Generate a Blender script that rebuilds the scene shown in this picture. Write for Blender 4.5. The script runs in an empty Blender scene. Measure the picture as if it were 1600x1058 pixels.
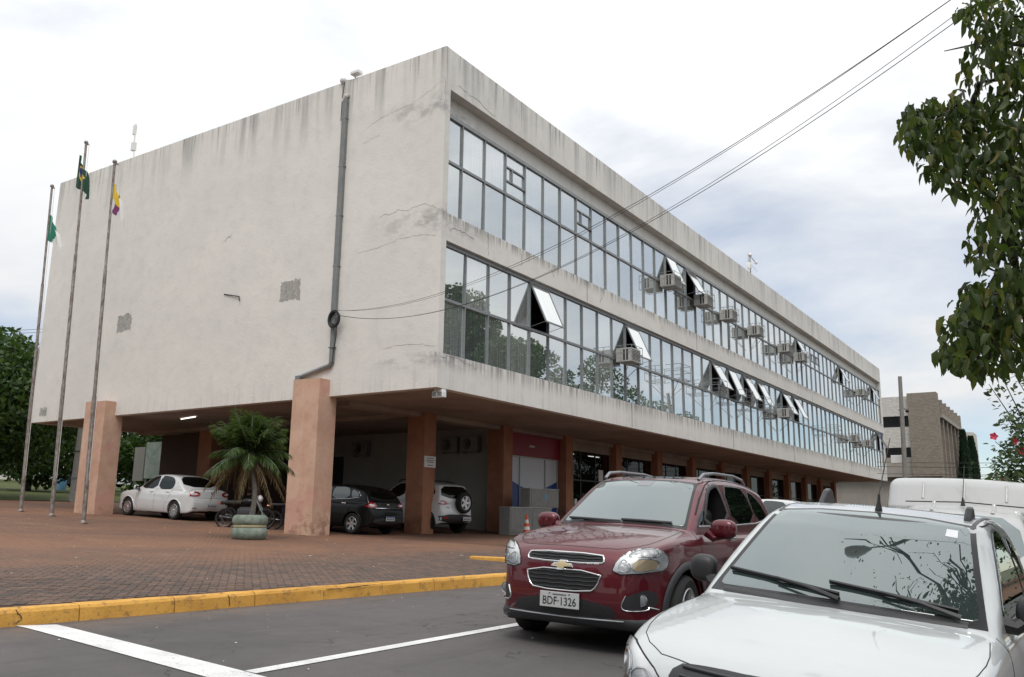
import bpy, bmesh, math, random
import numpy as np
from mathutils import Vector, Matrix, Euler
from mathutils.geometry import delaunay_2d_cdt

random.seed(7); rng = np.random.default_rng(7)
scene = bpy.context.scene
COL = scene.collection
PI = math.pi

# ------------------------------------------------------------------ camera
EYE = 1.5
YAW, PITCH, ROLL = 0.580839, 0.203476, 0.012567
def cam_axes():
    f = Vector((-math.sin(YAW)*math.cos(PITCH), math.cos(YAW)*math.cos(PITCH), math.sin(PITCH)))
    r = Vector((math.cos(YAW), math.sin(YAW), 0)); u = r.cross(f)
    c, s = math.cos(ROLL), math.sin(ROLL)
    return f, r*c+u*s, u*c-r*s
cf, cr, cu = cam_axes()
cd = bpy.data.cameras.new('camera'); cam = bpy.data.objects.new('camera', cd); COL.objects.link(cam)
cam.matrix_world = Matrix(((cr.x, cu.x, -cf.x, 0), (cr.y, cu.y, -cf.y, 0), (cr.z, cu.z, -cf.z, EYE), (0, 0, 0, 1)))
cd.sensor_fit = 'HORIZONTAL'; cd.sensor_width = 36; cd.lens = 36*1341.85/1600
cd.clip_start = .05; cd.clip_end = 3000
scene.camera = cam

# ------------------------------------------------------------------ sky, sun, exposure
SUN_EL, SUN_AZ = math.radians(58), math.radians(150)      # azimuth clockwise from +Y
world = bpy.data.worlds.new('World'); scene.world = world; world.use_nodes = True
def build_sky():
    nt = world.node_tree; N = nt.nodes; L = nt.links; N.clear()
    out = N.new('ShaderNodeOutputWorld'); bg = N.new('ShaderNodeBackground'); L.new(bg.outputs[0], out.inputs[0])
    bg.inputs['Strength'].default_value = .11
    sky = N.new('ShaderNodeTexSky'); sky.sky_type = 'NISHITA'; sky.sun_disc = False
    sky.sun_elevation = SUN_EL; sky.sun_rotation = SUN_AZ; sky.air_density = 1.0; sky.dust_density = .15; sky.ozone_density = 3.5
    tc = N.new('ShaderNodeTexCoord')
    sep = N.new('ShaderNodeSeparateXYZ'); L.new(tc.outputs['Generated'], sep.inputs[0])
    def math_(op, a, b=None):
        m = N.new('ShaderNodeMath'); m.operation = op
        for i, v in enumerate((a, b)):
            if v is None: continue
            if hasattr(v, 'links'): L.new(v, m.inputs[i])
            else: m.inputs[i].default_value = v
        return m.outputs[0]
    zc = math_('ADD', math_('MAXIMUM', sep.outputs[2], 0.0), .22)
    cmb = N.new('ShaderNodeCombineXYZ')
    L.new(math_('DIVIDE', sep.outputs[0], zc), cmb.inputs[0]); L.new(math_('DIVIDE', sep.outputs[1], zc), cmb.inputs[1])
    def noise(scale, detail, rough, dist, off):
        mp = N.new('ShaderNodeMapping'); mp.inputs['Location'].default_value = off; L.new(cmb.outputs[0], mp.inputs[0])
        n = N.new('ShaderNodeTexNoise'); n.inputs['Scale'].default_value = scale; n.inputs['Detail'].default_value = detail
        n.inputs['Roughness'].default_value = rough; n.inputs['Distortion'].default_value = dist
        L.new(mp.outputs[0], n.inputs['Vector']); return n.outputs[0]
    def ramp(v, stops):
        r = N.new('ShaderNodeValToRGB'); L.new(v, r.inputs[0]); e = r.color_ramp.elements
        e[0].position, e[0].color = stops[0][0], (*stops[0][1], 1); e[1].position, e[1].color = stops[1][0], (*stops[1][1], 1)
        for p, c in stops[2:]:
            q = e.new(p); q.color = (*c, 1)
        return r.outputs[0]
    # cover: thick cloud overhead, thinner veil towards the horizon
    n1 = noise(1.05, 7, .56, .35, (3.1, 1.7, 0))
    n2 = noise(.55, 5, .5, .2, (8.3, 2.9, 1))
    up = math_('MULTIPLY', math_('POWER', math_('MAXIMUM', sep.outputs[2], 0.0), .6), .50)
    cov = math_('ADD', math_('ADD', math_('MULTIPLY', n1, .9), math_('MULTIPLY', n2, .45)), math_('SUBTRACT', up, .27))
    fac = ramp(cov, [(.38, (.22, .22, .22)), (.66, (1, 1, 1))])
    shade = ramp(noise(1.7, 7, .6, .5, (1.3, 6.1, 2)), [(.26, (8.2, 8.5, 8.95)), (.60, (9.8, 9.85, 9.9))])
    ov = math_('ADD', math_('MULTIPLY', math_('MAXIMUM', sep.outputs[2], 0.0), .72), .64)      # an overcast sky is brighter overhead than at the horizon
    sv = N.new('ShaderNodeVectorMath'); sv.operation = 'SCALE'; L.new(shade, sv.inputs[0]); L.new(ov, sv.inputs[3]); shade = sv.outputs[0]
    mix = N.new('ShaderNodeMix'); mix.data_type = 'RGBA'; mix.blend_type = 'MIX'
    L.new(fac, mix.inputs[0]); L.new(sky.outputs[0], mix.inputs[6]); L.new(shade, mix.inputs[7])
    L.new(mix.outputs[2], bg.inputs['Color'])
build_sky()
sd = bpy.data.lights.new('sun', 'SUN'); sd.energy = 1.5; sd.angle = math.radians(28); sd.color = (1, .965, .91)
sun = bpy.data.objects.new('sun', sd); COL.objects.link(sun)
sdir = Vector((math.sin(SUN_AZ)*math.cos(SUN_EL), math.cos(SUN_AZ)*math.cos(SUN_EL), math.sin(SUN_EL)))
sun.rotation_euler = sdir.to_track_quat('Z', 'Y').to_euler(); sun.location = sdir*60
scene.view_settings.view_transform = 'Standard'; scene.view_settings.look = 'None'
scene.view_settings.exposure = 0.13; scene.view_settings.gamma = 1.0; scene.view_settings.use_curve_mapping = False
scene.render.engine = 'CYCLES'; scene.render.resolution_x = 1024; scene.render.resolution_y = 677
scene.cycles.max_bounces = 6; scene.cycles.diffuse_bounces = 3; scene.cycles.glossy_bounces = 3; scene.cycles.transmission_bounces = 4
scene.cycles.transparent_max_bounces = 8

# ------------------------------------------------------------------ materials
M = {}
def material(name, col, rough=.6, metal=0., spec=.5, var=0., var_scale=3., var_col=None, bump=0., bump_scale=40., coat=0., emit=None, trans=0., stretch=(1, 1, 1), grain=0., grain_scale=90.):
    m = bpy.data.materials.new(name); m.use_nodes = True; nt = m.node_tree; N = nt.nodes; L = nt.links
    b = N['Principled BSDF']; b.inputs['Base Color'].default_value = (*col, 1); b.inputs['Roughness'].default_value = rough
    b.inputs['Metallic'].default_value = metal; b.inputs['Specular IOR Level'].default_value = spec
    b.inputs['Coat Weight'].default_value = coat; b.inputs['Coat Roughness'].default_value = .04
    b.inputs['Transmission Weight'].default_value = trans
    if emit: b.inputs['Emission Color'].default_value = (*emit[0], 1); b.inputs['Emission Strength'].default_value = emit[1]
    tc = N.new('ShaderNodeTexCoord'); mp = N.new('ShaderNodeMapping'); mp.inputs['Scale'].default_value = stretch
    L.new(tc.outputs['Object'], mp.inputs[0])
    last = None
    if var:
        n = N.new('ShaderNodeTexNoise'); n.inputs['Scale'].default_value = var_scale; n.inputs['Detail'].default_value = 6; n.inputs['Roughness'].default_value = .6
        L.new(mp.outputs[0], n.inputs['Vector'])
        r = N.new('ShaderNodeMapRange'); r.inputs[1].default_value = .32; r.inputs[2].default_value = .68; L.new(n.outputs[0], r.inputs[0])
        mx = N.new('ShaderNodeMix'); mx.data_type = 'RGBA'; L.new(r.outputs[0], mx.inputs[0])
        vc = var_col or tuple(c*(1-var) for c in col); mx.inputs[6].default_value = (*col, 1); mx.inputs[7].default_value = (*vc, 1)
        last = mx.outputs[2]
    if grain:
        g = N.new('ShaderNodeTexNoise'); g.inputs['Scale'].default_value = grain_scale; g.inputs['Detail'].default_value = 3
        L.new(mp.outputs[0], g.inputs['Vector'])
        r2 = N.new('ShaderNodeMapRange'); r2.inputs[1].default_value = .3; r2.inputs[2].default_value = .7
        r2.inputs[3].default_value = 1-grain; r2.inputs[4].default_value = 1+grain; L.new(g.outputs[0], r2.inputs[0])
        mu = N.new('ShaderNodeMix'); mu.data_type = 'RGBA'; mu.blend_type = 'MULTIPLY'; mu.inputs[0].default_value = 1
        if last is None: mu.inputs[6].default_value = (*col, 1)
        else: L.new(last, mu.inputs[6])
        L.new(r2.outputs[0], mu.inputs[7]); last = mu.outputs[2]
    if last is not None: L.new(last, b.inputs['Base Color'])
    if bump:
        n = N.new('ShaderNodeTexNoise'); n.inputs['Scale'].default_value = bump_scale; n.inputs['Detail'].default_value = 5
        L.new(mp.outputs[0], n.inputs['Vector'])
        bp = N.new('ShaderNodeBump'); bp.inputs['Strength'].default_value = bump; bp.inputs['Distance'].default_value = .02
        L.new(n.outputs[0], bp.inputs['Height']); L.new(bp.outputs[0], b.inputs['Normal'])
    M[name] = m; return m

# ------------------------------------------------------------------ mesh helpers
class MB:
    """collects boxes, tubes, lathes, sheets; build() links them as one mesh object"""
    def __init__(s): s.v = []; s.f = []; s.m = []; s.cur = 0
    def add(s, vs, fs):
        o = len(s.v); s.v += [tuple(p) for p in vs]; s.f += [tuple(i+o for i in f) for f in fs]; s.m += [s.cur]*len(fs); return s
    def box(s, a, b, ch=0.):
        x0, y0, z0 = a; x1, y1, z1 = b
        if not ch:
            v = [(x0,y0,z0),(x1,y0,z0),(x1,y1,z0),(x0,y1,z0),(x0,y0,z1),(x1,y0,z1),(x1,y1,z1),(x0,y1,z1)]
            return s.add(v, [(0,3,2,1),(4,5,6,7),(0,1,5,4),(1,2,6,5),(2,3,7,6),(3,0,4,7)])
        bm = bmesh.new(); bmesh.ops.create_cube(bm, size=1)
        for q in bm.verts: q.co = Vector(((x0+x1)/2+q.co.x*(x1-x0), (y0+y1)/2+q.co.y*(y1-y0), (z0+z1)/2+q.co.z*(z1-z0)))
        bmesh.ops.bevel(bm, geom=bm.edges[:]+bm.verts[:], offset=ch, segments=2, affect='EDGES', profile=.5)
        bm.verts.index_update(); s.add([q.co for q in bm.verts], [[q.index for q in f.verts] for f in bm.faces]); bm.free(); return s
    def tube(s, pts, r, n=8, cap=True):
        pts = [Vector(p) for p in pts]; k = len(pts); rs = r if hasattr(r, '__len__') else [r]*k
        t = (pts[1]-pts[0]).normalized(); ref = Vector((0,0,1)) if abs(t.z) < .9 else Vector((1,0,0))
        a = t.cross(ref).normalized(); vs = []
        for i, p in enumerate(pts):
            t = (pts[min(i+1,k-1)]-pts[max(i-1,0)]).normalized(); a = (a-t*a.dot(t)).normalized(); b = t.cross(a)
            for j in range(n):
                w = 2*PI*j/n; vs.append(p+(a*math.cos(w)+b*math.sin(w))*rs[i])
        fs = [(i*n+j, i*n+(j+1)%n, (i+1)*n+(j+1)%n, (i+1)*n+j) for i in range(k-1) for j in range(n)]
        if cap: fs += [tuple(range(n-1,-1,-1)), tuple(range((k-1)*n, k*n))]
        return s.add(vs, fs)
    def lathe(s, prof, n=24, c=(0,0,0), axis='z'):
        vs = []
        for r, h in prof:
            for j in range(n):
                w = 2*PI*j/n; p = (r*math.cos(w), r*math.sin(w), h)
                if axis == 'x': p = (p[2], p[0], p[1])
                elif axis == 'y': p = (p[0], p[2], p[1])
                vs.append((p[0]+c[0], p[1]+c[1], p[2]+c[2]))
        k = len(prof); fs = [(i*n+j, i*n+(j+1)%n, (i+1)*n+(j+1)%n, (i+1)*n+j) for i in range(k-1) for j in range(n)]
        return s.add(vs, fs)
    def prism(s, poly, a, b, axis='x'):
        def pt(u, w, d): return {'x': (d,u,w), 'y': (u,d,w), 'z': (u,w,d)}[axis]
        n = len(poly); v = [pt(u,w,a) for u,w in poly]+[pt(u,w,b) for u,w in poly]
        return s.add(v, [tuple(range(n-1,-1,-1)), tuple(range(n,2*n))]+[(i,(i+1)%n,n+(i+1)%n,n+i) for i in range(n)])
    def ball(s, c, r, sx=1, sy=1, sz=1, nu=14, nv=9, pw=1.):
        vs = []; fs = []
        def sp(a): return math.copysign(abs(a)**pw, a)
        for i in range(nv+1):
            ph = PI*i/nv
            for j in range(nu):
                th = 2*PI*j/nu
                vs.append((c[0]+r*sx*sp(math.sin(ph))*sp(math.cos(th)), c[1]+r*sy*sp(math.sin(ph))*sp(math.sin(th)), c[2]+r*sz*sp(math.cos(ph))))
        for i in range(nv):
            for j in range(nu): fs.append((i*nu+j, (i+1)*nu+j, (i+1)*nu+(j+1)%nu, i*nu+(j+1)%nu))
        return s.add(vs, fs)
    def mesh(s, name, mats, smooth=False):
        me = bpy.data.meshes.new(name); me.from_pydata(s.v, [], s.f)
        mats = mats if isinstance(mats, (list, tuple)) else [mats]
        for m in mats: me.materials.append(M[m] if isinstance(m, str) else m)
        if len(mats) > 1: me.polygons.foreach_set('material_index', s.m)
        bm = bmesh.new(); bm.from_mesh(me); bmesh.ops.recalc_face_normals(bm, faces=bm.faces[:]); bm.to_mesh(me); bm.free()
        if smooth:
            me.polygons.foreach_set('use_smooth', [True]*len(me.polygons))
            if smooth != 'all': me.set_sharp_from_angle(angle=math.radians(38))
        me.update(); return me
    def build(s, name, mats, parent=None, smooth=False): return put(name, s.mesh(name, mats, smooth), parent)
def put(name, me, parent=None, loc=None, rot=None):
    o = bpy.data.objects.new(name, me); COL.objects.link(o)
    if parent: o.parent = parent
    if loc is not None: o.location = loc
    if rot is not None: o.rotation_euler = rot
    return o
def tag(o, label=None, cat=None, group=None, kind=None):
    if label: o['label'] = label
    if cat: o['category'] = cat
    if group: o['group'] = group
    if kind: o['kind'] = kind
    return o
def empty(name, loc, label, cat, group=None, rz=0., rx=0., ry=0.):
    o = bpy.data.objects.new(name, None); COL.objects.link(o); o.location = loc; o.rotation_euler = (rx, ry, rz)
    o.empty_display_size = .2
    return tag(o, label, cat, group)
def np_mesh(name, V, F, mats, smooth=False, mi=None, normals=None):
    """fast mesh from arrays; F is (n,3) or (n,4)"""
    V = np.asarray(V, np.float32); F = np.asarray(F, np.int32); n, k = F.shape
    me = bpy.data.meshes.new(name); me.vertices.add(len(V)); me.vertices.foreach_set('co', V.ravel())
    me.loops.add(n*k); me.loops.foreach_set('vertex_index', F.ravel()); me.polygons.add(n)
    me.polygons.foreach_set('loop_start', np.arange(0, n*k, k, dtype=np.int32))
    mats = mats if isinstance(mats, (list, tuple)) else [mats]
    for m in mats: me.materials.append(M[m] if isinstance(m, str) else m)
    if mi is not None: me.polygons.foreach_set('material_index', np.asarray(mi, np.int32))
    me.update(calc_edges=True); me.validate()
    if smooth: me.polygons.foreach_set('use_smooth', [True]*len(me.polygons))
    if normals is not None: me.normals_split_custom_set_from_vertices([tuple(q) for q in normals])
    return me
def text_mesh(name, txt, size, mat, depth=.002):
    cu_ = bpy.data.curves.new(name, 'FONT'); cu_.body = txt; cu_.size = size; cu_.extrude = depth; cu_.align_x = 'CENTER'; cu_.align_y = 'CENTER'
    cu_.resolution_u = 3
    o = bpy.data.objects.new(name, cu_); COL.objects.link(o)
    dg = bpy.context.evaluated_depsgraph_get(); me = bpy.data.meshes.new_from_object(o.evaluated_get(dg)); me.name = name
    COL.objects.unlink(o); bpy.data.objects.remove(o); me.materials.clear(); me.materials.append(M[mat]); return me

# ground height: the place climbs gently towards -X; the road runs along Y
KX = (-40., -18., -8.3); GP = (2.42-.51, .87, .60)         # plaza
def gz(x):
    """plaza and street ground height"""
    if x <= -8.0: return float(np.interp(x, [-260, -18, -8.0], [.87+.046*242, .87, .60]))
    return float(np.interp(x, [-8.0, -5, -3.2, -2, 0, 4, 60], [.45, .38, .30, .19, .02, -.1, -.6]))
# ================================================================== ground, road, kerb, plaza
def nodes_of(name):
    m = bpy.data.materials.new(name); m.use_nodes = True; M[name] = m
    nt = m.node_tree; return m, nt.nodes, nt.links, nt.nodes['Principled BSDF']
class NG:
    """small shader-graph helper"""
    def __init__(s, name):
        s.m, s.N, s.L, s.b = nodes_of(name); s.geo = s.N.new('ShaderNodeNewGeometry')
        s.pos = s.geo.outputs['Position']
    def mapped(s, scale=(1,1,1), loc=(0,0,0), rot=(0,0,0), src=None):
        n = s.N.new('ShaderNodeMapping'); n.inputs['Scale'].default_value = scale; n.inputs['Location'].default_value = loc; n.inputs['Rotation'].default_value = rot
        s.L.new(src or s.pos, n.inputs[0]); return n.outputs[0]
    def noise(s, scale, detail=5, rough=.6, vec=None, dist=0.):
        n = s.N.new('ShaderNodeTexNoise'); n.inputs['Scale'].default_value = scale; n.inputs['Detail'].default_value = detail
        n.inputs['Roughness'].default_value = rough; n.inputs['Distortion'].default_value = dist
        s.L.new(vec or s.pos, n.inputs['Vector']); return n.outputs[0]
    def rng(s, v, a, b, c=0., d=1.):
        n = s.N.new('ShaderNodeMapRange'); n.interpolation_type = 'SMOOTHSTEP'
        for i, q in enumerate((a, b, c, d)): n.inputs[i+1].default_value = q
        s.L.new(v, n.inputs[0]); return n.outputs[0]
    def op(s, o, a, b=0.):
        n = s.N.new('ShaderNodeMath'); n.operation = o
        for i, v in enumerate((a, b)):
            if hasattr(v, 'links'): s.L.new(v, n.inputs[i])
            else: n.inputs[i].default_value = v
        return n.outputs[0]
    def mix(s, f, a, b, mode='MIX'):
        n = s.N.new('ShaderNodeMix'); n.data_type = 'RGBA'; n.blend_type = mode
        for i, v in ((0, f), (6, a), (7, b)):
            if hasattr(v, 'links'): s.L.new(v, n.inputs[i])
            elif i == 0: n.inputs[0].default_value = v
            else: n.inputs[i].default_value = (*v, 1)
        return n.outputs[2]
    def sep(s, v=None):
        n = s.N.new('ShaderNodeSeparateXYZ'); s.L.new(v or s.pos, n.inputs[0]); return n.outputs
    def done(s, col, rough=.8, bump=None, bstr=.3, bdist=.02, spec=.3):
        if hasattr(col, 'links'): s.L.new(col, s.b.inputs['Base Color'])
        else: s.b.inputs['Base Color'].default_value = (*col, 1)
        if hasattr(rough, 'links'): s.L.new(rough, s.b.inputs['Roughness'])
        else: s.b.inputs['Roughness'].default_value = rough
        s.b.inputs['Specular IOR Level'].default_value = spec
        if bump is not None:
            n = s.N.new('ShaderNodeBump'); n.inputs['Strength'].default_value = bstr; n.inputs['Distance'].default_value = bdist
            s.L.new(bump, n.inputs['Height']); s.L.new(n.outputs[0], s.b.inputs['Normal'])
        return s.m

g = NG('asphalt')
a = g.mix(g.rng(g.noise(.35, 6), .35, .7), (.112, .103, .101), (.082, .077, .077))
a = g.mix(g.rng(g.noise(1.6, 6, .7, g.mapped((1, .25, 1))), .52, .74, 0, .6), a, (.140, .128, .122))
a = g.mix(g.rng(g.noise(160, 2), .56, .72, 0, .65), a, (.17, .165, .16))
a = g.mix(g.rng(g.noise(11, 4), .66, .75, 0, .5), a, (.04, .038, .038))
vo = g.N.new('ShaderNodeTexVoronoi'); vo.feature = 'DISTANCE_TO_EDGE'; vo.inputs['Scale'].default_value = .55
nz = g.N.new('ShaderNodeTexNoise'); nz.inputs['Scale'].default_value = 2.2; nz.inputs['Detail'].default_value = 5; g.L.new(g.pos, nz.inputs['Vector'])
ad = g.N.new('ShaderNodeVectorMath'); ad.operation = 'ADD'; g.L.new(g.pos, ad.inputs[0]); g.L.new(nz.outputs['Color'], ad.inputs[1]); g.L.new(ad.outputs[0], vo.inputs['Vector'])
a = g.mix(g.op('MULTIPLY', g.rng(vo.outputs[0], .002, .009, .75, 0), g.rng(g.noise(.5, 3), .47, .56)), a, (.03, .029, .028))
a = g.mix(g.rng(g.noise(3.2, 5, .6, g.mapped((1, 1, 1), (9, 4, 0))), .66, .74, 0, .45), a, (.05, .047, .045))
a = g.mix(g.rng(g.noise(1.0, 4, .6, g.mapped((2.6, .12, 1), (1, 0, 0))), .56, .68, 0, .35), a, (.065, .061, .060))
S_ = g.sep(); a = g.mix(g.op('MULTIPLY', g.rng(S_[0], -7.2, -8.0, 0, .5), g.rng(g.noise(5, 5, .7), .35, .6)), a, (.16, .11, .08))
g.done(a, g.rng(g.noise(2.2), .3, .7, .62, .82), g.noise(230, 3), .5, .012)

for i, (ca, cb) in enumerate((((.125,.084,.067),(.088,.062,.052)), ((.098,.070,.059),(.068,.052,.046)), ((.155,.098,.073),(.102,.069,.054)), ((.080,.064,.058),(.060,.050,.046)))):
    g = NG('paver_%d' % i)
    a = g.mix(g.rng(g.noise(5), .3, .7), ca, cb)
    a = g.mix(g.rng(g.noise(70, 3), .45, .7, 0, .5), a, (.15, .115, .095))
    X = g.sep()
    dust = g.rng(g.noise(.33, 6, .62, g.mapped((1, 1, 1), (4, 2, 0)), .5), .42, .62)
    far = g.rng(X[0], -10.0, -13.8, .0, .85)
    a = g.mix(g.op('MULTIPLY', far, g.rng(dust, 0, 1, .55, 1)), a, (.225, .112, .066))
    a = g.mix(g.op('MULTIPLY', dust, .22), a, (.19, .115, .078))
    a = g.mix(g.rng(g.noise(.22, 5, .6, g.mapped((1, .45, 1), (7, 1, 0)), .8), .50, .66, 0, .55), a, (.105, .075, .058))
    a = g.mix(g.op('MULTIPLY', far, g.rng(g.noise(1.1, 6, .7, g.mapped((.35, 1.6, 1), (2, 9, 0), (0, 0, .5))), .55, .75, 0, .7)), a, (.30, .19, .135))
    g.done(a, .8, g.noise(90, 3), .4, .008)
g = NG('sand_joint')
a = g.mix(g.rng(g.noise(3), .35, .65), (.055, .038, .030), (.11, .066, .046))
X = g.sep(); a = g.mix(g.rng(X[0], -10.5, -14, 0, .9), a, (.195, .10, .062))
g.done(a, .9)
g = NG('plaza_floor')
a = g.mix(g.rng(g.noise(.4, 6, .6), .35, .65), (.185, .096, .060), (.125, .072, .050))
br = g.N.new('ShaderNodeTexBrick'); br.inputs['Scale'].default_value = 5; br.inputs['Mortar Size'].default_value = .03
br.inputs['Color1'].default_value = (1, 1, 1, 1); br.inputs['Color2'].default_value = (.8, .8, .8, 1); br.inputs['Mortar'].default_value = (.55, .5, .5, 1)
g.L.new(g.mapped((1, 1, 1), (0, 0, 0), (0, 0, .785)), br.inputs['Vector'])
a = g.mix(.8, a, br.outputs[0], 'MULTIPLY')
g.done(a, .82, g.noise(40, 3), .3, .01)

g = NG('kerb_yellow')
a = g.mix(g.rng(g.noise(1.4, 6), .35, .7), (.66, .36, .075), (.54, .275, .055))
a = g.mix(g.rng(g.noise(9, 6, .7), .52, .68), a, (.33, .18, .06))
a = g.mix(g.rng(g.noise(34, 4, .7), .60, .70), a, (.16, .10, .06))
g.done(a, .68, g.noise(40, 5), .5, .01)
g = NG('road_paint')
a = g.mix(g.rng(g.noise(2.3, 6), .35, .7), (.74, .74, .73), (.60, .60, .60))
vo = g.N.new('ShaderNodeTexVoronoi'); vo.feature = 'DISTANCE_TO_EDGE'; vo.inputs['Scale'].default_value = 7
g.L.new(g.noise(3, 3), vo.inputs['W']) if 'W' in vo.inputs and vo.inputs['W'].enabled else None
nz = g.N.new('ShaderNodeTexNoise'); nz.inputs['Scale'].default_value = 6; g.L.new(g.pos, nz.inputs['Vector'])
ad = g.N.new('ShaderNodeVectorMath'); ad.operation = 'ADD'; g.L.new(g.pos, ad.inputs[0]); g.L.new(nz.outputs['Color'], ad.inputs[1]); g.L.new(ad.outputs[0], vo.inputs['Vector'])
crk = g.op('MULTIPLY', g.rng(vo.outputs[0], .004, .016, 1, 0), g.rng(g.noise(.9, 3), .46, .58))
a = g.mix(crk, a, (.10, .10, .10)); a = g.mix(g.rng(g.noise(38, 5, .75), .60, .68), a, (.15, .145, .14)); a = g.mix(g.rng(g.noise(1.3, 4, .6, g.mapped((.4, 2, 1))), .55, .72, 0, .5), a, (.42, .41, .40))
g.done(a, .6, g.noise(120, 3), .3, .008)
g = NG('grass')
g.done(g.mix(g.rng(g.noise(6, 6), .3, .7), (.05, .085, .022), (.10, .10, .035)), .9, g.noise(60, 4), .8, .05)
g = NG('far_ground')
g.done(g.mix(g.rng(g.noise(.06, 6), .4, .6), (.11, .095, .07), (.06, .08, .03)), .9)
g = NG('granite')
material('crack_dark', (.05, .04, .035), .9)

KA = .0874; KP = Vector((-8.0, 7.95))                       # kerb line: a point on its foot and its angle off +Y
def kerb_pt(y, off=0.): return -8.0+(y-7.95)*math.tan(KA)+off/math.cos(KA)
def sheet(name, rows, mat, z_of, dz=0., zoff=None):
    """rows: list of (y, [x...]) with equal counts"""
    V = []; F = []; k = len(rows[0][1])
    for y, xs in rows:
        for x in xs: V.append((x, y, z_of(x)+dz))
    for i in range(len(rows)-1):
        for j in range(k-1): F.append((i*k+j, i*k+j+1, (i+1)*k+j+1, (i+1)*k+j))
    me = bpy.data.meshes.new(name); me.from_pydata(V, [], F); me.materials.append(M[mat]); o = put(name, me); tag(o, kind='structure'); return o
def gz_far(x): return float(np.interp(x, [-500, -260, -18, -8.0, 0, 60, 600], [.87+.046*250, .87+.046*242, .87, .30, -.05, -.7, -6]))-.35
sheet('ground', [(y, [-500, -260, -120, -18, -8.0, 0, 60, 600]) for y in (-300, -20, 40, 300, 1500)], 'far_ground', gz_far)
rz = lambda x: gz(max(x, -7.999))
sheet('road', [(y, [-9.8, -8.0, -6.4, -5, -3.2, -2, -1, 0, 2, 3.4]) for y in (-25, 0, 5, 10, 15, 300)], 'asphalt', rz)
sheet('sidewalk', [(y, [3.4, 6, 12]) for y in (-25, 40, 300)], 'plaza_floor', lambda x: gz(x), .14)
plaza = sheet('plaza', [(y, [-60, -34, -18, -13.5, -11.5, min(kerb_pt(y, -.16), -7.6)]) for y in (-25, 0, 5, 10, 15.5, 30, 84)], 'sand_joint', lambda x: gz(min(x, -8.0))+(.0095 if x < -13 else .003 if x < -11 else 0), -.012)
plaza.data.materials.append(M['plaza_floor'])
sheet('lawn', [(y, [-120, -62, -40.5]) for y in (8, 40, 90)], 'grass', lambda x: gz(x), .03)

# kerb stones, painted yellow, each a stone of its own
kerb = empty('kerb', (0, 0, 0), 'long yellow painted concrete kerb with cracks along the road edge', 'kerb')
def kerb_stone(y0, y1, parent, w=.17, jit=0.):
    n = 5; bm = MB(); ys = [y0+(y1-y0)*i/n for i in range(n+1)]
    prof = [(0, -.03), (.012, .12), (.03, .148), (.06, .156), (w, .158), (w, .0)]
    vs = []
    for y in ys:
        for u, h in prof:
            j = random.uniform(-.004, .004)
            vs.append((kerb_pt(y)-u+j+jit, y, .45+h+random.uniform(-.003, .003)))
    k = len(prof); fs = [(i*k+j, i*k+j+1, (i+1)*k+j+1, (i+1)*k+j) for i in range(n) for j in range(k-1)]
    fs += [tuple(range(k)), tuple(n*k+j for j in range(k-1, -1, -1))]
    return bm.add(vs, fs).build('kerb_stone', 'kerb_yellow', parent)
y = -3.0
while y < 13.2:
    kerb_stone(y+.006, y+1.0-.006, kerb, jit=random.uniform(-.006, .006)); y += 1.0
def crack_ribbon(pts, w, parent, name='crack', nrm=(0,0,1), mat='crack_dark', wig=.6):
    walk = 0.
    b = MB(); nrm = Vector(nrm); P = [Vector(p) for p in pts]; vs = []; fs = []
    Q = []
    for i in range(len(P)-1):
        for t in range(8): Q.append(P[i].lerp(P[i+1], t/8))
    Q.append(P[-1])
    for i, p in enumerate(Q):
        t = (Q[min(i+1, len(Q)-1)]-Q[max(i-1, 0)]).normalized(); s = t.cross(nrm).normalized()
        walk = walk*.8+random.gauss(0, 1)*w*wig; j = s*walk; ww = w*random.uniform(.35, 1)*(1 if 0 < i < len(Q)-1 else .2)
        vs += [p+j+s*ww*.5, p+j-s*ww*.5]
    for i in range(len(Q)-1): fs.append((2*i, 2*i+1, 2*i+3, 2*i+2))
    return b.add(vs, fs).build(name, mat, parent)
def kp(y, u, h): return (kerb_pt(y)-u, y, .45+h+.003)
for pl in ([kp(7.45,.02,.160), kp(8.1,.05,.161), kp(8.6,.08,.162), kp(9.0,.06,.162)], [kp(6.6,.03,.16), kp(6.63,.15,.162)], [kp(10.6,.02,.16), kp(10.75,.1,.162), kp(10.72,.16,.163)], [kp(4.45,.03,.16), kp(4.5,.09,.162), kp(4.42,.15,.163)]):
    crack_ribbon(pl, .014, kerb)
for pl in ([(kerb_pt(6.62)+.004, 6.62, .60), (kerb_pt(6.66)+.004, 6.66, .46)], [(kerb_pt(4.4)+.004, 4.4, .60), (kerb_pt(4.46)+.004, 4.47, .52), (kerb_pt(4.4)+.004, 4.41, .46)], [(kerb_pt(8.0)+.004, 8.0, .585), (kerb_pt(8.45)+.004, 8.45, .57), (kerb_pt(8.9)+.004, 8.9, .59)]):
    crack_ribbon(pl, .014, kerb, nrm=(1, 0, 0))
# kerb nose beside the driveway
nose = empty('kerb_nose', (-9.45, 14.2, gz(-9.4)), 'short yellow kerb end on the plaza behind the red car', 'kerb')
MB().box((-.75, -.09, -.1), (.9, .09, .075), .02).build('kerb_stone', 'kerb_yellow', nose)

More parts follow.
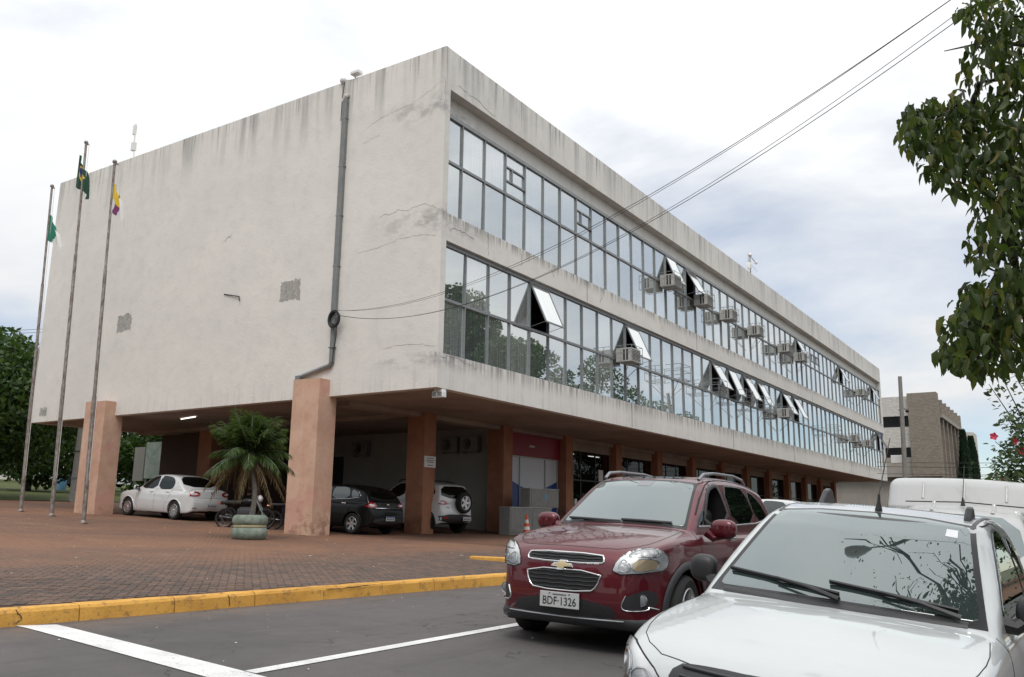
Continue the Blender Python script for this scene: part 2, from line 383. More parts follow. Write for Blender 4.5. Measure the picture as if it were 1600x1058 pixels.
# painted lines: the kerb-side bay line and the thick stop bar
def paint(name, poly, label):
    cx = sum(p[0] for p in poly)/len(poly)
    b = MB(); 
    A, B, C, D = [Vector((p[0], p[1], 0)) for p in poly]; n = 24; vs = []
    for i in range(n+1):
        t = i/n; p = A.lerp(B, t); q = D.lerp(C, t)
        for w in (0, .5, 1):
            r = p.lerp(q, w); vs.append((r.x, r.y, rz(r.x)+.006))
    fs = [(3*i+j, 3*i+j+1, 3*i+j+4, 3*i+j+3) for i in range(n) for j in (0, 1)]
    o = b.add(vs, fs).build(name, 'road_paint'); tag(o, label, 'road marking'); return o
paint('lane_line', [(-5.02, 4.40), (-5.02, 14.6), (-5.15, 14.6), (-5.15, 4.41)], 'thin straight white bay line running under the dark red car')
paint('stop_bar', [(-8.32, 4.43), (-2.2, 3.78), (-2.2, 4.10), (-8.12, 4.70)], 'thick white bar across the asphalt meeting the yellow kerb')

# pavers in herringbone: the 300 that show largest are objects, the rest one mesh
def project(p):
    v = Vector(p)-Vector((0, 0, EYE)); d = v.dot(cf)
    return (800+1341.85*v.dot(cr)/d, 529-1341.85*v.dot(cu)/d, d) if d > .1 else (9e9, 9e9, d)
PL, PW = .2, .1; ANG = math.radians(45)+KA
ca, sa = math.cos(ANG), math.sin(ANG)
items = []
R0 = 260
for k in range(-R0, R0):
    for l in range(-R0, R0):
        d = (k-l) % 4
        if d == 0: u, w, vert = k+1, l+.5, 0
        elif d == 3: u, w, vert = k+.5, l+1, 1
        else: continue
        u *= PW; w *= PW
        x = -17+u*ca-w*sa; y_ = 10+u*sa+w*ca
        if x > kerb_pt(y_, -.26) or x < -33 or y_ < .5 or y_ > 19: continue
        px, py, dp = project((x, y_, gz(min(x, -8.0))))
        if not (-90 < px < 1000 and py < 1150): continue
        items.append((dp, x, y_, vert, -30 < px < 790))
items.sort()
def paver_mesh(name, mat, l=PL, w=PW):
    g_ = .008; c = .006; a, b_ = l/2-g_/2, w/2-g_/2
    vs = [(-a,-b_,-.03),(a,-b_,-.03),(a,b_,-.03),(-a,b_,-.03),(-a,-b_,-.005),(a,-b_,-.005),(a,b_,-.005),(-a,b_,-.005),(-a+c,-b_+c,0),(a-c,-b_+c,0),(a-c,b_-c,0),(-a+c,b_-c,0)]
    fs = [(i, (i+1) % 4, 4+(i+1) % 4, 4+i) for i in range(4)]+[(4+i, 4+(i+1) % 4, 8+(i+1) % 4, 8+i) for i in range(4)]+[(8, 9, 10, 11)]
    return vs, fs
pv, pf = paver_mesh('paver', None)
pmesh = [MB().add(pv, pf).mesh('paver', 'paver_%d' % i) for i in range(4)]
slope = math.atan(.027)
near = [it for it in items if it[4]][:300]; nset = set(id(i) for i in near)
for dp, x, y_, vert, _ in near:
    o = put('paver', random.choice(pmesh), plaza, (x, y_, gz(min(x, -8.0))+random.uniform(-.003, .002)), (random.uniform(-.012, .012), slope+random.uniform(-.012, .012), ANG+vert*PI/2+random.uniform(-.02, .02)))
pv = np.array(pv); pf = np.array(pf); V = []; F = []; MI = []
rest = [it for it in items if id(it) not in nset]
n = len(rest); X = np.array([r[1] for r in rest]); Y = np.array([r[2] for r in rest]); A = np.array([r[3] for r in rest])*PI/2+ANG+rng.normal(0, .012, n)
Z = np.array([gz(min(x, -8.0)) for x in X])+rng.uniform(-.003, .002, n)
tx, ty = rng.normal(0, .008, n), rng.normal(0, .008, n)
lx = pv[None, :, 0]*np.cos(A)[:, None]-pv[None, :, 1]*np.sin(A)[:, None]; ly = pv[None, :, 0]*np.sin(A)[:, None]+pv[None, :, 1]*np.cos(A)[:, None]
P = np.stack([X[:, None]+lx, Y[:, None]+ly, Z[:, None]+pv[None, :, 2]+lx*(tx-.03)[:, None]+ly*ty[:, None]], -1).reshape(-1, 3)
F = (pf[None]+np.arange(n)[:, None, None]*12).reshape(-1, 4)
o = put('paving', np_mesh('paving', P, F, ['paver_%d' % i for i in range(4)], mi=np.repeat(rng.integers(0, 4, n), 9)), plaza); tag(o, kind='stuff')
# smooth worn floor where the pavers are too far to tell apart
for (xa, xb, ya, yb) in ((-60, -33, -25, 84), (-33, -8.6, 19.05, 84)):
    b = MB(); xs = [xa]+[q for q in (-40., -25., -18.) if xa < q < xb]+[xb]; vs = []; fs = []
    for yy in (ya, yb):
        for x in xs: vs.append((x, yy, gz(x)+.0))
    k = len(xs); fs = [(i, i+1, k+i+1, k+i) for i in range(k-1)]
    b.add(vs, fs).build('worn_floor', 'plaza_floor', plaza)

# scraps of paper, leaves and grit on the plaza and the road
material('litter', (.55, .53, .50), .8); b = MB()
for k in range(90):
    x, y_ = random.uniform(-26, -8.8), random.uniform(4, 17.2); s = random.choice((.012, .016, .02, .05)); a_ = random.uniform(0, PI); dx, dy = s*math.cos(a_), s*math.sin(a_); z = gz(x)+.006
    b.add([(x-dx, y_-dy, z), (x+dy*.6, y_-dx*.6, z+.004), (x+dx, y_+dy, z), (x-dy*.6, y_+dx*.6, z+.008)], [(0, 1, 2, 3)])
for k in range(26):
    x, y_ = random.uniform(-7.6, -4.5), random.uniform(3.8, 12); s = random.choice((.008, .012, .018)); z = rz(x)+.006
    b.add([(x-s, y_, z), (x, y_-s*.6, z+.003), (x+s, y_, z), (x, y_+s*.7, z+.006)], [(0, 1, 2, 3)])
tag(b.build('ground_litter', 'litter'), 'pale scraps and grit scattered over plaza and road', 'litter', kind='stuff')
# ================================================================== the office block
X0, Y0, BW, BL = -14.24, 18.02, 20.37, 64.4
X1, Y1 = X0-BW, Y0+BL
ZB, ZT = 4.86, 14.95
W1B, W1T, W2B, W2T, FB = 5.83, 9.06, 9.88, 12.98, 13.66
T1, T2 = 7.41, 11.52
g = NG('facade_paint')
S = g.sep()
a = g.mix(g.rng(g.noise(.45, 5), .35, .65), (.70, .675, .632), (.66, .637, .60))
a = g.mix(g.rng(g.noise(2.4, 7, .65), .45, .75, 0, .3), a, (.50, .48, .455))
# rain streaks from the parapet: narrow in plan, long in height
st = g.noise(1.0, 6, .66, g.mapped((2.2, 2.2, .10)))
st2 = g.noise(1.0, 6, .7, g.mapped((7.5, 7.5, .16), (5, 3, 0)))
top = g.rng(S[2], ZT-2.4, ZT-.1, 0, 1)
a = g.mix(g.op('MULTIPLY', g.rng(st, .44, .70), g.op('MULTIPLY', top, .7)), a, (.30, .295, .29))
a = g.mix(g.op('MULTIPLY', g.rng(st2, .50, .72), g.op('MULTIPLY', g.rng(S[2], ZT-1.1, ZT, 0, 1), .9)), a, (.17, .168, .17))
# grime under the sill bands and at the slab edges
for zz, h_ in ((9.88, .42), (5.83, .55)):
    band = g.op('MULTIPLY', g.rng(S[2], zz-h_, zz, 0, 1), g.rng(S[2], zz, zz+.02, 1, 0))
    band = g.op('MULTIPLY', band, g.rng(S[0], X0-.32, X0-.05, 0, 1)); a = g.mix(g.op('MULTIPLY', g.rng(st2, .40, .62), g.op('MULTIPLY', band, .85)), a, (.20, .19, .18))
lowb = g.op('MULTIPLY', g.rng(S[2], ZB+.9, ZB, 0, 1), .5)
a = g.mix(g.op('MULTIPLY', lowb, g.rng(st2, .5, .75)), a, (.30, .285, .27))
vo = g.noise(4.5, 7, .72)
for zc_, hh in ((9.75, .75), (13.2, .7), (5.7, .4)):
    near = g.op('MULTIPLY', g.rng(S[0], X0-3.4, X0-.3, 0, 1), g.op('MULTIPLY', g.rng(S[2], zc_-hh, zc_, 0, 1), g.rng(S[2], zc_, zc_+hh*.7, 1, 0)))
    near = g.op('MULTIPLY', near, g.rng(S[1], Y0+3.5, Y0+.3, 0, 1)); a = g.mix(g.op('MULTIPLY', near, g.rng(g.noise(2.2, 7, .72, g.mapped((1, 1, 1.6), (zc_, 0, 0))), .42, .66, 0, .75)), a, (.30, .295, .29))
a = g.mix(g.rng(vo, .65, .71, 0, .4), a, (.42, .41, .395))
g.done(a, .85, g.op('ADD', g.noise(14, 6, .7), g.op('MULTIPLY', g.noise(1.2, 3), 3.)), .22, .03)
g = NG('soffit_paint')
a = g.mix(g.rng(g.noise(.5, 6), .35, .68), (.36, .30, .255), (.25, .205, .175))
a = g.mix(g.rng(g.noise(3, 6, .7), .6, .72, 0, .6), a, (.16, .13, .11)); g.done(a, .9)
g = NG('column_paint')
S = g.sep()
a = g.mix(g.rng(g.noise(.9, 6), .35, .65), (.60, .405, .305), (.52, .325, .235))
a = g.mix(g.rng(g.noise(.8, 3, .5, g.mapped((1, 1, 1), (3, 8, 1))), .52, .60, 0, .8), a, (.57, .32, .255))
a = g.mix(g.op('MULTIPLY', g.rng(g.noise(3, 7, .7), .45, .62), g.rng(S[2], .9, 1.9, .8, .15)), a, (.24, .13, .09))
a = g.mix(g.rng(g.noise(13, 6, .7), .66, .72), a, (.20, .13, .10))
g.done(a, .8, g.noise(20, 5), .2, .02)
g = NG('column_shade_brown')  # browner, darker column_paint: shade under the slab put into the colour
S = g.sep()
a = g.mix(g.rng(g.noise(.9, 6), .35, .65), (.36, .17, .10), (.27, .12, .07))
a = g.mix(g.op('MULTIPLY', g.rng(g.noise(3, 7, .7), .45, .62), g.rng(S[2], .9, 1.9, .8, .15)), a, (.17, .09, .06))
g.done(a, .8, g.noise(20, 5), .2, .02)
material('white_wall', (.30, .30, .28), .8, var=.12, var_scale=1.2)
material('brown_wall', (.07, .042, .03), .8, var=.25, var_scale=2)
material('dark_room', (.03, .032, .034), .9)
material('alu', (.25, .262, .27), .45, .3, var=.2, var_scale=8)
material('alu_dark', (.045, .047, .05), .5, .3)
material('alu_pale', (.48, .49, .49), .45, .4)
material('pipe_grey', (.15, .165, .17), .55, var=.35, var_scale=4, var_col=(.2, .2, .195))
material('black_rubber', (.012, .012, .013), .6)
material('galvanised', (.30, .29, .275), .5, .5, var=.5, var_scale=14, var_col=(.13, .07, .045))
material('plastic_white', (.72, .72, .70), .45)
material('ac_case', (.50, .49, .46), .6, var=.25, var_scale=6)
material('ac_dark', (.035, .035, .035), .7)
material('tube_light', (.8, .8, .8), .4, emit=((1, .97, .92), 1.8))
material('blue_film', (.02, .05, .22), .35)
material('white_film', (.55, .58, .62), .3)
material('magenta_sign', (.23, .012, .035), .4)
def glass_mat(name, tint, mirror, dark, rough=.012, full=1.):
    """window glass seen from outside: a mirror-like front face over whatever tone lies behind the pane"""
    m = bpy.data.materials.new(name); m.use_nodes = True; nt = m.node_tree; N = nt.nodes; L = nt.links; N.clear()
    out = N.new('ShaderNodeOutputMaterial'); mx = N.new('ShaderNodeMixShader'); L.new(mx.outputs[0], out.inputs[0])
    d = N.new('ShaderNodeBsdfDiffuse'); gl = N.new('ShaderNodeBsdfGlossy'); gl.inputs['Roughness'].default_value = rough; gl.inputs['Color'].default_value = (*tint, 1)
    oi = N.new('ShaderNodeObjectInfo'); rp = N.new('ShaderNodeValToRGB'); L.new(oi.outputs['Random'], rp.inputs[0])
    rp.color_ramp.interpolation = 'CONSTANT'
    e = rp.color_ramp.elements; e[0].position = 0; e[0].color = (*dark[0], 1); e[1].position = .34; e[1].color = (*dark[1], 1)
    for p, c in ((.58, dark[2]), (.8, dark[3])):
        q = e.new(p); q.color = (*c, 1)
    tc = N.new('ShaderNodeTexCoord'); mp = N.new('ShaderNodeMapping'); mp.inputs['Scale'].default_value = (1, 16, .3); L.new(tc.outputs['Object'], mp.inputs[0])
    nz = N.new('ShaderNodeTexNoise'); nz.inputs['Scale'].default_value = 1; nz.inputs['Detail'].default_value = 2; L.new(mp.outputs[0], nz.inputs['Vector'])
    mr = N.new('ShaderNodeMapRange'); mr.inputs[1].default_value = .35; mr.inputs[2].default_value = .65; mr.inputs[3].default_value = .6; mr.inputs[4].default_value = 1.15; L.new(nz.outputs[0], mr.inputs[0])
    mu = N.new('ShaderNodeMix'); mu.data_type = 'RGBA'; mu.blend_type = 'MULTIPLY'; mu.inputs[0].default_value = 1; L.new(rp.outputs[0], mu.inputs[6]); L.new(mr.outputs[0], mu.inputs[7])
    L.new(mu.outputs[2], d.inputs['Color'])
    fr = N.new('ShaderNodeFresnel'); fr.inputs['IOR'].default_value = 1.5
    mr2 = N.new('ShaderNodeMapRange'); mr2.inputs[1].default_value = .04; mr2.inputs[2].default_value = .5; mr2.inputs[3].default_value = mirror; mr2.inputs[4].default_value = full; L.new(fr.outputs[0], mr2.inputs[0])
    L.new(mr2.outputs[0], mx.inputs[0]); L.new(d.outputs[0], mx.inputs[1]); L.new(gl.outputs[0], mx.inputs[2])
    M[name] = m
glass_mat('office_glass', (.96, .99, .985), .56, ((.14,.165,.16), (.38,.41,.40), (.27,.295,.285), (.50,.52,.505)))
glass_mat('shop_glass', (.7, .75, .78), .05, ((.006,.008,.008), (.010,.012,.012), (.008,.010,.010), (.014,.015,.015)), full=.3)
def see_through(name, t, mirror):
    m = bpy.data.materials.new(name); m.use_nodes = True; nt = m.node_tree; N = nt.nodes; L = nt.links; N.clear()
    out = N.new('ShaderNodeOutputMaterial'); mx = N.new('ShaderNodeMixShader'); L.new(mx.outputs[0], out.inputs[0]); mx.inputs[0].default_value = mirror
    tr = N.new('ShaderNodeBsdfTransparent'); tr.inputs['Color'].default_value = (t, t, t, 1); gl = N.new('ShaderNodeBsdfGlossy'); gl.inputs['Roughness'].default_value = .01
    L.new(tr.outputs[0], mx.inputs[1]); L.new(gl.outputs[0], mx.inputs[2]); M[name] = m
see_through('door_glass', .62, .05)

bld = empty('office_building', (X0, Y0, gz(X0)), 'long pale concrete office block on columns with two ribbon window storeys', 'building')
bo = Vector((X0, Y0, gz(X0)))
def bpart(mb, name, mats, parent=None, smooth=False):
    """parts are authored in world space; children keep world positions"""
    o = mb.build(name, mats, parent or bld, smooth); o.matrix_parent_inverse = Matrix.Translation(-bo); return o
TH = .26
bpart(MB().box((X1, Y0, ZB), (X0, Y0+TH, ZT), .012), 'end_wall', 'facade_paint')
bpart(MB().box((X1, Y1-TH, ZB), (X0, Y1, ZT), .012), 'end_wall', 'facade_paint')
bpart(MB().box((X1, Y0+TH, ZB), (X1+TH, Y1-TH, ZT)), 'back_wall', 'facade_paint')
ya, yb = Y0+TH-.01, Y1-TH+.01
bpart(MB().box((X0-TH, ya, ZB+.003), (X0-.003, yb, W1B), .008), 'sill_band', 'facade_paint')
bpart(MB().box((X0-TH, ya, W1T), (X0-.003, yb, W2B), .008), 'sill_band', 'facade_paint')
bpart(MB().box((X0-.75, ya, FB), (X0-.003, yb, ZT-.003), .01), 'parapet', 'facade_paint')
bpart(MB().box((X0-.60, ya, W2T), (X0-.34, yb, FB+.02)), 'recessed_band', 'facade_paint')
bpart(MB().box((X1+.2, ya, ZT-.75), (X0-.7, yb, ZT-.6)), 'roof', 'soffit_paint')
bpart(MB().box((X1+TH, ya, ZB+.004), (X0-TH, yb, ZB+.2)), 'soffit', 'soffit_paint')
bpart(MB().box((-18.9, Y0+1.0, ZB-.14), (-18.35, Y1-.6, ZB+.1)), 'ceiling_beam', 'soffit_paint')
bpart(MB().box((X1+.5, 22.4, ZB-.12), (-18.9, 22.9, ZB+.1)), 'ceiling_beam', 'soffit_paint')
# rooms behind the glass
bpart(MB().box((X0-3.2, ya, W1T+.25), (X0-.3, yb, W1T+.5)).box((X0-3.2, ya, ZB+.22), (X0-2.9, yb, W2T)), 'room_shell', material('office_room', (.30, .31, .30), .9))
# thin expansion joints and stains down the sill bands
for yy in (30.2, 41.9, 52.8, 62.2, 68.3, 74.8):
    b = MB(); b.box((X0-.02, yy, ZB+.05), (X0+.003, yy+.02, W1B-.02)); bpart(b, 'joint', 'crack_dark')
for yy in (26.6, 37.3, 57.9):
    b = MB(); b.box((X0-.02, yy, W1T+.03), (X0+.003, yy+.015, W2B-.02)); bpart(b, 'joint', 'crack_dark')

XG = X0-.17
rails = {}
def window_band(zb, zt, tz, y_first, pitch, n, opens, louvres):
    ys = [Y0+TH]+[y_first+pitch*k for k in range(n)]+[Y1-TH]
    fr = MB(); w = .018
    fr.box((XG-.05, ya, zt-.11), (XG+.07, yb, zt+.002)); fr.box((XG-.05, ya, zb-.002), (XG+.05, yb, zb+.045))
    fr.box((XG-.05, ya, tz-.04), (XG+.055, yb, tz+.04))
    for i, y in enumerate(ys):
        ww = w if 0 < i < len(ys)-1 else .05
        fr.box((XG-.045, y-ww, zb), (XG+.06, y+ww, zt))
    for k in louvres:
        a_, b_ = ys[k+1]+w, ys[k+2]-w; h = zt-tz
        fr.box((XG-.03, a_, tz+h*.30), (XG+.05, b_, tz+h*.30+.05)); fr.box((XG-.03, a_, tz+h*.62), (XG+.05, b_, tz+h*.62+.05))
        fr.box((XG-.03, a_+.32, tz+h*.30), (XG+.06, a_+.37, tz+h*.62)); fr.box((XG-.02, b_-.05, tz+h*.30), (XG+.07, b_, tz+h*.62))
    band = bpart(fr, 'window_frame', 'alu')
    cache = {}
    for i in range(len(ys)-1):
        a_, b_ = ys[i]+w, ys[i+1]-w; wd = round(b_-a_, 3)
        for row, (z0, z1) in enumerate(((zb+.045, tz-.04), (tz+.04, zt-.11))):
            op = row == 1 and (i-1) in opens
            key = (wd, row, op)
            if key not in cache:
                h = z1-z0; q = MB()
                if op:                                           # hinged sash, origin at its top edge
                    q.box((-.006, -wd/2+.04, -h+.04), (.006, wd/2-.04, -.04)); q.cur = 1
                    for bx_ in (((-.02, -wd/2, -h), (.02, -wd/2+.05, 0)), ((-.02, wd/2-.05, -h), (.02, wd/2, 0)), ((-.019, -wd/2+.05, -h), (.019, wd/2-.05, -h+.05)), ((-.019, -wd/2+.05, -.05), (.019, wd/2-.05, 0))): q.box(*bx_)
                    cache[key] = q.mesh('open_sash', ['office_glass', 'alu'])
                else:
                    q.box((-.005, -wd/2, -h/2), (.005, wd/2, h/2)); cache[key] = q.mesh('window_pane', 'office_glass')
            yc = (a_+b_)/2
            if op:
                o = put('open_sash', cache[key], band); ang = opens[i-1]
                o.matrix_parent_inverse = Matrix.Identity(4)
                o.location = Vector((XG+.03, yc, z1)); o.rotation_euler = (0, -math.radians(ang), 0)
                s = MB(); h = z1-z0; L_ = h*math.sin(math.radians(ang))
                for yy in (a_+.03, b_-.03): MB().tube([(XG, yy, z0+.03), (XG+L_, yy, z1-h*math.cos(math.radians(ang))+.03)], .008, 5).build('stay_arm', 'alu', band)
            else:
                o = put('window_pane', cache[key], band); o.location = Vector((XG, yc, (z0+z1)/2))
                o.rotation_euler = (0, math.radians(random.gauss(0, .22)), math.radians(random.gauss(0, .22)))
    return ys
lower_ys = window_band(W1B, W1T, T1, 19.40, 1.179, 53, {3: 24, 9: 24, 17: 27, 19: 22, 21: 26, 23: 24, 27: 26, 29: 25, 51: 28}, ())
upper_ys = window_band(W2B, W2T, T2, 19.09, 1.160, 54, {13: 22, 15: 27, 31: 24, 41: 25, 51: 26}, (2, 6, 34, 35))

# columns: terracotta painted piers; the first row stands on the plaza, the others on the street side
def column(x0, x1, y0, y1, zt, fluted=False, mat='column_paint'):
    zb_ = gz(x0)-.08
    if fluted:
        c = (x0+x1)/2; b = MB(); xm = x0+(x1-x0)*.52
        poly = [(x0, y0), (xm, y0), (xm+.05, y0+.09), (x1, y0+.09), (x1, y1), (x0, y1)]
        b.prism(poly, zb_, zt, 'z')
    else: b = MB().box((x0, y0, zb_), (x1, y1, zt), .015)
    return bpart(b, 'column', mat)
column(-19.22, -18.22, 17.52, 18.32, 5.36, True)
column(-30.0, -28.9, 17.52, 18.32, 5.36, True)
CY = [18.32+4.78*i for i in range(1, 14)]
for i, y in enumerate(CY): column(-18.95, -18.2, y-.62, y, ZB+.02, mat='column_shade_brown')
for y in CY[:2]: column(-30.0, -29.2, y-.62, y, ZB+.02, mat='column_shade_brown')
# plaster hanging off and the sign on the second column
c2 = CY[0]
sgn = MB().box((-18.2, c2-.6, 3.05), (-18.17, c2-.02, 3.42)); sgn = tag(sgn.build('notice_board', 'plastic_white'), 'small white notice fixed to the second terracotta column', 'sign')
b = MB()
for r_, (w_, zz) in enumerate(((.40, 3.35), (.44, 3.28), (.34, 3.22), (.28, 3.12))): b.box((-18.172, c2-.31-w_/2, zz-.014), (-18.167, c2-.31+w_/2, zz+.014))
b.build('lettering', 'pipe_grey', sgn)

# ground floor volume: white rear wall of the parking bay, brown stair core, shopfronts along the street
YW = 27.75
def wall_part(a, b_, name, mat): return bpart(MB().box(a, b_), name, mat)
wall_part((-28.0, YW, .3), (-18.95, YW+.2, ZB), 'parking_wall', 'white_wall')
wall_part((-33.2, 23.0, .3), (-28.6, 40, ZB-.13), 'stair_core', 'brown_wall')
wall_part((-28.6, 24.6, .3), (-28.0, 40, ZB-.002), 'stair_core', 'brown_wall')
d_ = bpart(MB().box((-27.85, YW-.03, .3), (-26.95, YW+.02, 3.95)), 'door', 'dark_room')
# shopfront bays
for i in range(len(CY)-1):
    ya_, yb_ = CY[i+1]-4.78, CY[i+1]-.62
    if i == 0: continue
    xg = -18.62
    if i == 1:
        sg = bpart(MB().box((xg-.1, ya_, 3.85), (xg+.12, yb_, ZB-.15)), 'sign_band', 'magenta_sign')
        wb = bpart(MB().box((xg-.06, ya_, .75), (xg+.0, yb_, 3.85)), 'shop_window', 'white_film')
        n = 28; V = []; F = []
        for q in range(n+1):
            t = q/n; yy = ya_+.01+(yb_-ya_-.02)*t; top = 2.50+.5*abs(2*t-1.06)**1.5
            V += [(xg+.008, yy, .78), (xg+.008, yy, top)]
        F = [(2*q, 2*q+2, 2*q+3, 2*q+1) for q in range(n)]
        me = bpy.data.meshes.new('wave_film'); me.from_pydata(V, [], F); me.materials.append(M['blue_film'])
        o = put('wave_film', me, wb); 
        fr = MB()
        for t in (0.02, .27, .74, .98): fr.box((xg+.012, ya_+(yb_-ya_)*t-.02, .75), (xg+.05, ya_+(yb_-ya_)*t+.02, 3.84))
        fr.box((xg+.013, ya_+.08, 3.79), (xg+.049, yb_-.08, 3.84)); fr.build('glazing_bar', 'alu_pale', wb)
        t_ = text_mesh('lettering', '2020', .22, 'alu_pale', .004) if False else None
        lg = MB()
        for yy, s in ((ya_+.25, .16), (ya_+1.9, .2)): lg.box((xg+.118, yy-s, 4.22), (xg+.124, yy+s, 4.30))
        lg.build('lettering', 'alu_pale', sg)
        continue
    fr = MB(); n = 3
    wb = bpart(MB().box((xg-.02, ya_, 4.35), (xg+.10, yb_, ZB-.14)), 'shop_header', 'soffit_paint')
    for q in range(n+1): 
        yy = ya_+(yb_-ya_)*q/n; fr.box((xg-.03, yy-.03, .6), (xg+.03, yy+.03, 4.35))
    fr.box((xg-.029, ya_, 3.05), (xg+.029, yb_, 3.11)); fr.box((xg-.028, ya_, .6), (xg+.028, yb_, .9))
    f_ = bpart(fr, 'shop_frame', 'alu_dark')
    for q in range(n):
        a_, b_ = ya_+(yb_-ya_)*q/n+.03, ya_+(yb_-ya_)*(q+1)/n-.03
        for z0, z1 in ((.9, 3.05), (3.11, 4.35)): MB().box((xg-.006, a_, z0), (xg+.006, b_, z1)).build('shop_pane', 'door_glass' if i in (2, 3, 4) else 'shop_glass', f_)
    if i % 3 != 1 and i < 6:
        for q in range(2 if i == 2 else 1):                   # lit tubes seen through the glass, just inside the door lights
            pass
# lamps under the slab
def tube_lamp(loc, rz, label):
    e = empty('ceiling_lamp', loc, label, 'lamp', 'fluorescent battens under the slab', rz)
    MB().box((-.06, -.65, -.05), (.06, .65, 0)).build('housing', 'plastic_white', e)
    MB().tube([(0, -.6, -.07), (0, .6, -.07)], .018, 8).build('tube', 'tube_light', e, True)
tube_lamp((-26.6, 19.4, ZB+.004), 1.35, 'long fluorescent batten under the slab above the white saloon')
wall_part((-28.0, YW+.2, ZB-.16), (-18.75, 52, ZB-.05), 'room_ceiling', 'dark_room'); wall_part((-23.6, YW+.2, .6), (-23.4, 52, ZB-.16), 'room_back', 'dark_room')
k_ = 0
for x_ in (-19.9, -21.6):
    for y_ in (33.3, 35.4, 38.2, 41.0, 43.8):
        k_ += 1; tube_lamp((x_, y_, ZB-.16), 0, 'lit fluorescent tube inside the dark glazed doors, %s row, %s along' % ('front' if x_ > -20 else 'rear', {33.3: 'first', 35.4: 'second', 38.2: 'third', 41.0: 'fourth', 43.8: 'fifth'}[y_]))
# far ground-floor wall
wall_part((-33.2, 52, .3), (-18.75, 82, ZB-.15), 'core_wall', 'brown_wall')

# downpipe on the end wall, elbow to the pier
yw = Y0-.07
b = MB(); b.box((-18.24, Y0-.13, 7.0), (-18.06, Y0-.002, 14.25), .02); b.box((-18.22, Y0-.11, 5.85), (-18.08, Y0-.002, 7.0), .02)
b.tube([(-18.14, yw, 5.9), (-18.2, yw, 5.78), (-19.46, yw-.02, 5.50)], .07, 6); b.box((-19.55, Y0-.16, 5.34), (-19.35, Y0-.01, 5.56), .01)
dp_ = bpart(b, 'downpipe', 'pipe_grey')
for zz in (13.6, 12.0, 10.4, 8.8, 7.2, 6.3): MB().box((-18.255, Y0-.134, zz), (-18.045, Y0-.003, zz+.03)).build('pipe_bracket', 'alu', dp_)
bpart(MB().tube([(-18.25, Y0-.09, 14.2), (-18.12, Y0-.10, 14.35), (-18.1, Y0-.03, 14.42)], .07, 8), 'roof_spout', 'facade_paint')
bpart(MB().tube([(-18.29, Y0-.03, 14.9), (-18.35, Y0-.03, 14.4), (-18.34, Y0-.05, 13.6)], .012, 5), 'lead_cable', 'black_rubber')
# bare render patches and scars
def ragged(x0, x1, z0, z1):
    n = 9; P = []
    for (ax_, az_), (bx_, bz_) in (((x0, z0), (x1, z0)), ((x1, z0), (x1, z1)), ((x1, z1), (x0, z1)), ((x0, z1), (x0, z0))):
        for k in range(n): t = k/n; P.append((ax_+(bx_-ax_)*t+random.gauss(0, .028), az_+(bz_-az_)*t+random.gauss(0, .028)))
    return MB().prism(P, Y0-.005, Y0+.02, 'y')
bpart(ragged(-20.62, -19.74, 8.02, 8.68), 'render_patch', material('patch_grey', (.44, .43, .40), .9, var=.45, var_scale=9, bump=.6))
bpart(ragged(-29.36, -28.5, 7.98, 8.6), 'render_patch', 'patch_grey')
bpart(ragged(-34.0, -33.5, 5.1, 5.42), 'render_patch', 'patch_grey')
bpart(MB().tube([(-23.36, Y0-.02, 8.64), (-22.55, Y0-.05, 8.45), (-22.52, Y0-.05, 8.3)], .018, 5), 'bent_rod', 'black_rubber')
def wcrack(pts, w=.02):
    o = crack_ribbon([(x, Y0-.004, z) for x, z in pts], w, None, nrm=(0, 1, 0), mat='scar', wig=1.8); o.parent = bld; o.matrix_parent_inverse = Matrix.Translation(-bo)
material('scar', (.20, .19, .18), .9)
wcrack([(-16.62, 10.05), (-16.0, 10.12), (-15.4, 10.08), (-14.9, 10.13), (-14.26, 9.95)], .013)
wcrack([(-17.4, 9.10), (-16.6, 9.16), (-15.84, 9.28), (-15.1, 9.26), (-14.4, 9.2)], .010)
wcrack([(-17.3, 13.12), (-16.57, 13.30), (-15.6, 13.40), (-14.9, 13.62), (-14.3, 13.86)], .009)
wcrack([(-17.4, 12.62), (-17.0, 12.68), (-16.7, 12.74)], .008)
wcrack([(-16.2, 6.08), (-15.4, 6.14), (-14.9, 6.10), (-14.26, 6.02)], .010); wcrack([(-23.6, 10.6), (-23.2, 10.62)], .03)
wcrack([(-14.3, 13.9), (-14.28, 13.2), (-14.3, 12.8)], .014)
def fcrack(pts, w=.016):
    o = crack_ribbon([(X0+.003, y, z) for y, z in pts], w, None, nrm=(1, 0, 0), mat='scar', wig=1.6); o.parent = bld; o.matrix_parent_inverse = Matrix.Translation(-bo)
fcrack([(18.1, 5.78), (18.7, 5.82), (19.3, 5.72), (19.9, 5.66)]); fcrack([(18.4, 9.4), (18.9, 9.5), (19.6, 9.36)], .02); fcrack([(20.3, 9.8), (20.4, 9.5), (20.3, 9.15)])
fcrack([(18.6, 13.9), (19.6, 13.95), (20.6, 13.72)]); fcrack([(22.1, 9.7), (22.2, 9.3)], .03); fcrack([(24.1, 9.75), (24.2, 9.4)], .03); fcrack([(27.7, 9.6), (27.72, 9.3)], .03); fcrack([(33.1, 9.62), (33.2, 9.3)], .03)
# floodlight under the corner
e = empty('floodlight', (X0-.15, Y0+.35, ZB), 'small white twin floodlight under the front corner of the slab', 'lamp')
MB().box((-.14, -.1, -.06), (.14, .1, 0.), .01).build('base', 'plastic_white', e)
for s in (-1, 1): h = MB().box((s*.1-.085, -.12, -.24), (s*.1+.085, .06, -.06), .02).build('lamp_head', 'plastic_white', e); MB().box((s*.1-.06, -.126, -.21), (s*.1+.06, -.118, -.09)).build('lens', 'alu', h)
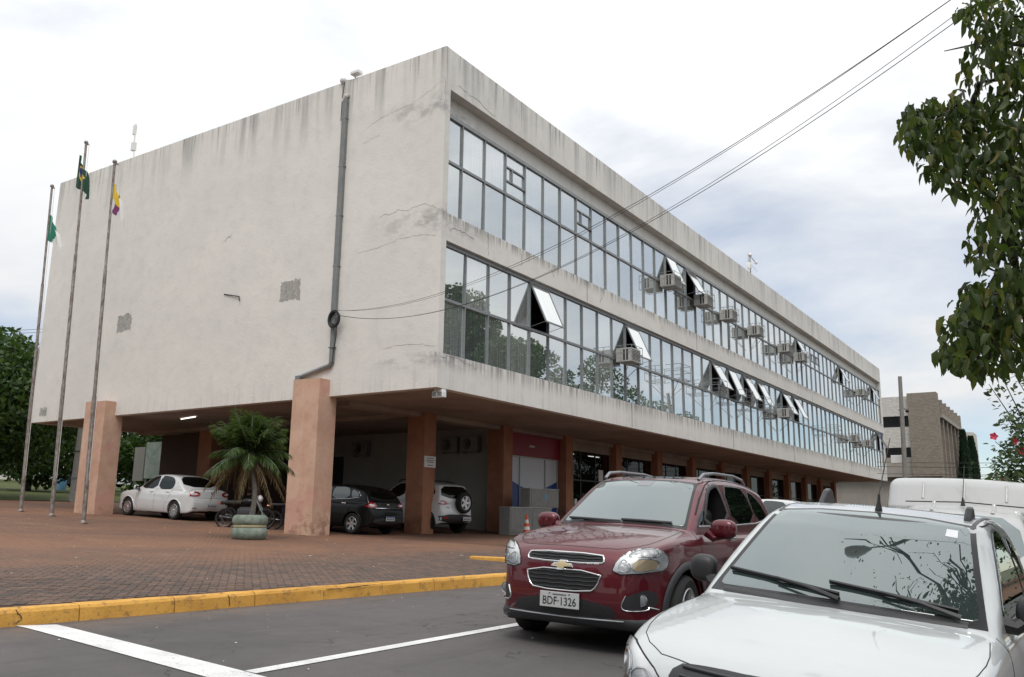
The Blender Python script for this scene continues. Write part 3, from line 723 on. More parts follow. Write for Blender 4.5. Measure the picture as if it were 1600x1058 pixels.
# roof gear
e = empty('roof_floodlight', (-17.95, Y0+.1, ZT), 'white floodlight and camera clamped to the parapet above the downpipe', 'lamp')
MB().tube([(0, 0, -.02), (0, 0, .14)], .02, 6).build('stand', 'galvanised', e); MB().box((-.05, -.2, .10), (.30, .02, .22), .025).build('lamp_head', 'plastic_white', e)
MB().ball((-.42, -.1, .06), .12, nu=10, nv=7).tube([(-.42, -.1, .06), (0, 0, .02)], .02, 5).build('camera_dome', 'plastic_white', e, True)
e = empty('roof_mast', (-29.95, Y0+.3, ZT), 'thin white aerial mast on the roof behind the flagpoles', 'mast')
MB().tube([(0, 0, -.02), (-.1, 0, .75), (-.13, 0, 1.65)], .035, 6).build('pole', 'plastic_white', e)
MB().box((-.2, -.07, .5), (-.02, .07, .85), .01).build('panel_antenna', 'plastic_white', e); MB().box((-.22, -.05, 1.2), (-.09, .05, 1.6), .01).build('panel_antenna', 'plastic_white', e)
e = empty('roof_aerial', (X0-.35, 47.0, ZT), 'small aerial with side arms on the long street parapet', 'aerial')
MB().tube([(0, 0, -.02), (0, 0, 1.45)], .03, 6).build('pole', 'galvanised', e)
MB().tube([(0, -.1, 1.35), (0, 1.1, 1.2)], .02, 5).tube([(0, -.5, .95), (0, 1.3, .7)], .008, 4).tube([(0, -.3, 1.4), (0, -.3, .9)], .012, 4).build('arm', 'galvanised', e)
MB().box((-.1, -.35, .5), (.1, -.05, .85), .02).ball((0, 1.1, 1.2), .1).ball((0, .05, 1.4), .12).build('receiver', 'plastic_white', e, True)

# window air conditioners in welded cages; empty cages
def cage(y0, z0, label, w=.95, h=.62, d=.70, brace=True):
    e = empty('wall_cage', (X0-.05, y0+w/2, z0), label, 'cage', 'welded cages on the street windows')
    b = MB(); r = .012
    X_, Y_ = (0, d), (-w/2, w/2)
    for z in (0, h*.55, h):
        b.tube([(0, Y_[0], z), (d, Y_[0], z), (d, Y_[1], z), (0, Y_[1], z)], r, 4)
    for x in (.25, d):
        for y in Y_: b.tube([(x, y, 0), (x, y, h)], r, 4)
    b.tube([(.06, -w/6, 0), (d, -w/6, 0)], r, 4).tube([(.06, w/6, 0), (d, w/6, 0)], r, 4)
    b.build('bars', 'alu', e)
    if brace: MB().tube([(d*.9, Y_[0], 0), (.0, 0, -.75)], r, 4).tube([(d*.9, Y_[1], 0), (.0, 0, -.75)], r, 4).build('bracket', 'alu', e)
    return e
def air_con(y0, z0, label, w=.80, h=.52, d=.66):
    e = empty('air_conditioner', (X0-.06, y0+.95/2, z0+.016), label, 'air conditioner', 'window air conditioners on the street front')
    MB().box((0, -w/2, 0), (d, w/2, h), .012).build('case', 'ac_case', e)
    b = MB()
    for k in range(2): b.box((.30+.13*k, -w/2-.004, .05), (.38+.13*k, -w/2+.01, h-.05))
    b.box((d-.01, -w/2+.06, .05), (d+.004, w/2-.06, h-.06)); vent = b.build('vent', 'ac_dark', e)
    b = MB()
    for k in range(7): b.box((d+.004, -w/2+.07, .075+k*.055), (d+.010, w/2-.07, .093+k*.055))
    b.build('louvre', 'ac_case', vent)
lowz, upz = 7.24, 11.20
AC_UP = [(33.25, 'below the first open upper window'), (37.15, 'second along the upper windows'), (40.6, 'third along the upper windows'), (44.9, 'fourth along the upper windows'), (50.5, 'fifth along the upper windows'), (53.9, 'sixth along the upper windows under an open sash'), (71.7, 'farthest along the upper windows')]
AC_LO = [(28.9, 'nearest one on the lower windows'), (49.75, 'second along the lower windows'), (68.0, 'third along the lower windows'), (72.9, 'last of the lower windows')]
for y, t in AC_UP:
    cage(y, upz-.0, 'steel cage holding an air conditioner, '+t, brace=y > 44); air_con(y+.02, upz, 'grey box air conditioner, '+t)
for y, t in AC_LO:
    cage(y, lowz, 'steel cage holding an air conditioner, '+t); air_con(y+.02, lowz, 'grey box air conditioner, '+t)
for y, w, t in ((33.7, 1.05, 'first'), (38.3, 1.1, 'second'), (42.2, 1.1, 'third'), (45.3, 1.1, 'fourth'), (61.2, 1.6, 'fifth')):
    cage(y, lowz+.02, 'empty steel cage on the lower windows, %s from the front corner' % t, w)
# blue cloth hanging out of the last lower window
b = MB(); vs = []
for i in range(7):
    for j in range(4): vs.append((XG+.32+.04*math.sin(j*2.2+i)+.02*i, 79.6+j*.22, 8.95-i*.24))
b.add(vs, [(i*4+j, i*4+j+1, i*4+j+5, i*4+j+4) for i in range(6) for j in range(3)])
tag(b.build('blue_curtain', material('blue_cloth', (.03, .05, .22), .8), None, True), 'blue cloth hanging out of the far end lower window', 'curtain')
material('condenser_dim', (.17, .17, .16), .6)
# split air conditioners on the parking wall
def split_unit(x, label):
    e = empty('split_condenser', (x, YW, 3.95), label, 'air conditioner', 'condensers on the parking wall')
    MB().box((-.42, -.32, 0), (.42, -.04, .6), .015).build('case', 'condenser_dim', e)
    fn = MB().lathe([(.02, 0), (.22, 0), (.24, .012)], 20, (-.1, -.326, .3), 'y').build('fan', 'ac_dark', e)
    b = MB()
    for r in (.08, .14, .2): b.lathe([(r, -.0), (r+.008, -.008)], 20, (-.1, -.33, .3), 'y')
    b.build('fan_guard', 'ac_case', fn)
    MB().box((-.35, -.3, -.05), (-.3, 0, 0)).box((.3, -.3, -.05), (.35, 0, 0)).build('bracket', 'alu', e)
split_unit(-25.8, 'dim condenser on the parking wall left of the second column'); split_unit(-21.0, 'dim condenser on the parking wall right of the second column'); split_unit(-20.0, 'smaller dim condenser beside the third column')
# ================================================================== vehicles: smooth bodies from three drawn views
def chaikin(P, n=2, closed=True):
    P = np.asarray(P, float)
    for _ in range(n):
        Q = np.roll(P, -1, 0); A = .75*P+.25*Q; B = .25*P+.75*Q
        P = np.stack([A, B], 1).reshape(-1, 2)
    return P
def sd_poly(P, px, py):
    d = np.full(px.shape, 1e9); ins = np.zeros(px.shape, bool); n = len(P)
    for i in range(n):
        ax, ay = P[i]; bx, by = P[(i+1) % n]; ex, ey = bx-ax, by-ay; l2 = ex*ex+ey*ey
        if l2 < 1e-14: continue
        wx = px-ax; wy = py-ay; t = np.clip((wx*ex+wy*ey)/l2, 0, 1); dx = wx-ex*t; dy = wy-ey*t
        np.minimum(d, dx*dx+dy*dy, out=d)
        if ay != by: ins ^= ((ay > py) != (by > py)) & (px < ex*(py-ay)/ey+ax)
    d = np.sqrt(d); return np.where(ins, -d, d)
def smax(a, b, k):
    h = np.clip(.5+.5*(a-b)/k, 0, 1); return b+(a-b)*h+k*h*(1-h)
def smin(a, b, k): return -smax(-a, -b, k)
class Field2:
    def __init__(s, P, lo, hi, h):
        s.lo = np.array(lo); s.h = h; n = np.ceil((np.array(hi)-s.lo)/h).astype(int)+2; s.n = n
        gx = s.lo[0]+h*np.arange(n[0]); gy = s.lo[1]+h*np.arange(n[1]); X, Y = np.meshgrid(gx, gy, indexing='ij'); s.f = sd_poly(P, X, Y)
    def __call__(s, x, y):
        u = np.clip((x-s.lo[0])/s.h, 0, s.n[0]-1.001); w = np.clip((y-s.lo[1])/s.h, 0, s.n[1]-1.001)
        i = u.astype(int); j = w.astype(int); a = u-i; b = w-j; f = s.f
        return (f[i, j]*(1-a)+f[i+1, j]*a)*(1-b)+(f[i, j+1]*(1-a)+f[i+1, j+1]*a)*b
def surface_nets(D, org, h):
    S = D < 0
    nx, ny, nz = D.shape
    c = np.zeros((nx-1, ny-1, nz-1), np.int8)
    for dx in (0, 1):
        for dy in (0, 1):
            for dz in (0, 1): c += S[dx:nx-1+dx, dy:ny-1+dy, dz:nz-1+dz]
    act = (c > 0) & (c < 8); idx = -np.ones(act.shape, np.int64); I = np.argwhere(act); idx[act] = np.arange(len(I))
    acc = np.zeros((len(I), 3)); cnt = np.zeros(len(I))
    cor = [(dx, dy, dz) for dx in (0, 1) for dy in (0, 1) for dz in (0, 1)]
    for a in cor:
        for b in cor:
            if sum(b)-sum(a) == 1 and all(q >= p for p, q in zip(a, b)):
                da = D[I[:, 0]+a[0], I[:, 1]+a[1], I[:, 2]+a[2]]; db = D[I[:, 0]+b[0], I[:, 1]+b[1], I[:, 2]+b[2]]
                m = (da < 0) != (db < 0); t = np.where(m, da/np.where(m, da-db, 1), 0)
                acc += np.where(m[:, None], np.array(a)+t[:, None]*(np.array(b)-np.array(a)), 0); cnt += m
    V = (I+acc/cnt[:, None])*h+org
    F = []
    for ax in range(3):
        u, w = (ax+1) % 3, (ax+2) % 3
        sl = [slice(1, -1)]*3; sl[ax] = slice(0, -1); 
        A = S[tuple(sl)]; sl2 = list(sl); sl2[ax] = slice(1, None); B = S[tuple(sl2)]
        E = np.argwhere(A != B); inside_first = A[A != B]
        E = E.copy(); E[:, u] += 1; E[:, w] += 1
        def cell(du, dw):
            q = E.copy(); q[:, u] += du; q[:, w] += dw; return idx[q[:, 0], q[:, 1], q[:, 2]]
        q = np.stack([cell(-1, -1), cell(0, -1), cell(0, 0), cell(-1, 0)], 1)
        q[~inside_first] = q[~inside_first][:, ::-1]; F.append(q)
    F = np.concatenate(F); F = F[(F >= 0).all(1)]
    return V, F
AX = {'F': ((0, 1, 0), lambda u, w: (u, -.6, w)), 'B': ((0, -1, 0), lambda u, w: (u, 6.2, w)), 'L': ((-1, 0, 0), lambda u, w: (1.6, u, w)), 'R': ((1, 0, 0), lambda u, w: (-1.6, u, w)), 'T': ((0, 0, -1), lambda u, w: (u, w, 2.6))}
def keep_main(F):
    """the largest connected piece of a face list"""
    par = {}
    def find(a):
        while par.setdefault(a, a) != a: par[a] = par[par[a]]; a = par[a]
        return a
    for f in F:
        r = find(f[0])
        for v in f[1:]: par[find(v)] = r
    grp = {}
    for f in F: grp.setdefault(find(f[0]), []).append(f)
    return max(grp.values(), key=len) if grp else F
class Car:
    """nose at y=0 pointing to -Y, wheels on z=0; side / front / plan outlines are intersected with soft edges"""
    def __init__(s, root, side, front, plan, gside, gfront, L, bow=(.16, .10), gbow=(.22, .12), crown=.05, gcrown=.06, k=(.05, .05, .07, .03), wheels=(.85, 3.4, .33), well=.39, box=None, pockets=(), gplan=None, track=.62, creases=()):
        s.root = root; s.L = L; s.bow = bow; s.gbow = gbow; s.crown = crown; s.gcrown = gcrown; s.k = k
        s.P = [np.array(side), np.array(front), np.array(plan), np.array(gside), np.array(gfront)]
        s.wheels = wheels; s.well = well; s.box = box; s.pockets = pockets; s.track = track; s.creases = creases; s.fld = None
    def _eval(s, x, y, z, side, front, plan, gside, gfront):
        ax = np.abs(x); a2 = ax*ax; t = np.clip(y/s.L, 0, 1)
        yw = y-s.bow[0]*a2*(1-t)+s.bow[1]*a2*t; zw = z+s.crown*a2
        d = smax(smax(side(yw, zw), front(ax, z), s.k[0]), plan(ax, y), s.k[1])
        yg = y-s.gbow[0]*a2*(1-t)+s.gbow[1]*a2*t; zg = z+s.gcrown*a2
        gd = smax(gside(yg, zg), gfront(ax, z), s.k[2])
        d = smin(d, gd, s.k[3])
        if s.box is not None:
            (bx0, by0, by1, bz0, bz1, r) = s.box
            qx = ax-bx0+r-.03*(1.0-np.clip((z-bz0)/(bz1-bz0), 0, 1)); qy = np.maximum(by0+.55*np.maximum(z-1.52, 0)-y, y-by1)+r; qz = np.maximum(bz0-z, z-bz1+.05*a2)+r
            db = np.sqrt(np.maximum(qx, 0)**2+np.maximum(qy, 0)**2+np.maximum(qz, 0)**2)+np.minimum(np.maximum(np.maximum(qx, qy), qz), 0)-r
            d = smin(d, db, .02)
        for y0_, y1_, z0_, dep, wid in s.creases:                # rounded swage line pressed into the flanks
            q = np.exp(-((z-z0_-.02*(y-y0_))/wid)**2)*np.clip((y-y0_)/.25, 0, 1)*np.clip((y1_-y)/.25, 0, 1); d = d+dep*q*(ax > .5)
        for yc in s.wheels[:2]:
            dw = np.maximum(np.hypot(y-yc, z-s.wheels[2])-s.well, s.track-.13-ax); d = smax(d, -dw, .012)
        for side_, poly, depth in s.pockets:
            dw = np.maximum(sd_poly(np.array(poly), y, z) if not np.isscalar(y) else 0, depth-side_*x); d = smax(d, -dw, .01)
        return d
    def sdf(s, p):
        f = [lambda a, b, P=P: sd_poly(P, a, b) for P in s.P]
        return s._eval(p[:, 0], p[:, 1], p[:, 2], *f)
    def grad(s, p, e=.002):
        g_ = np.zeros_like(p)
        for i in range(3):
            q = p.copy(); q[:, i] += e; r = p.copy(); r[:, i] -= e; g_[:, i] = s.sdf(q)-s.sdf(r)
        return g_/np.maximum(np.linalg.norm(g_, axis=1), 1e-9)[:, None]
    def build_body(s, paint, h=.03, ztop=1.75, name='body', dark='car_black', xmax=.98):
        lo = np.array([-xmax-2*h, -.12, .08]); hi = np.array([xmax+2*h, s.L+.15, ztop])
        flds = []
        for i, P in enumerate(s.P):
            if i in (0, 3): flds.append(Field2(P, (-.7, -.2), (s.L+.7, ztop+.2), .012))
            elif i in (1, 4): flds.append(Field2(P, (-.05, -.2), (1.2, ztop+.2), .012))
            else: flds.append(Field2(P, (-.05, -.3), (1.2, s.L+.4), .012))
        n = np.ceil((hi-lo)/h).astype(int); X, Y, Z = np.meshgrid(*[lo[i]+h*np.arange(n[i]) for i in range(3)], indexing='ij')
        D = s._eval(X, Y, Z, *flds); s.flds = flds
        V, F = surface_nets(D, lo, h)
        for _ in range(2):
            g_ = s.grad(V); d = s.sdf(V); V = V-g_*np.clip(d, -h, h)[:, None]*.95
        nrm = s.grad(V)
        C = V[F].mean(1); mi = np.zeros(len(F), int)
        fn = np.cross(V[F[:, 2]]-V[F[:, 0]], V[F[:, 3]]-V[F[:, 1]]); flip = (fn*nrm[F].mean(1)).sum(1) < 0; F[flip] = F[flip][:, ::-1]
        for yc in s.wheels[:2]: mi |= ((np.hypot(C[:, 1]-yc, C[:, 2]-s.wheels[2]) < s.well+.008) & (np.abs(C[:, 0]) < .80) & (np.abs(nrm[F].mean(1)[:, 0]) < .75))
        for side_, poly, depth in s.pockets:
            mi |= (sd_poly(np.array(poly), C[:, 1], C[:, 2]) < .012) & (side_*C[:, 0] > depth-.03) & (s._pocket_deep(C, side_))
        mi |= (nrm[F].mean(1)[:, 2] < -.8) & (C[:, 2] < .5)
        me = np_mesh(name, V, F, [paint, dark], True, mi, nrm)
        s.body = put(name, me, s.root); return s.body
    def _pocket_deep(s, C, side_):
        pk = s.pockets; s.pockets = (); d = s.sdf(C); s.pockets = pk; return d < -.012
    def cast(s, uv, axis):
        d, st = AX[axis]; d = np.array(d, float); p = np.array([st(u, w) for u, w in uv], float)
        pk, s.pockets = s.pockets, ()
        act = np.arange(len(p))
        for _ in range(60):
            q = p[act]; v = s._eval(q[:, 0], q[:, 1], q[:, 2], *s.flds); p[act] = q+d*(v*.8)[:, None]
            act = act[(np.abs(v) > 6e-4) & (np.abs(p[act][:, 1]-3) < 5) & (np.abs(p[act][:, 0]) < 2.5) & (p[act][:, 2] > -.5)]
            if not len(act): break
        for _ in range(3): p = p+d*(s.sdf(p)*.85)[:, None]
        bad = np.abs(s.sdf(p)) > .004
        nr = s.grad(p); s.pockets = pk
        return p, nr, bad
    def patch(s, name, outline, axis, off, mat, parent=None, res=.035, skirt=.012, smooth_outline=1, local=None):
        out = chaikin(outline, smooth_outline) if smooth_outline else np.array(outline, float)
        # densify outline
        Q = []
        for i in range(len(out)):
            a, b = out[i], out[(i+1) % len(out)]; k = max(1, int(np.ceil(np.linalg.norm(b-a)/res)))
            for t in range(k): Q.append(a+(b-a)*t/k)
        Q = np.array(Q); lo, hi = Q.min(0), Q.max(0)
        gx, gy = np.meshgrid(np.arange(lo[0]+res/2, hi[0], res), np.arange(lo[1]+res/2, hi[1], res)); G = np.stack([gx.ravel(), gy.ravel()], 1)
        G = G[sd_poly(Q, G[:, 0], G[:, 1]) < -res*.35] if len(G) else G
        nb = len(Q); pts = np.concatenate([Q, G]) if len(G) else Q
        r = delaunay_2d_cdt([Vector(p) for p in pts], [(i, (i+1) % nb) for i in range(nb)], [list(range(nb))], 1, 1e-6)
        v2 = np.array([tuple(v) for v in r[0]])
        P, nr, bad = s.cast(v2, axis)
        F = [list(f) for f in r[2] if not bad[list(f)].any() and max(np.linalg.norm(P[f[a]]-P[f[a-1]]) for a in range(len(f))) < max(.2, 5*res)]
        V = P+nr*off
        F = keep_main(F)
        # skirt along the rim
        cnt = {}
        for f in F:
            for i in range(len(f)):
                e = (f[i], f[(i+1) % len(f)]); cnt[tuple(sorted(e))] = cnt.get(tuple(sorted(e)), 0)+1
        rim = []
        for f in F:
            for i in range(len(f)):
                e = (f[i], f[(i+1) % len(f)])
                if cnt[tuple(sorted(e))] == 1: rim.append(e)
        ids = sorted(set(i for e in rim for i in e)); mp = {q: len(V)+k for k, q in enumerate(ids)}
        V2 = np.array([P[q]+nr[q]*(off-skirt) for q in ids]).reshape(-1, 3)
        FF = [tuple(f) for f in F]+[(e[0], mp[e[0]], mp[e[1]], e[1]) for e in rim]
        VV = np.concatenate([V, V2]); NNr = np.concatenate([nr, nr[ids]]); used = sorted(set(i for f in FF for i in f)); rm = {q: k for k, q in enumerate(used)}
        VV = VV[used]; NNr = NNr[used]; f0 = [q[0] for q in FF]; FF = [tuple(rm[i] for i in f) for f in FF]
        me = bpy.data.meshes.new(name); me.from_pydata([tuple(q) for q in VV], [], FF)
        # orient the face side outwards
        nf = len(F); me.materials.append(M[mat]); c0 = np.array(me.polygons[0].normal) if nf else None
        tot = sum(float(np.dot(me.polygons[i].normal, nr[F[i][0]])) for i in range(nf))
        if tot < 0: me.flip_normals()
        me.polygons.foreach_set('use_smooth', [i < nf for i in range(len(me.polygons))])
        me.normals_split_custom_set_from_vertices([tuple(q) for q in NNr])
        return put(name, me, parent or s.root)
    def strip(s, name, line, width, axis, off, mat, parent=None, closed=False, bulge=.0, res=.03, rnd=0):
        L_ = np.array(line, float)
        if rnd: L_ = chaikin(L_, rnd) if closed else np.concatenate([L_[:1], chaikin(L_, rnd)[:-2**rnd], L_[-1:]])
        Q = []; m = len(L_) if closed else len(L_)-1
        for i in range(m):
            a, b = L_[i], L_[(i+1) % len(L_)]; k = max(1, int(np.ceil(np.linalg.norm(b-a)/res)))
            for t in range(k): Q.append(a+(b-a)*t/k)
        if not closed: Q.append(L_[-1])
        Q = np.array(Q); n = len(Q)
        T = (np.roll(Q, -1, 0)-np.roll(Q, 1, 0)) if closed else np.gradient(Q, axis=0)
        T /= np.maximum(np.linalg.norm(T, axis=1), 1e-9)[:, None]; Nn = np.stack([-T[:, 1], T[:, 0]], 1)
        offs = [-.5, -.3, 0, .3, .5]; hs = [-.006, .7*bulge, bulge, .7*bulge, -.006] if bulge else [-.004, 0, 0, 0, -.004]
        P, nr, bad = s.cast(np.concatenate([Q+Nn*width*o for o in offs]), axis)
        V = P+nr*(off+np.repeat(hs, n))[:, None]
        F = []
        for r in range(len(offs)-1):
            for i in range(n if closed else n-1):
                j = (i+1) % n; q = (r*n+i, r*n+j, (r+1)*n+j, (r+1)*n+i)
                if not bad[list(q)].any() and max(np.linalg.norm(P[q[a]]-P[q[b]]) for a, b in ((0, 1), (1, 2), (2, 3), (3, 0))) < max(.12, 4*res): F.append(q)
        if not F: return None
        F = keep_main(F)
        used = sorted(set(i for f in F for i in f)); rm = {q: k for k, q in enumerate(used)}; V = V[used]; nr = nr[used]; F = [tuple(rm[i] for i in f) for f in F]
        me = bpy.data.meshes.new(name); me.from_pydata([tuple(q) for q in V], [], F); me.materials.append(M[mat])
        tot = sum(float(np.dot(me.polygons[i].normal, nr[F[i][0]])) for i in range(0, len(F), 3))
        if tot < 0: me.flip_normals()
        me.polygons.foreach_set('use_smooth', [True]*len(F)); me.update()
        return put(name, me, parent or s.root)
    def sides(s, fn):
        for ax_, sg in (('L', 1), ('R', -1)): fn(ax_, sg)
    def arch_lips(s, mat, w=.05, name='wheel_arch', out=.012):
        for yc in s.wheels[:2]:
            for ax_ in 'LR':
                r = s.well+w*.42; pts = [(yc+r*math.cos(t), s.wheels[2]+r*math.sin(t)) for t in np.linspace(-.28, PI+.28, 26)]
                s.strip(name, pts, w, ax_, out, mat, bulge=.012)
    def wheel_set(s, R=.33, W=.21, style='alloy', rimc='rim_silver', n=5, steer=0.):
        me = wheel_meshes(R, W, style, rimc, n)
        for yc in s.wheels[:2]:
            for sg in (1, -1):
                e = put('wheel', me[0], s.root, (sg*(s.track+.115), yc, R), (0, 0, (0 if sg > 0 else PI)+(steer if yc < 2 else 0)))
                for nm, m_ in me[1:]: put(nm, m_, e)
WHEELS = {}
def wheel_meshes(R, W, style, rimc, n):
    key = (R, W, style, rimc, n)
    if key in WHEELS: return WHEELS[key]
    ri = R*.66
    ty = MB().lathe([(ri*.98, -W/2+.01), (R*.86, -W/2), (R*.96, -W/2+.02), (R, -W/2+.05), (R, W/2-.05), (R*.96, W/2-.02), (R*.86, W/2), (ri, W/2-.012), (ri*.98, W/2-.03)], 40, axis='x')
    b = MB(); b.lathe([(ri*1.0, W/2-.012), (ri*.96, W/2-.006), (ri*.92, W/2-.03), (ri*.9, -W/2+.02)], 40, axis='x')
    bk = MB().lathe([(.0, W/2-.075), (ri*.92, W/2-.085)], 32, axis='x')
    for k in range(n):
        a = 2*PI*k/n
        for da in ((-.0,) if style == 'steel' else (-.13, .13)):
            c0, s0 = math.cos(a+da*1.6), math.sin(a+da*1.6); c1, s1 = math.cos(a+da), math.sin(a+da); wd = .045*R/.33 if style != 'steel' else .09*R/.33
            vs = []
            for rr, cc, ss, xx, ww in ((ri*.15, c0, s0, W/2-.022, wd*.9), (ri*.95, c1, s1, W/2-.014, wd*.62)):
                for sgn in (-1, 1):
                    py_, pz_ = rr*cc-ss*ww*.5*sgn, rr*ss+cc*ww*.5*sgn
                    vs += [(xx, py_, pz_), (xx-.045, py_, pz_)]
            b.add(vs, [(0, 2, 6, 4), (1, 5, 7, 3), (0, 4, 5, 1), (2, 3, 7, 6), (4, 6, 7, 5), (0, 1, 3, 2)])
    hub = MB().lathe([(0, W/2-.004), (ri*.17, W/2-.008), (ri*.24, W/2-.03), (ri*.24, W/2-.07)], 20, axis='x')
    disc = MB().lathe([(.0, -.02), (R*.5, -.02), (R*.5, 0), (0, 0)], 24, axis='x')
    r = [ty.mesh('tyre', 'tyre', True), ('rim', b.mesh('rim', rimc, True)), ('wheel_disc', bk.mesh('wheel_disc', 'car_black')), ('hub_cap', hub.mesh('hub_cap', rimc, True))]
    WHEELS[key] = r; return r
def rc(P, r=.03):
    """outline with small round corners"""
    P = [np.array(p, float) for p in P]; out = []
    for i, p in enumerate(P):
        a, b = P[i-1], P[(i+1) % len(P)]; ua = (a-p)/np.linalg.norm(a-p); ub = (b-p)/np.linalg.norm(b-p)
        if np.dot(ua, ub) < -.9: out.append(tuple(p)); continue
        q0, q1 = p+ua*r, p+ub*r; out += [tuple(q0), tuple(.25*q0+.5*p+.25*q1), tuple(q1)]
    return out
def rect(x0, x1, y0, y1): return [(x0, y0), (x1, y0), (x1, y1), (x0, y1)]
def mir(P): return [(-a, b) for a, b in P][::-1]
def plate(root, y, z, facing, w=.40, h=.13, txt=None, top=None, tilt=0., x=0., blue=False):
    """licence plate; facing -1 front (towards -Y), +1 rear"""
    e = MB().box((-w/2, -.004, -h/2), (w/2, .004, h/2), .003).build('licence_plate', 'plate_grey', root); e.location = (x, y, z)
    e.rotation_euler = (tilt, 0, 0 if facing < 0 else PI)
    if txt: put('plate_characters', text_mesh('plate_characters', txt, h*.74, 'plate_ink', .0015), e, (0, -.0055, -h*.10), (PI/2, 0, 0)).scale = (.86, 1, 1)
    if not txt:
        b = MB()
        for k in range(7): b.box((-w*.36+k*w*.12-.013, -.0062, -h*.30), (-w*.36+k*w*.12+.013, -.0045, h*.14-(k % 3)*.012))
        tag(b.build('plate_characters', 'plate_ink', e), kind='stuff')
    if top: put('plate_legend', text_mesh('plate_legend', top, h*.2, 'plate_ink', .0012), e, (0, -.0052, h*.33), (PI/2, 0, 0))
    if blue: MB().box((-w/2+.004, -.0062, h*.26), (w/2-.004, -.0045, h*.46)).build('plate_band', 'plate_blue', e)
    return e

g = NG('tyre'); g.done((.018, .018, .018), .75, None)
material('car_black', (.010, .010, .011), .6)
material('plastic_black', (.020, .020, .022), .42, bump=.15, bump_scale=300)
material('plastic_dark', (.032, .033, .036), .38)
material('chrome', (.78, .78, .78), .10, 1.)
material('rim_silver', (.52, .53, .54), .28, .85)
material('seal_black', (.008, .008, .009), .35)
material('gap_dark', (.012, .010, .010), .8)
material('plate_grey', (.52, .53, .53), .35, .2)
material('plate_ink', (.015, .015, .017), .5)
material('plate_blue', (.02, .06, .30), .4)
material('lamp_red', (.32, .008, .012), .12, coat=1.)
material('lamp_white', (.60, .60, .62), .12, coat=1.)
material('lamp_amber', (.88, .70, .45), .2, .2)
material('gold', (.66, .52, .30), .3, .6)
material('reflector', (.88, .89, .90), .2, .3, var=.45, var_scale=26, bump=.5, bump_scale=30)
material('lamp_bezel', (.86, .87, .88), .25, .1)
material('grey_trim', (.26, .265, .28), .3, .5)
def paint_mat(name, col, metal=0., rough=.35, flake=0.):
    g = NG(name); base = g.mix(g.rng(g.noise(1.3, 5), .35, .7, 0, .12), col, tuple(c*.72 for c in col))
    base = g.mix(g.op('MULTIPLY', g.rng(g.sep()[2], .75, .30, 0, .35), g.rng(g.noise(6, 5), .35, .65)), base, (.16, .12, .10))
    g.done(base, rough, None, spec=.5); g.b.inputs['Metallic'].default_value = metal
    g.b.inputs['Coat Weight'].default_value = 1.; g.b.inputs['Coat Roughness'].default_value = .025; g.b.inputs['Coat IOR'].default_value = 1.55
    return M[name]
paint_mat('paint_wine', (.098, .002, .009), .45, .38); M['paint_wine'].node_tree.nodes['Principled BSDF'].inputs['Coat Weight'].default_value = .75
paint_mat('paint_white', (.60, .61, .615), 0, .35)
paint_mat('paint_silver_white', (.47, .495, .50), .0, .35); paint_mat('paint_van', (.41, .415, .41), 0, .38)
paint_mat('paint_blacked', (.005, .005, .006), 0, .4); M['paint_blacked'].node_tree.nodes['Principled BSDF'].inputs['Coat Weight'].default_value = .16; M['paint_blacked'].node_tree.nodes['Principled BSDF'].inputs['Specular IOR Level'].default_value = .2
def car_glass(name, behind, mirror, tint=(.86, .93, .93), full=1.):
    m = bpy.data.materials.new(name); m.use_nodes = True; nt = m.node_tree; N = nt.nodes; L = nt.links; N.clear()
    out = N.new('ShaderNodeOutputMaterial'); mx = N.new('ShaderNodeMixShader'); L.new(mx.outputs[0], out.inputs[0])
    d = N.new('ShaderNodeBsdfDiffuse'); d.inputs['Color'].default_value = (*behind, 1); gl = N.new('ShaderNodeBsdfGlossy'); gl.inputs['Roughness'].default_value = .008; gl.inputs['Color'].default_value = (*tint, 1)
    fr = N.new('ShaderNodeFresnel'); fr.inputs['IOR'].default_value = 1.5
    mr2 = N.new('ShaderNodeMapRange'); mr2.inputs[1].default_value = .04; mr2.inputs[2].default_value = .45; mr2.inputs[3].default_value = mirror; mr2.inputs[4].default_value = full; L.new(fr.outputs[0], mr2.inputs[0])
    L.new(mr2.outputs[0], mx.inputs[0]); L.new(d.outputs[0], mx.inputs[1]); L.new(gl.outputs[0], mx.inputs[2]); M[name] = m
car_glass('windscreen_glass', (.030, .042, .042), .19)
car_glass('side_glass', (.008, .010, .011), .10, full=.7)
car_glass('privacy_glass', (.003, .004, .004), .03, full=.45)
def lens_mat():
    m = bpy.data.materials.new('clear_lens'); m.use_nodes = True; nt = m.node_tree; N = nt.nodes; L = nt.links; N.clear()
    out = N.new('ShaderNodeOutputMaterial'); mx = N.new('ShaderNodeMixShader'); L.new(mx.outputs[0], out.inputs[0])
    t = N.new('ShaderNodeBsdfTransparent'); t.inputs['Color'].default_value = (.98, .985, .99, 1); gl = N.new('ShaderNodeBsdfGlossy'); gl.inputs['Roughness'].default_value = .02
    fr = N.new('ShaderNodeFresnel'); fr.inputs['IOR'].default_value = 1.5; mr = N.new('ShaderNodeMapRange'); mr.inputs[1].default_value = .0; mr.inputs[2].default_value = 1; mr.inputs[3].default_value = .03; L.new(fr.outputs[0], mr.inputs[0])
    L.new(mr.outputs[0], mx.inputs[0]); L.new(t.outputs[0], mx.inputs[1]); L.new(gl.outputs[0], mx.inputs[2]); M['clear_lens'] = m
lens_mat()
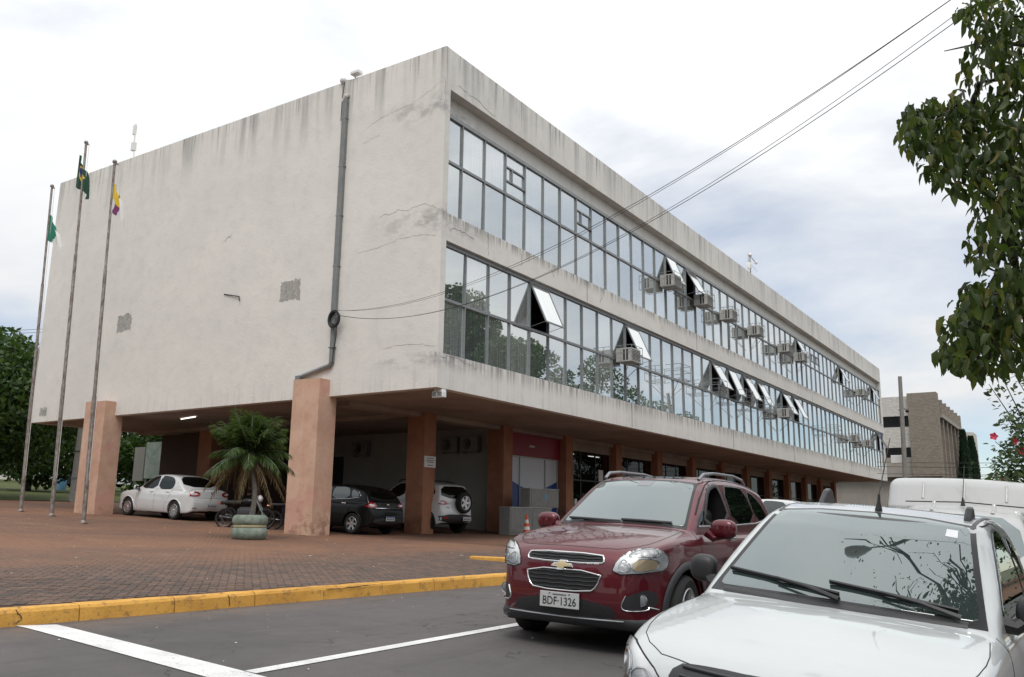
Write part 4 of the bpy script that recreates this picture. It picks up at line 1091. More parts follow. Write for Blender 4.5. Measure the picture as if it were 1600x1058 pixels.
# ------------------------------------------------------------------ dark red compact SUV
def road_car(name, x, y, yaw, z, roll, label, cat='car', pitch=0.):
    e = empty(name, (x, y, z), label, cat); e.rotation_euler = Euler((pitch, roll, yaw), 'XYZ'); return e
def handle(c, y, z, ax_, mat):
    c.strip('door_handle', [(y-.09, z), (y+.09, z)], .032, ax_, .012, mat, bulge=.022, res=.02)
def side_windows(c, polys, mat='side_glass', trim=None, seal=.022):
    for ax_ in 'LR':
        for nm, P in polys:
            c.strip('window_seal', chaikin(P, 1), seal, ax_, .003, 'seal_black', closed=True)
            c.patch('window', P, ax_, .004, mat, res=.06)
def suv():
    root = road_car('suv', -4.02, 6.95, .012, .334, .03, 'dark red compact SUV with lowered front window driving on the road')
    side = chaikin([(.16,.20),(.05,.26),(0.0,.40),(0.0,.56),(.02,.72),(.055,.83),(.13,.905),(.30,.965),(.60,1.03),(1.0,1.085),(1.30,1.10),(2.2,1.09),(3.2,1.12),(3.9,1.13),(4.10,1.08),(4.14,.93),(4.18,.80),(4.25,.68),(4.25,.45),(4.20,.32),(4.0,.25),(3.4,.23),(.7,.19)], 2)
    front = chaikin([(-.5,.1),(.66,.1),(.81,.20),(.87,.38),(.89,.60),(.885,.80),(.862,.93),(.815,1.0),(.745,1.055),(.60,1.12),(.45,1.25),(-.5,1.25)], 1)
    plan = chaikin([(-.5,-.4),(.38,-.4),(.46,-.06),(.61,.06),(.735,.22),(.825,.46),(.88,.80),(.89,1.5),(.89,3.2),(.87,3.7),(.83,4.0),(.74,4.2),(.6,4.5),(-.5,4.5)], 2)
    gside = chaikin([(.98,.95),(1.10,1.06),(1.50,1.32),(1.86,1.545),(2.10,1.615),(2.65,1.645),(3.25,1.625),(3.70,1.57),(3.93,1.50),(4.12,1.08),(4.1,.9),(1.0,.85)], 1)
    gfront = chaikin([(-.5,.8),(.80,.8),(.792,1.02),(.728,1.30),(.645,1.52),(.59,1.63),(.5,1.78),(-.5,1.78)], 1)
    ow = [(1.55,1.12),(1.78,1.34),(1.98,1.485),(2.20,1.535),(2.33,1.535),(2.37,1.125)]
    c = Car(root, side, front, plan, gside, gfront, 4.25, bow=(.20, .10), gbow=(.24, .12), crown=.05, gcrown=.05, wheels=(.86, 3.415, .335), well=.385, pockets=[(1, ow, .34)], track=.665, creases=((1.2, 3.6, .80, -.010, .05), (1.3, 3.3, .45, .014, .09)))
    c.build_body('paint_wine', .026)
    # screen
    c.patch('windscreen_border', [(-.71,1.075),(-.35,1.105),(0,1.11),(.35,1.105),(.71,1.075),(.565,1.545),(.3,1.572),(0,1.58),(-.3,1.572),(-.565,1.545)], 'F', .003, 'seal_black', res=.05, smooth_outline=0)
    ws = c.patch('windscreen', rc([(-.675,1.10),(-.35,1.125),(0,1.132),(.35,1.125),(.675,1.10),(.545,1.525),(.3,1.552),(0,1.56),(-.3,1.552),(-.545,1.525)], .04), 'F', .006, 'windscreen_glass', res=.05, smooth_outline=0)
    c.patch('mirror_shade', [(-.07,1.50),(.07,1.50),(.09,1.556),(-.09,1.556)], 'F', .008, 'grey_trim', ws, smooth_outline=0)
    # side glazing
    fq = [(1.36,1.115),(1.52,1.118),(1.70,1.31)]
    rw = [(2.46,1.13),(2.45,1.53),(2.9,1.535),(3.18,1.52),(3.30,1.15)]
    qw = [(3.36,1.16),(3.25,1.51),(3.52,1.455),(3.72,1.32),(3.80,1.20)]
    for ax_ in 'LR':
        for P in (fq, rw, qw):
            c.patch('window', P, ax_, .005, 'privacy_glass', res=.05); c.strip('window_seal', chaikin(P, 1), .03, ax_, .0035, 'seal_black', closed=True)
        if ax_ == 'R': c.patch('window', ow, ax_, .005, 'side_glass', res=.05)
        c.strip('window_seal', chaikin(ow, 1), .045, ax_, .0045, 'seal_black', closed=True)
        c.strip('belt_trim', [(1.38,1.105),(2.4,1.112),(3.30,1.135),(3.78,1.18)], .018, ax_, .006, 'chrome', bulge=.005)
        c.strip('door_gap', [(1.22,1.05),(1.26,.80),(1.27,.45),(1.33,.33)], .008, ax_, .0015, 'gap_dark', rnd=1); c.strip('door_gap', [(2.42,1.5),(2.43,.9),(2.42,.5),(2.36,.33)], .008, ax_, .0015, 'gap_dark', rnd=1)
        c.strip('door_gap', [(3.38,1.12),(3.42,.95),(3.25,.72),(3.0,.5),(2.9,.34)], .008, ax_, .0015, 'gap_dark', rnd=1)
        c.strip('sill_cladding', [(1.30,.29),(2.9,.29)], .14, ax_, .004, 'plastic_dark', bulge=.006)
        c.strip('roof_seam', [(1.46,1.22),(1.75,1.42),(2.05,1.565),(2.5,1.605),(3.2,1.585),(3.7,1.51)], .012, ax_, .002, 'gap_dark', rnd=1)
        handle(c, 2.22, .97, ax_, 'chrome'); handle(c, 3.18, 1.0, ax_, 'paint_wine')
    c.arch_lips('plastic_dark', .085)
    c.wheel_set(.335, .215, 'alloy', 'rim_silver', 5, .06)
    # nose: grille in two tiers, chrome frames, emblem
    up = [(-.375,.765),(.375,.765),(.395,.795),(.365,.845),(-.365,.845),(-.395,.795)]
    lo = [(-.385,.70),(.385,.70),(.35,.575),(.28,.52),(-.28,.52),(-.35,.575)]
    for P, nb in ((up, 3), (lo, 5)):
        gr = c.patch('grille', P, 'F', .004, 'car_black', res=.05, smooth_outline=1)
        c.strip('grille_frame', chaikin(P, 1), .017, 'F', .008, 'chrome', gr, closed=True, bulge=.008)
        z0, z1 = min(p[1] for p in P), max(p[1] for p in P)
        for k in range(nb):
            z = z0+(z1-z0)*(k+.7)/(nb+.4); t = (z-z0)/(z1-z0); hw = (.27+.095*min(1, t*1.4)) if P is lo else .362
            pts = [(u, z+.0025*math.cos(u*38)) for u in np.linspace(-hw, hw, 41)]
            c.strip('grille_bar', pts, .010, 'F', .008, 'plastic_dark', gr, bulge=.006, res=.1)
    bt = [(-.135,.805),(-.045,.805),(-.045,.772),(.045,.772),(.045,.805),(.135,.805),(.10,.842),(.045,.842),(.045,.872),(-.045,.872),(-.045,.842),(-.10,.842)]
    bt = [(x*.82+.012*((z-.82)/.05), .733+(z-.82)*.82) for x, z in bt]
    em = c.patch('emblem', bt, 'F', .024, 'chrome', res=.04, smooth_outline=0, skirt=.03)
    c.patch('emblem_face', [(x*.86, .734+(z-.734)*.74) for x, z in bt], 'F', .028, 'gold', em, res=.04, smooth_outline=0)
    # headlamps
    hl = [(.47,.685),(.79,.715),(.822,.77),(.815,.885),(.75,.915),(.60,.885),(.505,.815)]
    for sg in (1, -1):
        P = hl if sg > 0 else mir(hl)
        c.strip('lamp_gap', chaikin(P, 1), .024, 'F', .002, 'gap_dark', closed=True)
        b_ = c.patch('headlight', P, 'F', .004, 'lamp_bezel', res=.03)
        sh = lambda Q_: [(a_*.965-.012, b__-.032) for a_, b__ in Q_]; in1 = [(.545,.735),(.66,.745),(.665,.80),(.60,.85),(.565,.82)]; in2 = [(.68,.748),(.80,.757),(.83,.80),(.82,.855),(.72,.86),(.672,.81)]; in3 = [(.62,.868),(.72,.878),(.83,.875),(.825,.925),(.78,.943),(.66,.915)]
        for q, (Q, m_) in enumerate(((in1, 'reflector'), (in2, 'lamp_amber' if sg > 0 else 'reflector'), (in3, 'reflector'))):
            Q = sh(Q); Q = Q if sg > 0 else mir(Q); c.patch('lamp_reflector', Q, 'F', .010, m_, b_, res=.02)
            c.strip('reflector_rim', chaikin(Q, 2), .010, 'F', .012, 'chrome', b_, closed=True, bulge=.006)
        c.patch('lens', P, 'F', .020, 'clear_lens', b_, res=.03, skirt=.02)
        # fog lamp pocket
        fp = [(.56,.41),(.60,.51),(.775,.58),(.79,.40),(.62,.385)]; fp = fp if sg > 0 else mir(fp)
        f_ = c.patch('fog_lamp', fp, 'F', .003, 'plastic_black', res=.04)
        fpc = [(.775,.582),(.60,.515),(.556,.41),(.615,.382),(.787,.396)]; fpc = fpc if sg > 0 else [(-a, b) for a, b in fpc]
        c.strip('fog_trim', fpc[1:], .012, 'F', .006, 'chrome', f_, bulge=.006, rnd=2)
        pc, nr, _ = c.cast(np.array([(sg*.70, .475)]), 'F'); pc = pc[0]
        lm = MB().lathe([(0, -.008), (.032, -.007), (.044, -.002), (.05, -.006), (.05, .03)], 18, (pc[0], pc[1], pc[2]), 'y').build('fog_lens', 'grey_trim', f_, True)
    # lower intake and skid lip
    c.patch('lower_intake', [(-.44,.455),(.44,.455),(.56,.29),(-.56,.29)], 'F', .003, 'plastic_black', res=.05)
    c.strip('bumper_lip', [(-.80,.265),(-.5,.262),(0,.262),(.5,.262),(.80,.265)], .10, 'F', .006, 'plastic_dark', bulge=.012)
    c.strip('lip_edge', [(-.58,.30),(0,.298),(.58,.30)], .010, 'F', .016, 'grey_trim', bulge=.006)
    c.strip('bumper_seam', [(-.86,.60),(-.56,.60),(-.50,.66),(-.47,.72)], .007, 'F', .0015, 'gap_dark', rnd=1) if False else None
    plate(root, -.022, .435, -1, .40, .135, 'BDF·1326')
    b = MB()
    for k in range(9): b.box((-.065+k*.0155, -.0282, .475), (-.055+k*.0155, -.0265, .486))
    for sx in (-.1, .1): b.box((sx-.008, -.0282, .483), (sx+.008, -.0265, .491))
    tag(b.build('plate_legend', 'plate_ink', root), kind='stuff')
    for sx in (-.1, .1): pass
    # bonnet lines and shut lines
    hood = [(-.70,1.13),(-.735,.80),(-.70,.45),(-.58,.26),(-.43,.17),(0,.135),(.43,.17),(.58,.26),(.70,.45),(.735,.80),(.70,1.13)]
    c.strip('bonnet_gap', hood, .008, 'T', .0015, 'gap_dark', rnd=1)
    # wipers
    for x0, x1, z0 in ((-.62, .02, 1.116), (.02, .55, 1.122)):
        c.strip('wiper', [(x0, z0+.012), (x0+.2, z0+.010), (x1, z0)], .016, 'F', .02, 'plastic_black', ws, bulge=.008)
    # mirrors
    for sg in (1, -1):
        m_ = MB().ball((sg*1.0, 1.48, 1.09), .112, 1.16, .62, .86, 20, 12, .72).build('mirror', 'paint_wine', root, 'all')
        MB().box((sg*1.01-.09, 1.535, 1.02), (sg*1.01+.09, 1.566, 1.15), .012).build('mirror_glass', 'side_glass', m_)
        MB().tube([(sg*.84, 1.44, 1.06), (sg*.90, 1.46, 1.005), (sg*.98, 1.49, 1.03)], [.05, .042, .04], 8).build('mirror_foot', 'paint_wine', m_, True)
    # roof rails, roof panel film
    for sg in (1, -1):
        pts = [(sg*.555, 1.98, 1.585), (sg*.565, 2.1, 1.648), (sg*.572, 2.4, 1.672), (sg*.565, 3.1, 1.672), (sg*.55, 3.45, 1.64), (sg*.545, 3.56, 1.585)]
        MB().tube(pts, [.018, .018, .016, .016, .018, .018], 8).build('roof_rail', 'grey_trim', root, True)
    c.strip('roof_film', [(-.0,2.05),(0,3.5)], .82, 'T', .002, 'privacy_glass', res=.08)
    MB().box((-.55, 3.98, 1.45), (.55, 4.10, 1.5), .02).build('tailgate_spoiler', 'paint_wine', root)
    # seat and driver seen through the lowered window
    MB().box((.14, 2.1, .5), (.6, 2.32, 1.28), .06).build('seat', 'car_black', root)
    return c
suv()
# ------------------------------------------------------------------ white pickup in the foreground
def lamp_unit(c, P, inner, axis='F', lens=.018, base='lamp_bezel'):
    c.strip('lamp_gap', chaikin(P, 1), .018, axis, .002, 'gap_dark', closed=True)
    b_ = c.patch('headlight', P, axis, .004, base, res=.03)
    for Q, m_ in inner:
        c.patch('lamp_reflector', Q, axis, .010, m_, b_, res=.02, smooth_outline=2)
        c.strip('reflector_rim', chaikin(Q, 2), .009, axis, .012, 'chrome', b_, closed=True, bulge=.006)
    c.patch('lens', P, axis, lens, 'clear_lens', b_, res=.03, skirt=.018); return b_
def mirror(root, sg, x, y, z, mat, sx=1.1, sy=.62, sz=.86, r=.1, foot=.82, pw=.75):
    m_ = MB().ball((sg*x, y, z), r, sx, sy, sz, 20, 12, pw).build('mirror', mat, root, 'all')
    MB().box((sg*x-r*.85, y+r*sy*.55, z-r*.6), (sg*x+r*.85, y+r*sy*.98, z+r*.6), .012).build('mirror_glass', 'side_glass', m_)
    MB().tube([(sg*foot, y-.04, z-.06), (sg*(foot+x)/2, y-.03, z-.075), (sg*x*.97, y, z-.03)], [.045, .04, .04], 8).build('mirror_foot', 'plastic_black', m_, True)
def pickup():
    root = road_car('pickup', PK[0], PK[1], PK[2], PK[3], PK[4], 'white single cab pickup parked in the right foreground, bonnet towards the viewer', 'pickup')
    side = chaikin([(.14,.20),(.04,.28),(0.0,.42),(0.0,.56),(.03,.66),(.10,.735),(.22,.79),(.45,.845),(.75,.895),(1.05,.935),(1.25,.95),(2.0,.955),(2.9,.965),(3.0,.975),(4.2,.985),(4.36,.98),(4.42,.80),(4.45,.6),(4.45,.42),(4.3,.33),(3.6,.26),(.7,.19)], 2)
    front = chaikin([(-.5,.1),(.62,.1),(.76,.20),(.82,.38),(.832,.58),(.828,.72),(.80,.84),(.755,.90),(.69,.945),(.55,1.0),(.4,1.15),(-.5,1.15)], 1)
    plan = chaikin([(-.5,-.4),(.36,-.4),(.46,-.05),(.62,.08),(.74,.26),(.80,.50),(.828,.85),(.832,1.5),(.832,3.6),(.825,4.2),(.78,4.42),(.6,4.6),(-.5,4.6)], 2)
    gside = chaikin([(.96,.80),(1.08,.925),(1.46,1.175),(1.80,1.385),(2.00,1.445),(2.3,1.475),(2.7,1.465),(2.90,1.40),(3.02,1.20),(3.08,.9),(3.05,.8)], 1)
    gfront = chaikin([(-.5,.75),(.765,.75),(.758,.93),(.70,1.18),(.628,1.37),(.585,1.46),(.5,1.62),(-.5,1.66)], 1)
    c = Car(root, side, front, plan, gside, gfront, 4.45, bow=(.24, .06), gbow=(.26, .05), crown=.06, gcrown=.05, wheels=(.82, 3.54, .30), well=.35, track=.615, k=(.07, .05, .06, .025), creases=((1.2, 4.2, .62, .010, .06),))
    c.build_body('paint_silver_white', .024, 1.66)
    c.patch('windscreen_border', [(-.705,.925),(-.35,.942),(0,.947),(.35,.942),(.705,.925),(.560,1.402),(.3,1.427),(0,1.434),(-.3,1.427),(-.560,1.402)], 'F', .003, 'seal_black', res=.05, smooth_outline=0)
    ws = c.patch('windscreen', rc([(-.665,.958),(-.33,.966),(0,.969),(.33,.966),(.665,.958),(.534,1.392),(.3,1.416),(0,1.424),(-.3,1.416),(-.534,1.392)], .03), 'F', .006, 'windscreen_glass', res=.04, smooth_outline=0)
    c.patch('inspection_sticker', [(.43,1.335),(.49,1.33),(.484,1.368),(.427,1.372)], 'F', .008, 'lamp_bezel', ws, smooth_outline=0)
    # plastic cowl and wipers
    c.strip('cowl', [(-.62,.938),(-.35,.946),(0,.950),(.35,.946),(.62,.938)], .026, 'F', .008, 'plastic_black', bulge=.004, res=.04)
    def wiper(p0, p1, arm):
        P, nr, _ = c.cast(np.array([p0, (.5*(p0[0]+p1[0]), .5*(p0[1]+p1[1])+.004), p1, arm[0], arm[1], arm[2]]), 'F')
        q = P+nr*.028; w = MB().tube([q[0], q[1], q[2]], .008, 6).tube([P[i]+nr[i]*.016 for i in range(3)], .007, 5).build('wiper', 'plastic_black', root, True)
        MB().tube([P[3]+nr[3]*.03, P[4]+nr[4]*.045, P[5]+nr[5]*.036], [.016, .010, .007], 6).build('wiper_arm', 'plastic_black', w, True)
    wiper((-.63, 1.03), (.02, .985), ((.03, .955), (-.15, .985), (-.33, 1.01)))
    wiper((-.05, 1.035), (.57, .98), ((.585, .948), (.40, .98), (.22, 1.010)))
    dw = [(1.40,.955),(1.56,1.10),(1.80,1.265),(2.02,1.365),(2.24,1.39),(2.36,1.36),(2.52,1.02),(2.48,.965)]
    rq = [(2.60,.985),(2.50,1.34),(2.68,1.33),(2.80,1.21),(2.84,1.0)]
    for ax_ in 'LR':
        for P in (dw, rq):
            c.strip('window_seal', chaikin(P, 1), .034, ax_, .0035, 'seal_black', closed=True); c.patch('window', P, ax_, .005, 'side_glass', res=.05)
        c.strip('door_gap', [(1.20,.90),(1.22,.70),(1.25,.42),(1.30,.28)], .008, ax_, .0015, 'gap_dark', rnd=1)
        c.strip('door_gap', [(1.98,1.405),(2.30,1.432),(2.42,1.39),(2.58,1.0),(2.55,.5),(2.48,.28)], .009, ax_, .0015, 'gap_dark', rnd=1)
        c.strip('side_moulding', [(1.28,.50),(2.5,.50)], .07, ax_, .006, 'plastic_black', bulge=.012); c.strip('side_moulding', [(2.66,.50),(3.1,.50)], .07, ax_, .006, 'plastic_black', bulge=.012)
        handle(c, 2.38, .82, ax_, 'plastic_black')
        c.strip('bed_rail', [(3.06,.972),(4.36,.985)], .05, ax_, .004, 'plastic_black', bulge=.010)
    c.arch_lips('paint_silver_white', .035, out=.004); c.wheel_set(.30, .19, 'steel', 'rim_silver', 8)
    hood = [(-.725,1.10),(-.758,.80),(-.735,.52),(-.67,.30),(-.46,.125),(0,.08),(.46,.125),(.67,.30),(.735,.52),(.758,.80),(.725,1.10)]
    c.strip('bonnet_gap', hood, .006, 'T', .0015, 'gap_dark', rnd=1, res=.02)
    hl = [(.42,.56),(.54,.53),(.67,.555),(.745,.63),(.765,.715),(.73,.745),(.61,.70),(.49,.645)]
    for sg in (1, -1):
        mm = (lambda Q: Q) if sg > 0 else mir
        lamp_unit(c, mm(hl), [(mm([(.48,.565),(.59,.552),(.645,.612),(.58,.655),(.50,.62)]), 'reflector'), (mm([(.65,.58),(.70,.61),(.73,.68),(.69,.70),(.645,.65)]), 'lamp_white')])
        mirror(root, sg, .875, 1.50, 1.01, 'plastic_black', 1.0, .72, 1.0, .082, .72)
    gr = c.patch('grille', [(-.40,.60),(.40,.60),(.44,.665),(.36,.72),(-.36,.72),(-.44,.665)], 'F', .004, 'plastic_black', res=.05)
    for z in (.625, .66, .695): c.strip('grille_bar', [(-.37, z), (.37, z)], .012, 'F', .010, 'plastic_dark', gr, bulge=.008)
    c.strip('bumper', [(-.78,.44),(-.5,.45),(0,.455),(.5,.45),(.78,.44)], .20, 'F', .006, 'plastic_dark', bulge=.03)
    plate(root, -.045, .47, -1)
    # roof feet and aerial
    for sg in (1, -1):
        e = MB().prism([(y_+.08, z_+.022) if sg > 0 else (2.06+(y_-2.06)*1.7+.72, 1.42+(z_-1.42)*1.5+.035) for y_, z_ in ((1.96, 1.40), (2.16, 1.42), (2.15, 1.448), (2.11, 1.486), (2.08, 1.495), (2.04, 1.482), (1.98, 1.43))], sg*.50-.02, sg*.50+.02, 'x').build('roof_foot', 'plastic_dark', root)
        m = e.modifiers.new('b', 'BEVEL'); m.width = .012; m.segments = 2
        c.strip('roof_ditch', [(sg*.545,1.90),(sg*.555,2.2),(sg*.55,2.85)], .028, 'T', .002, 'plastic_dark')
    MB().lathe([(.022, 0), (.021, .015), (.010, .055), (.007, .10)], 12, (.02, 2.02, 1.443)).tube([(.02, 2.02, 1.54), (.02, 2.30, 1.91)], [.004, .0025], 5).build('aerial', 'plastic_black', root, True)
    # load bed
    MB().box((-.72, 3.12, .955), (.72, 4.36, .99)).build('bed_cover', 'plastic_black', root)
PK = (-1.267, 3.719, -.033, .12, .087)
pickup()

# ------------------------------------------------------------------ generic small cars
def small_car(name, label, pose, paint, sp, cat='car', h=.035):
    root = road_car(name, pose[0], pose[1], pose[2], pose[3], pose[4], label, cat, pose[5] if len(pose) > 5 else 0.)
    if len(pose) > 6: root.scale = (pose[6],)*3
    c = Car(root, chaikin(sp['side'], 2), chaikin(sp['front'], 1), chaikin(sp['plan'], 2), chaikin(sp['gside'], 1), chaikin(sp['gfront'], 1), sp['L'], wheels=sp['wheels'], well=sp.get('well', .36), box=sp.get('box'), track=sp.get('track', .63), bow=sp.get('bow', (.2, .12)), gbow=sp.get('gbow', (.24, .16)), crown=.05, creases=sp.get('creases', ()))
    c.build_body(paint, h, sp.get('ztop', 1.75))
    for ax_ in 'LR':
        for P in sp['windows']:
            c.patch('window', P, ax_, .005, sp.get('glass', 'privacy_glass'), res=.07); c.strip('window_seal', chaikin(P, 1), .03, ax_, .0035, 'seal_black', closed=True)
        for ln in sp.get('gaps', ()): c.strip('door_gap', ln, .012, ax_, .0015, 'gap_dark', rnd=1)
        for y, z in sp.get('handles', ()): handle(c, y, z, ax_, sp.get('handle_mat', paint))
        for ln, w, m_ in sp.get('trims', ()): c.strip('trim', ln, w, ax_, .005, m_, bulge=.006)
    for P in sp.get('screen', ()): c.patch('windscreen', P, 'F', .005, 'windscreen_glass', res=.06)
    for P in sp.get('rear', ()): 
        c.patch('rear_window', P, 'B', .005, 'privacy_glass', res=.06); c.strip('window_seal', chaikin(P, 1), .03, 'B', .0035, 'seal_black', closed=True)
    for P, m_ in sp.get('tail', ()):
        for Q in (P, mir(P)): 
            t = c.patch('tail_light', Q, 'B', .010, m_, res=.05)
            xs = [q[0] for q in Q]; zs = [q[1] for q in Q]; cx, cz = sum(xs)/len(xs), sum(zs)/len(zs)
            c.patch('lamp_segment', [(cx+(a-cx)*.55, cz-.01+(b-cz)*.4) for a, b in Q], 'B', .013, 'lamp_white', t, res=.05)
    for nm, P, m_, o_ in sp.get('back', ()): c.patch(nm, P, 'B', o_, m_, res=.06)
    for nm, P, m_, o_ in sp.get('nose', ()): c.patch(nm, P, 'F', o_, m_, res=.06)
    c.arch_lips(sp.get('arch', paint), sp.get('archw', .035), out=.004)
    c.wheel_set(sp['wheels'][2], .2, sp.get('rim', 'alloy'), 'rim_silver', sp.get('spokes', 5))
    for sg in (1, -1): mirror(root, sg, *sp.get('mirror', (.96, 1.45, 1.0)), sp.get('mirror_mat', paint))
    return root, c
FR = [(-.5,.1),(.66,.1),(.79,.2),(.845,.38),(.862,.58),(.855,.74),(.83,.86),(.775,.93),(.68,.98),(.5,1.06),(.4,1.2),(-.5,1.2)]
PLN = lambda L: [(-.5,-.4),(.40,-.4),(.50,-.05),(.66,.08),(.775,.26),(.835,.52),(.858,.9),(.862,1.5),(.862,L-1.0),(.84,L-.5),(.79,L-.2),(.66,L+.02),(.5,L+.4),(-.5,L+.4)]
GF = [(-.5,.8),(.775,.8),(.765,.96),(.695,1.2),(.61,1.42),(.56,1.52),(.48,1.66),(-.5,1.66)]
# white three-box saloon
sedan = dict(L=4.35, wheels=(.83, 3.46, .315), front=FR, plan=PLN(4.35), gfront=GF,
  side=[(.14,.2),(.03,.3),(0,.42),(0,.58),(.04,.72),(.14,.80),(.4,.87),(.8,.93),(1.15,.97),(2.2,.97),(3.3,1.0),(3.75,1.06),(4.15,1.065),(4.27,1.02),(4.30,.80),(4.35,.66),(4.35,.42),(4.28,.3),(3.9,.24),(.7,.19)],
  gside=[(.95,.85),(1.1,.955),(1.5,1.2),(1.86,1.42),(2.1,1.485),(2.6,1.515),(3.0,1.49),(3.3,1.43),(3.75,1.12),(3.9,1.0),(3.9,.85)],
  windows=[[(1.42,1.0),(1.64,1.18),(1.93,1.37),(2.15,1.425),(2.28,1.425),(2.30,1.0)], [(2.38,1.0),(2.37,1.43),(2.75,1.425),(3.05,1.37),(3.20,1.22),(3.17,1.06),(3.05,1.01)]], glass='privacy_glass',
  gaps=[[(1.26,.95),(1.30,.6),(1.38,.3)], [(2.34,1.0),(2.34,.5),(2.30,.3)], [(3.22,1.1),(3.16,.8),(2.98,.55),(2.88,.3)]], handles=[(2.12,.88), (2.98,.90)],
  screen=[[(-.68,.98),(0,1.0),(.68,.98),(.55,1.40),(0,1.43),(-.55,1.40)]], rear=[[(-.66,1.12),(.66,1.12),(.53,1.42),(0,1.435),(-.53,1.42)]],
  tail=[([(.44,.82),(.80,.80),(.845,.90),(.83,.985),(.62,.985),(.44,.94)], 'lamp_red')],
  back=[('boot_seam', [(-.58,.76),(.58,.76),(.58,.768),(-.58,.768)], 'gap_dark', .002), ('reflector', [(.56,.42),(.72,.42),(.72,.445),(.56,.445)], 'plastic_black', .004), ('reflector', [(-.72,.42),(-.56,.42),(-.56,.445),(-.72,.445)], 'plastic_black', .004), ('emblem', [(-.035,.93),(0,.88),(.035,.93),(0,.98)], 'chrome', .008)], spokes=9, track=.63)
def slope_pose(xn, yc, L): return gz(xn)-.0
root, c = small_car('saloon_car', 'white saloon parked beside the left terracotta column, rear towards the plaza', (-29.15, 19.3, -PI/2, gz(-29.15)+.0, 0., -.0455), 'paint_white', sedan)
plate(root, 4.375, .52, 1, .40, .13, 'AXY-7021' if False else None)
# black hatchback
hatch = dict(L=4.16, wheels=(.82, 3.37, .315), front=FR, plan=PLN(4.16), gfront=GF,
  side=[(.14,.2),(.03,.3),(0,.42),(0,.58),(.04,.72),(.14,.80),(.4,.88),(.8,.95),(1.15,.98),(2.2,.98),(3.3,1.02),(3.85,1.06),(4.02,1.02),(4.06,.85),(4.14,.70),(4.16,.45),(4.08,.3),(3.8,.24),(.7,.19)],
  gside=[(.95,.85),(1.1,.965),(1.5,1.2),(1.86,1.41),(2.1,1.465),(2.6,1.485),(3.1,1.455),(3.55,1.38),(3.78,1.30),(4.0,1.03),(4.02,.9),(3.9,.8)],
  windows=[[(1.42,1.0),(1.64,1.18),(1.93,1.36),(2.15,1.41),(2.28,1.41),(2.30,1.01)], [(2.38,1.01),(2.37,1.41),(2.75,1.40),(3.05,1.36),(3.12,1.06)], [(3.2,1.07),(3.13,1.345),(3.38,1.27),(3.5,1.16),(3.42,1.10)]], glass='side_glass',
  trims=[([(1.40,.985),(2.3,.995),(3.1,1.045),(3.5,1.10),(3.56,1.16),(3.42,1.275)], .018, 'chrome')],
  gaps=[[(1.26,.95),(1.30,.6),(1.38,.3)], [(2.34,1.0),(2.34,.5),(2.30,.3)], [(3.22,1.1),(3.12,.8),(2.92,.55),(2.84,.3)]], handles=[(2.12,.88), (2.98,.90)], handle_mat='chrome',
  screen=[[(-.68,.99),(0,1.01),(.68,.99),(.55,1.39),(0,1.42),(-.55,1.39)]], rear=[[(-.64,1.06),(.64,1.06),(.52,1.34),(0,1.355),(-.52,1.34)]],
  tail=[([(.50,.83),(.78,.81),(.83,.92),(.80,.985),(.60,.97),(.50,.91)], 'lamp_red')],
  back=[('rear_trim', [(-.55,.80),(.55,.80),(.55,.815),(-.55,.815)], 'chrome', .008), ('bumper_insert', [(-.70,.34),(.70,.34),(.62,.52),(-.62,.52)], 'plastic_dark', .005), ('emblem', [(-.07,.90),(.07,.90),(.05,.935),(-.05,.935)], 'gold', .01)], spokes=6, track=.63)
root, c = small_car('hatchback_car', 'glossy black hatchback parked under the slab between the first two columns', (-21.9, 20.35, -PI/2, gz(-21.9)+.0, 0., -.046), 'paint_blacked', hatch)
plate(root, 4.185, .50, 1, .40, .13, None, blue=True)
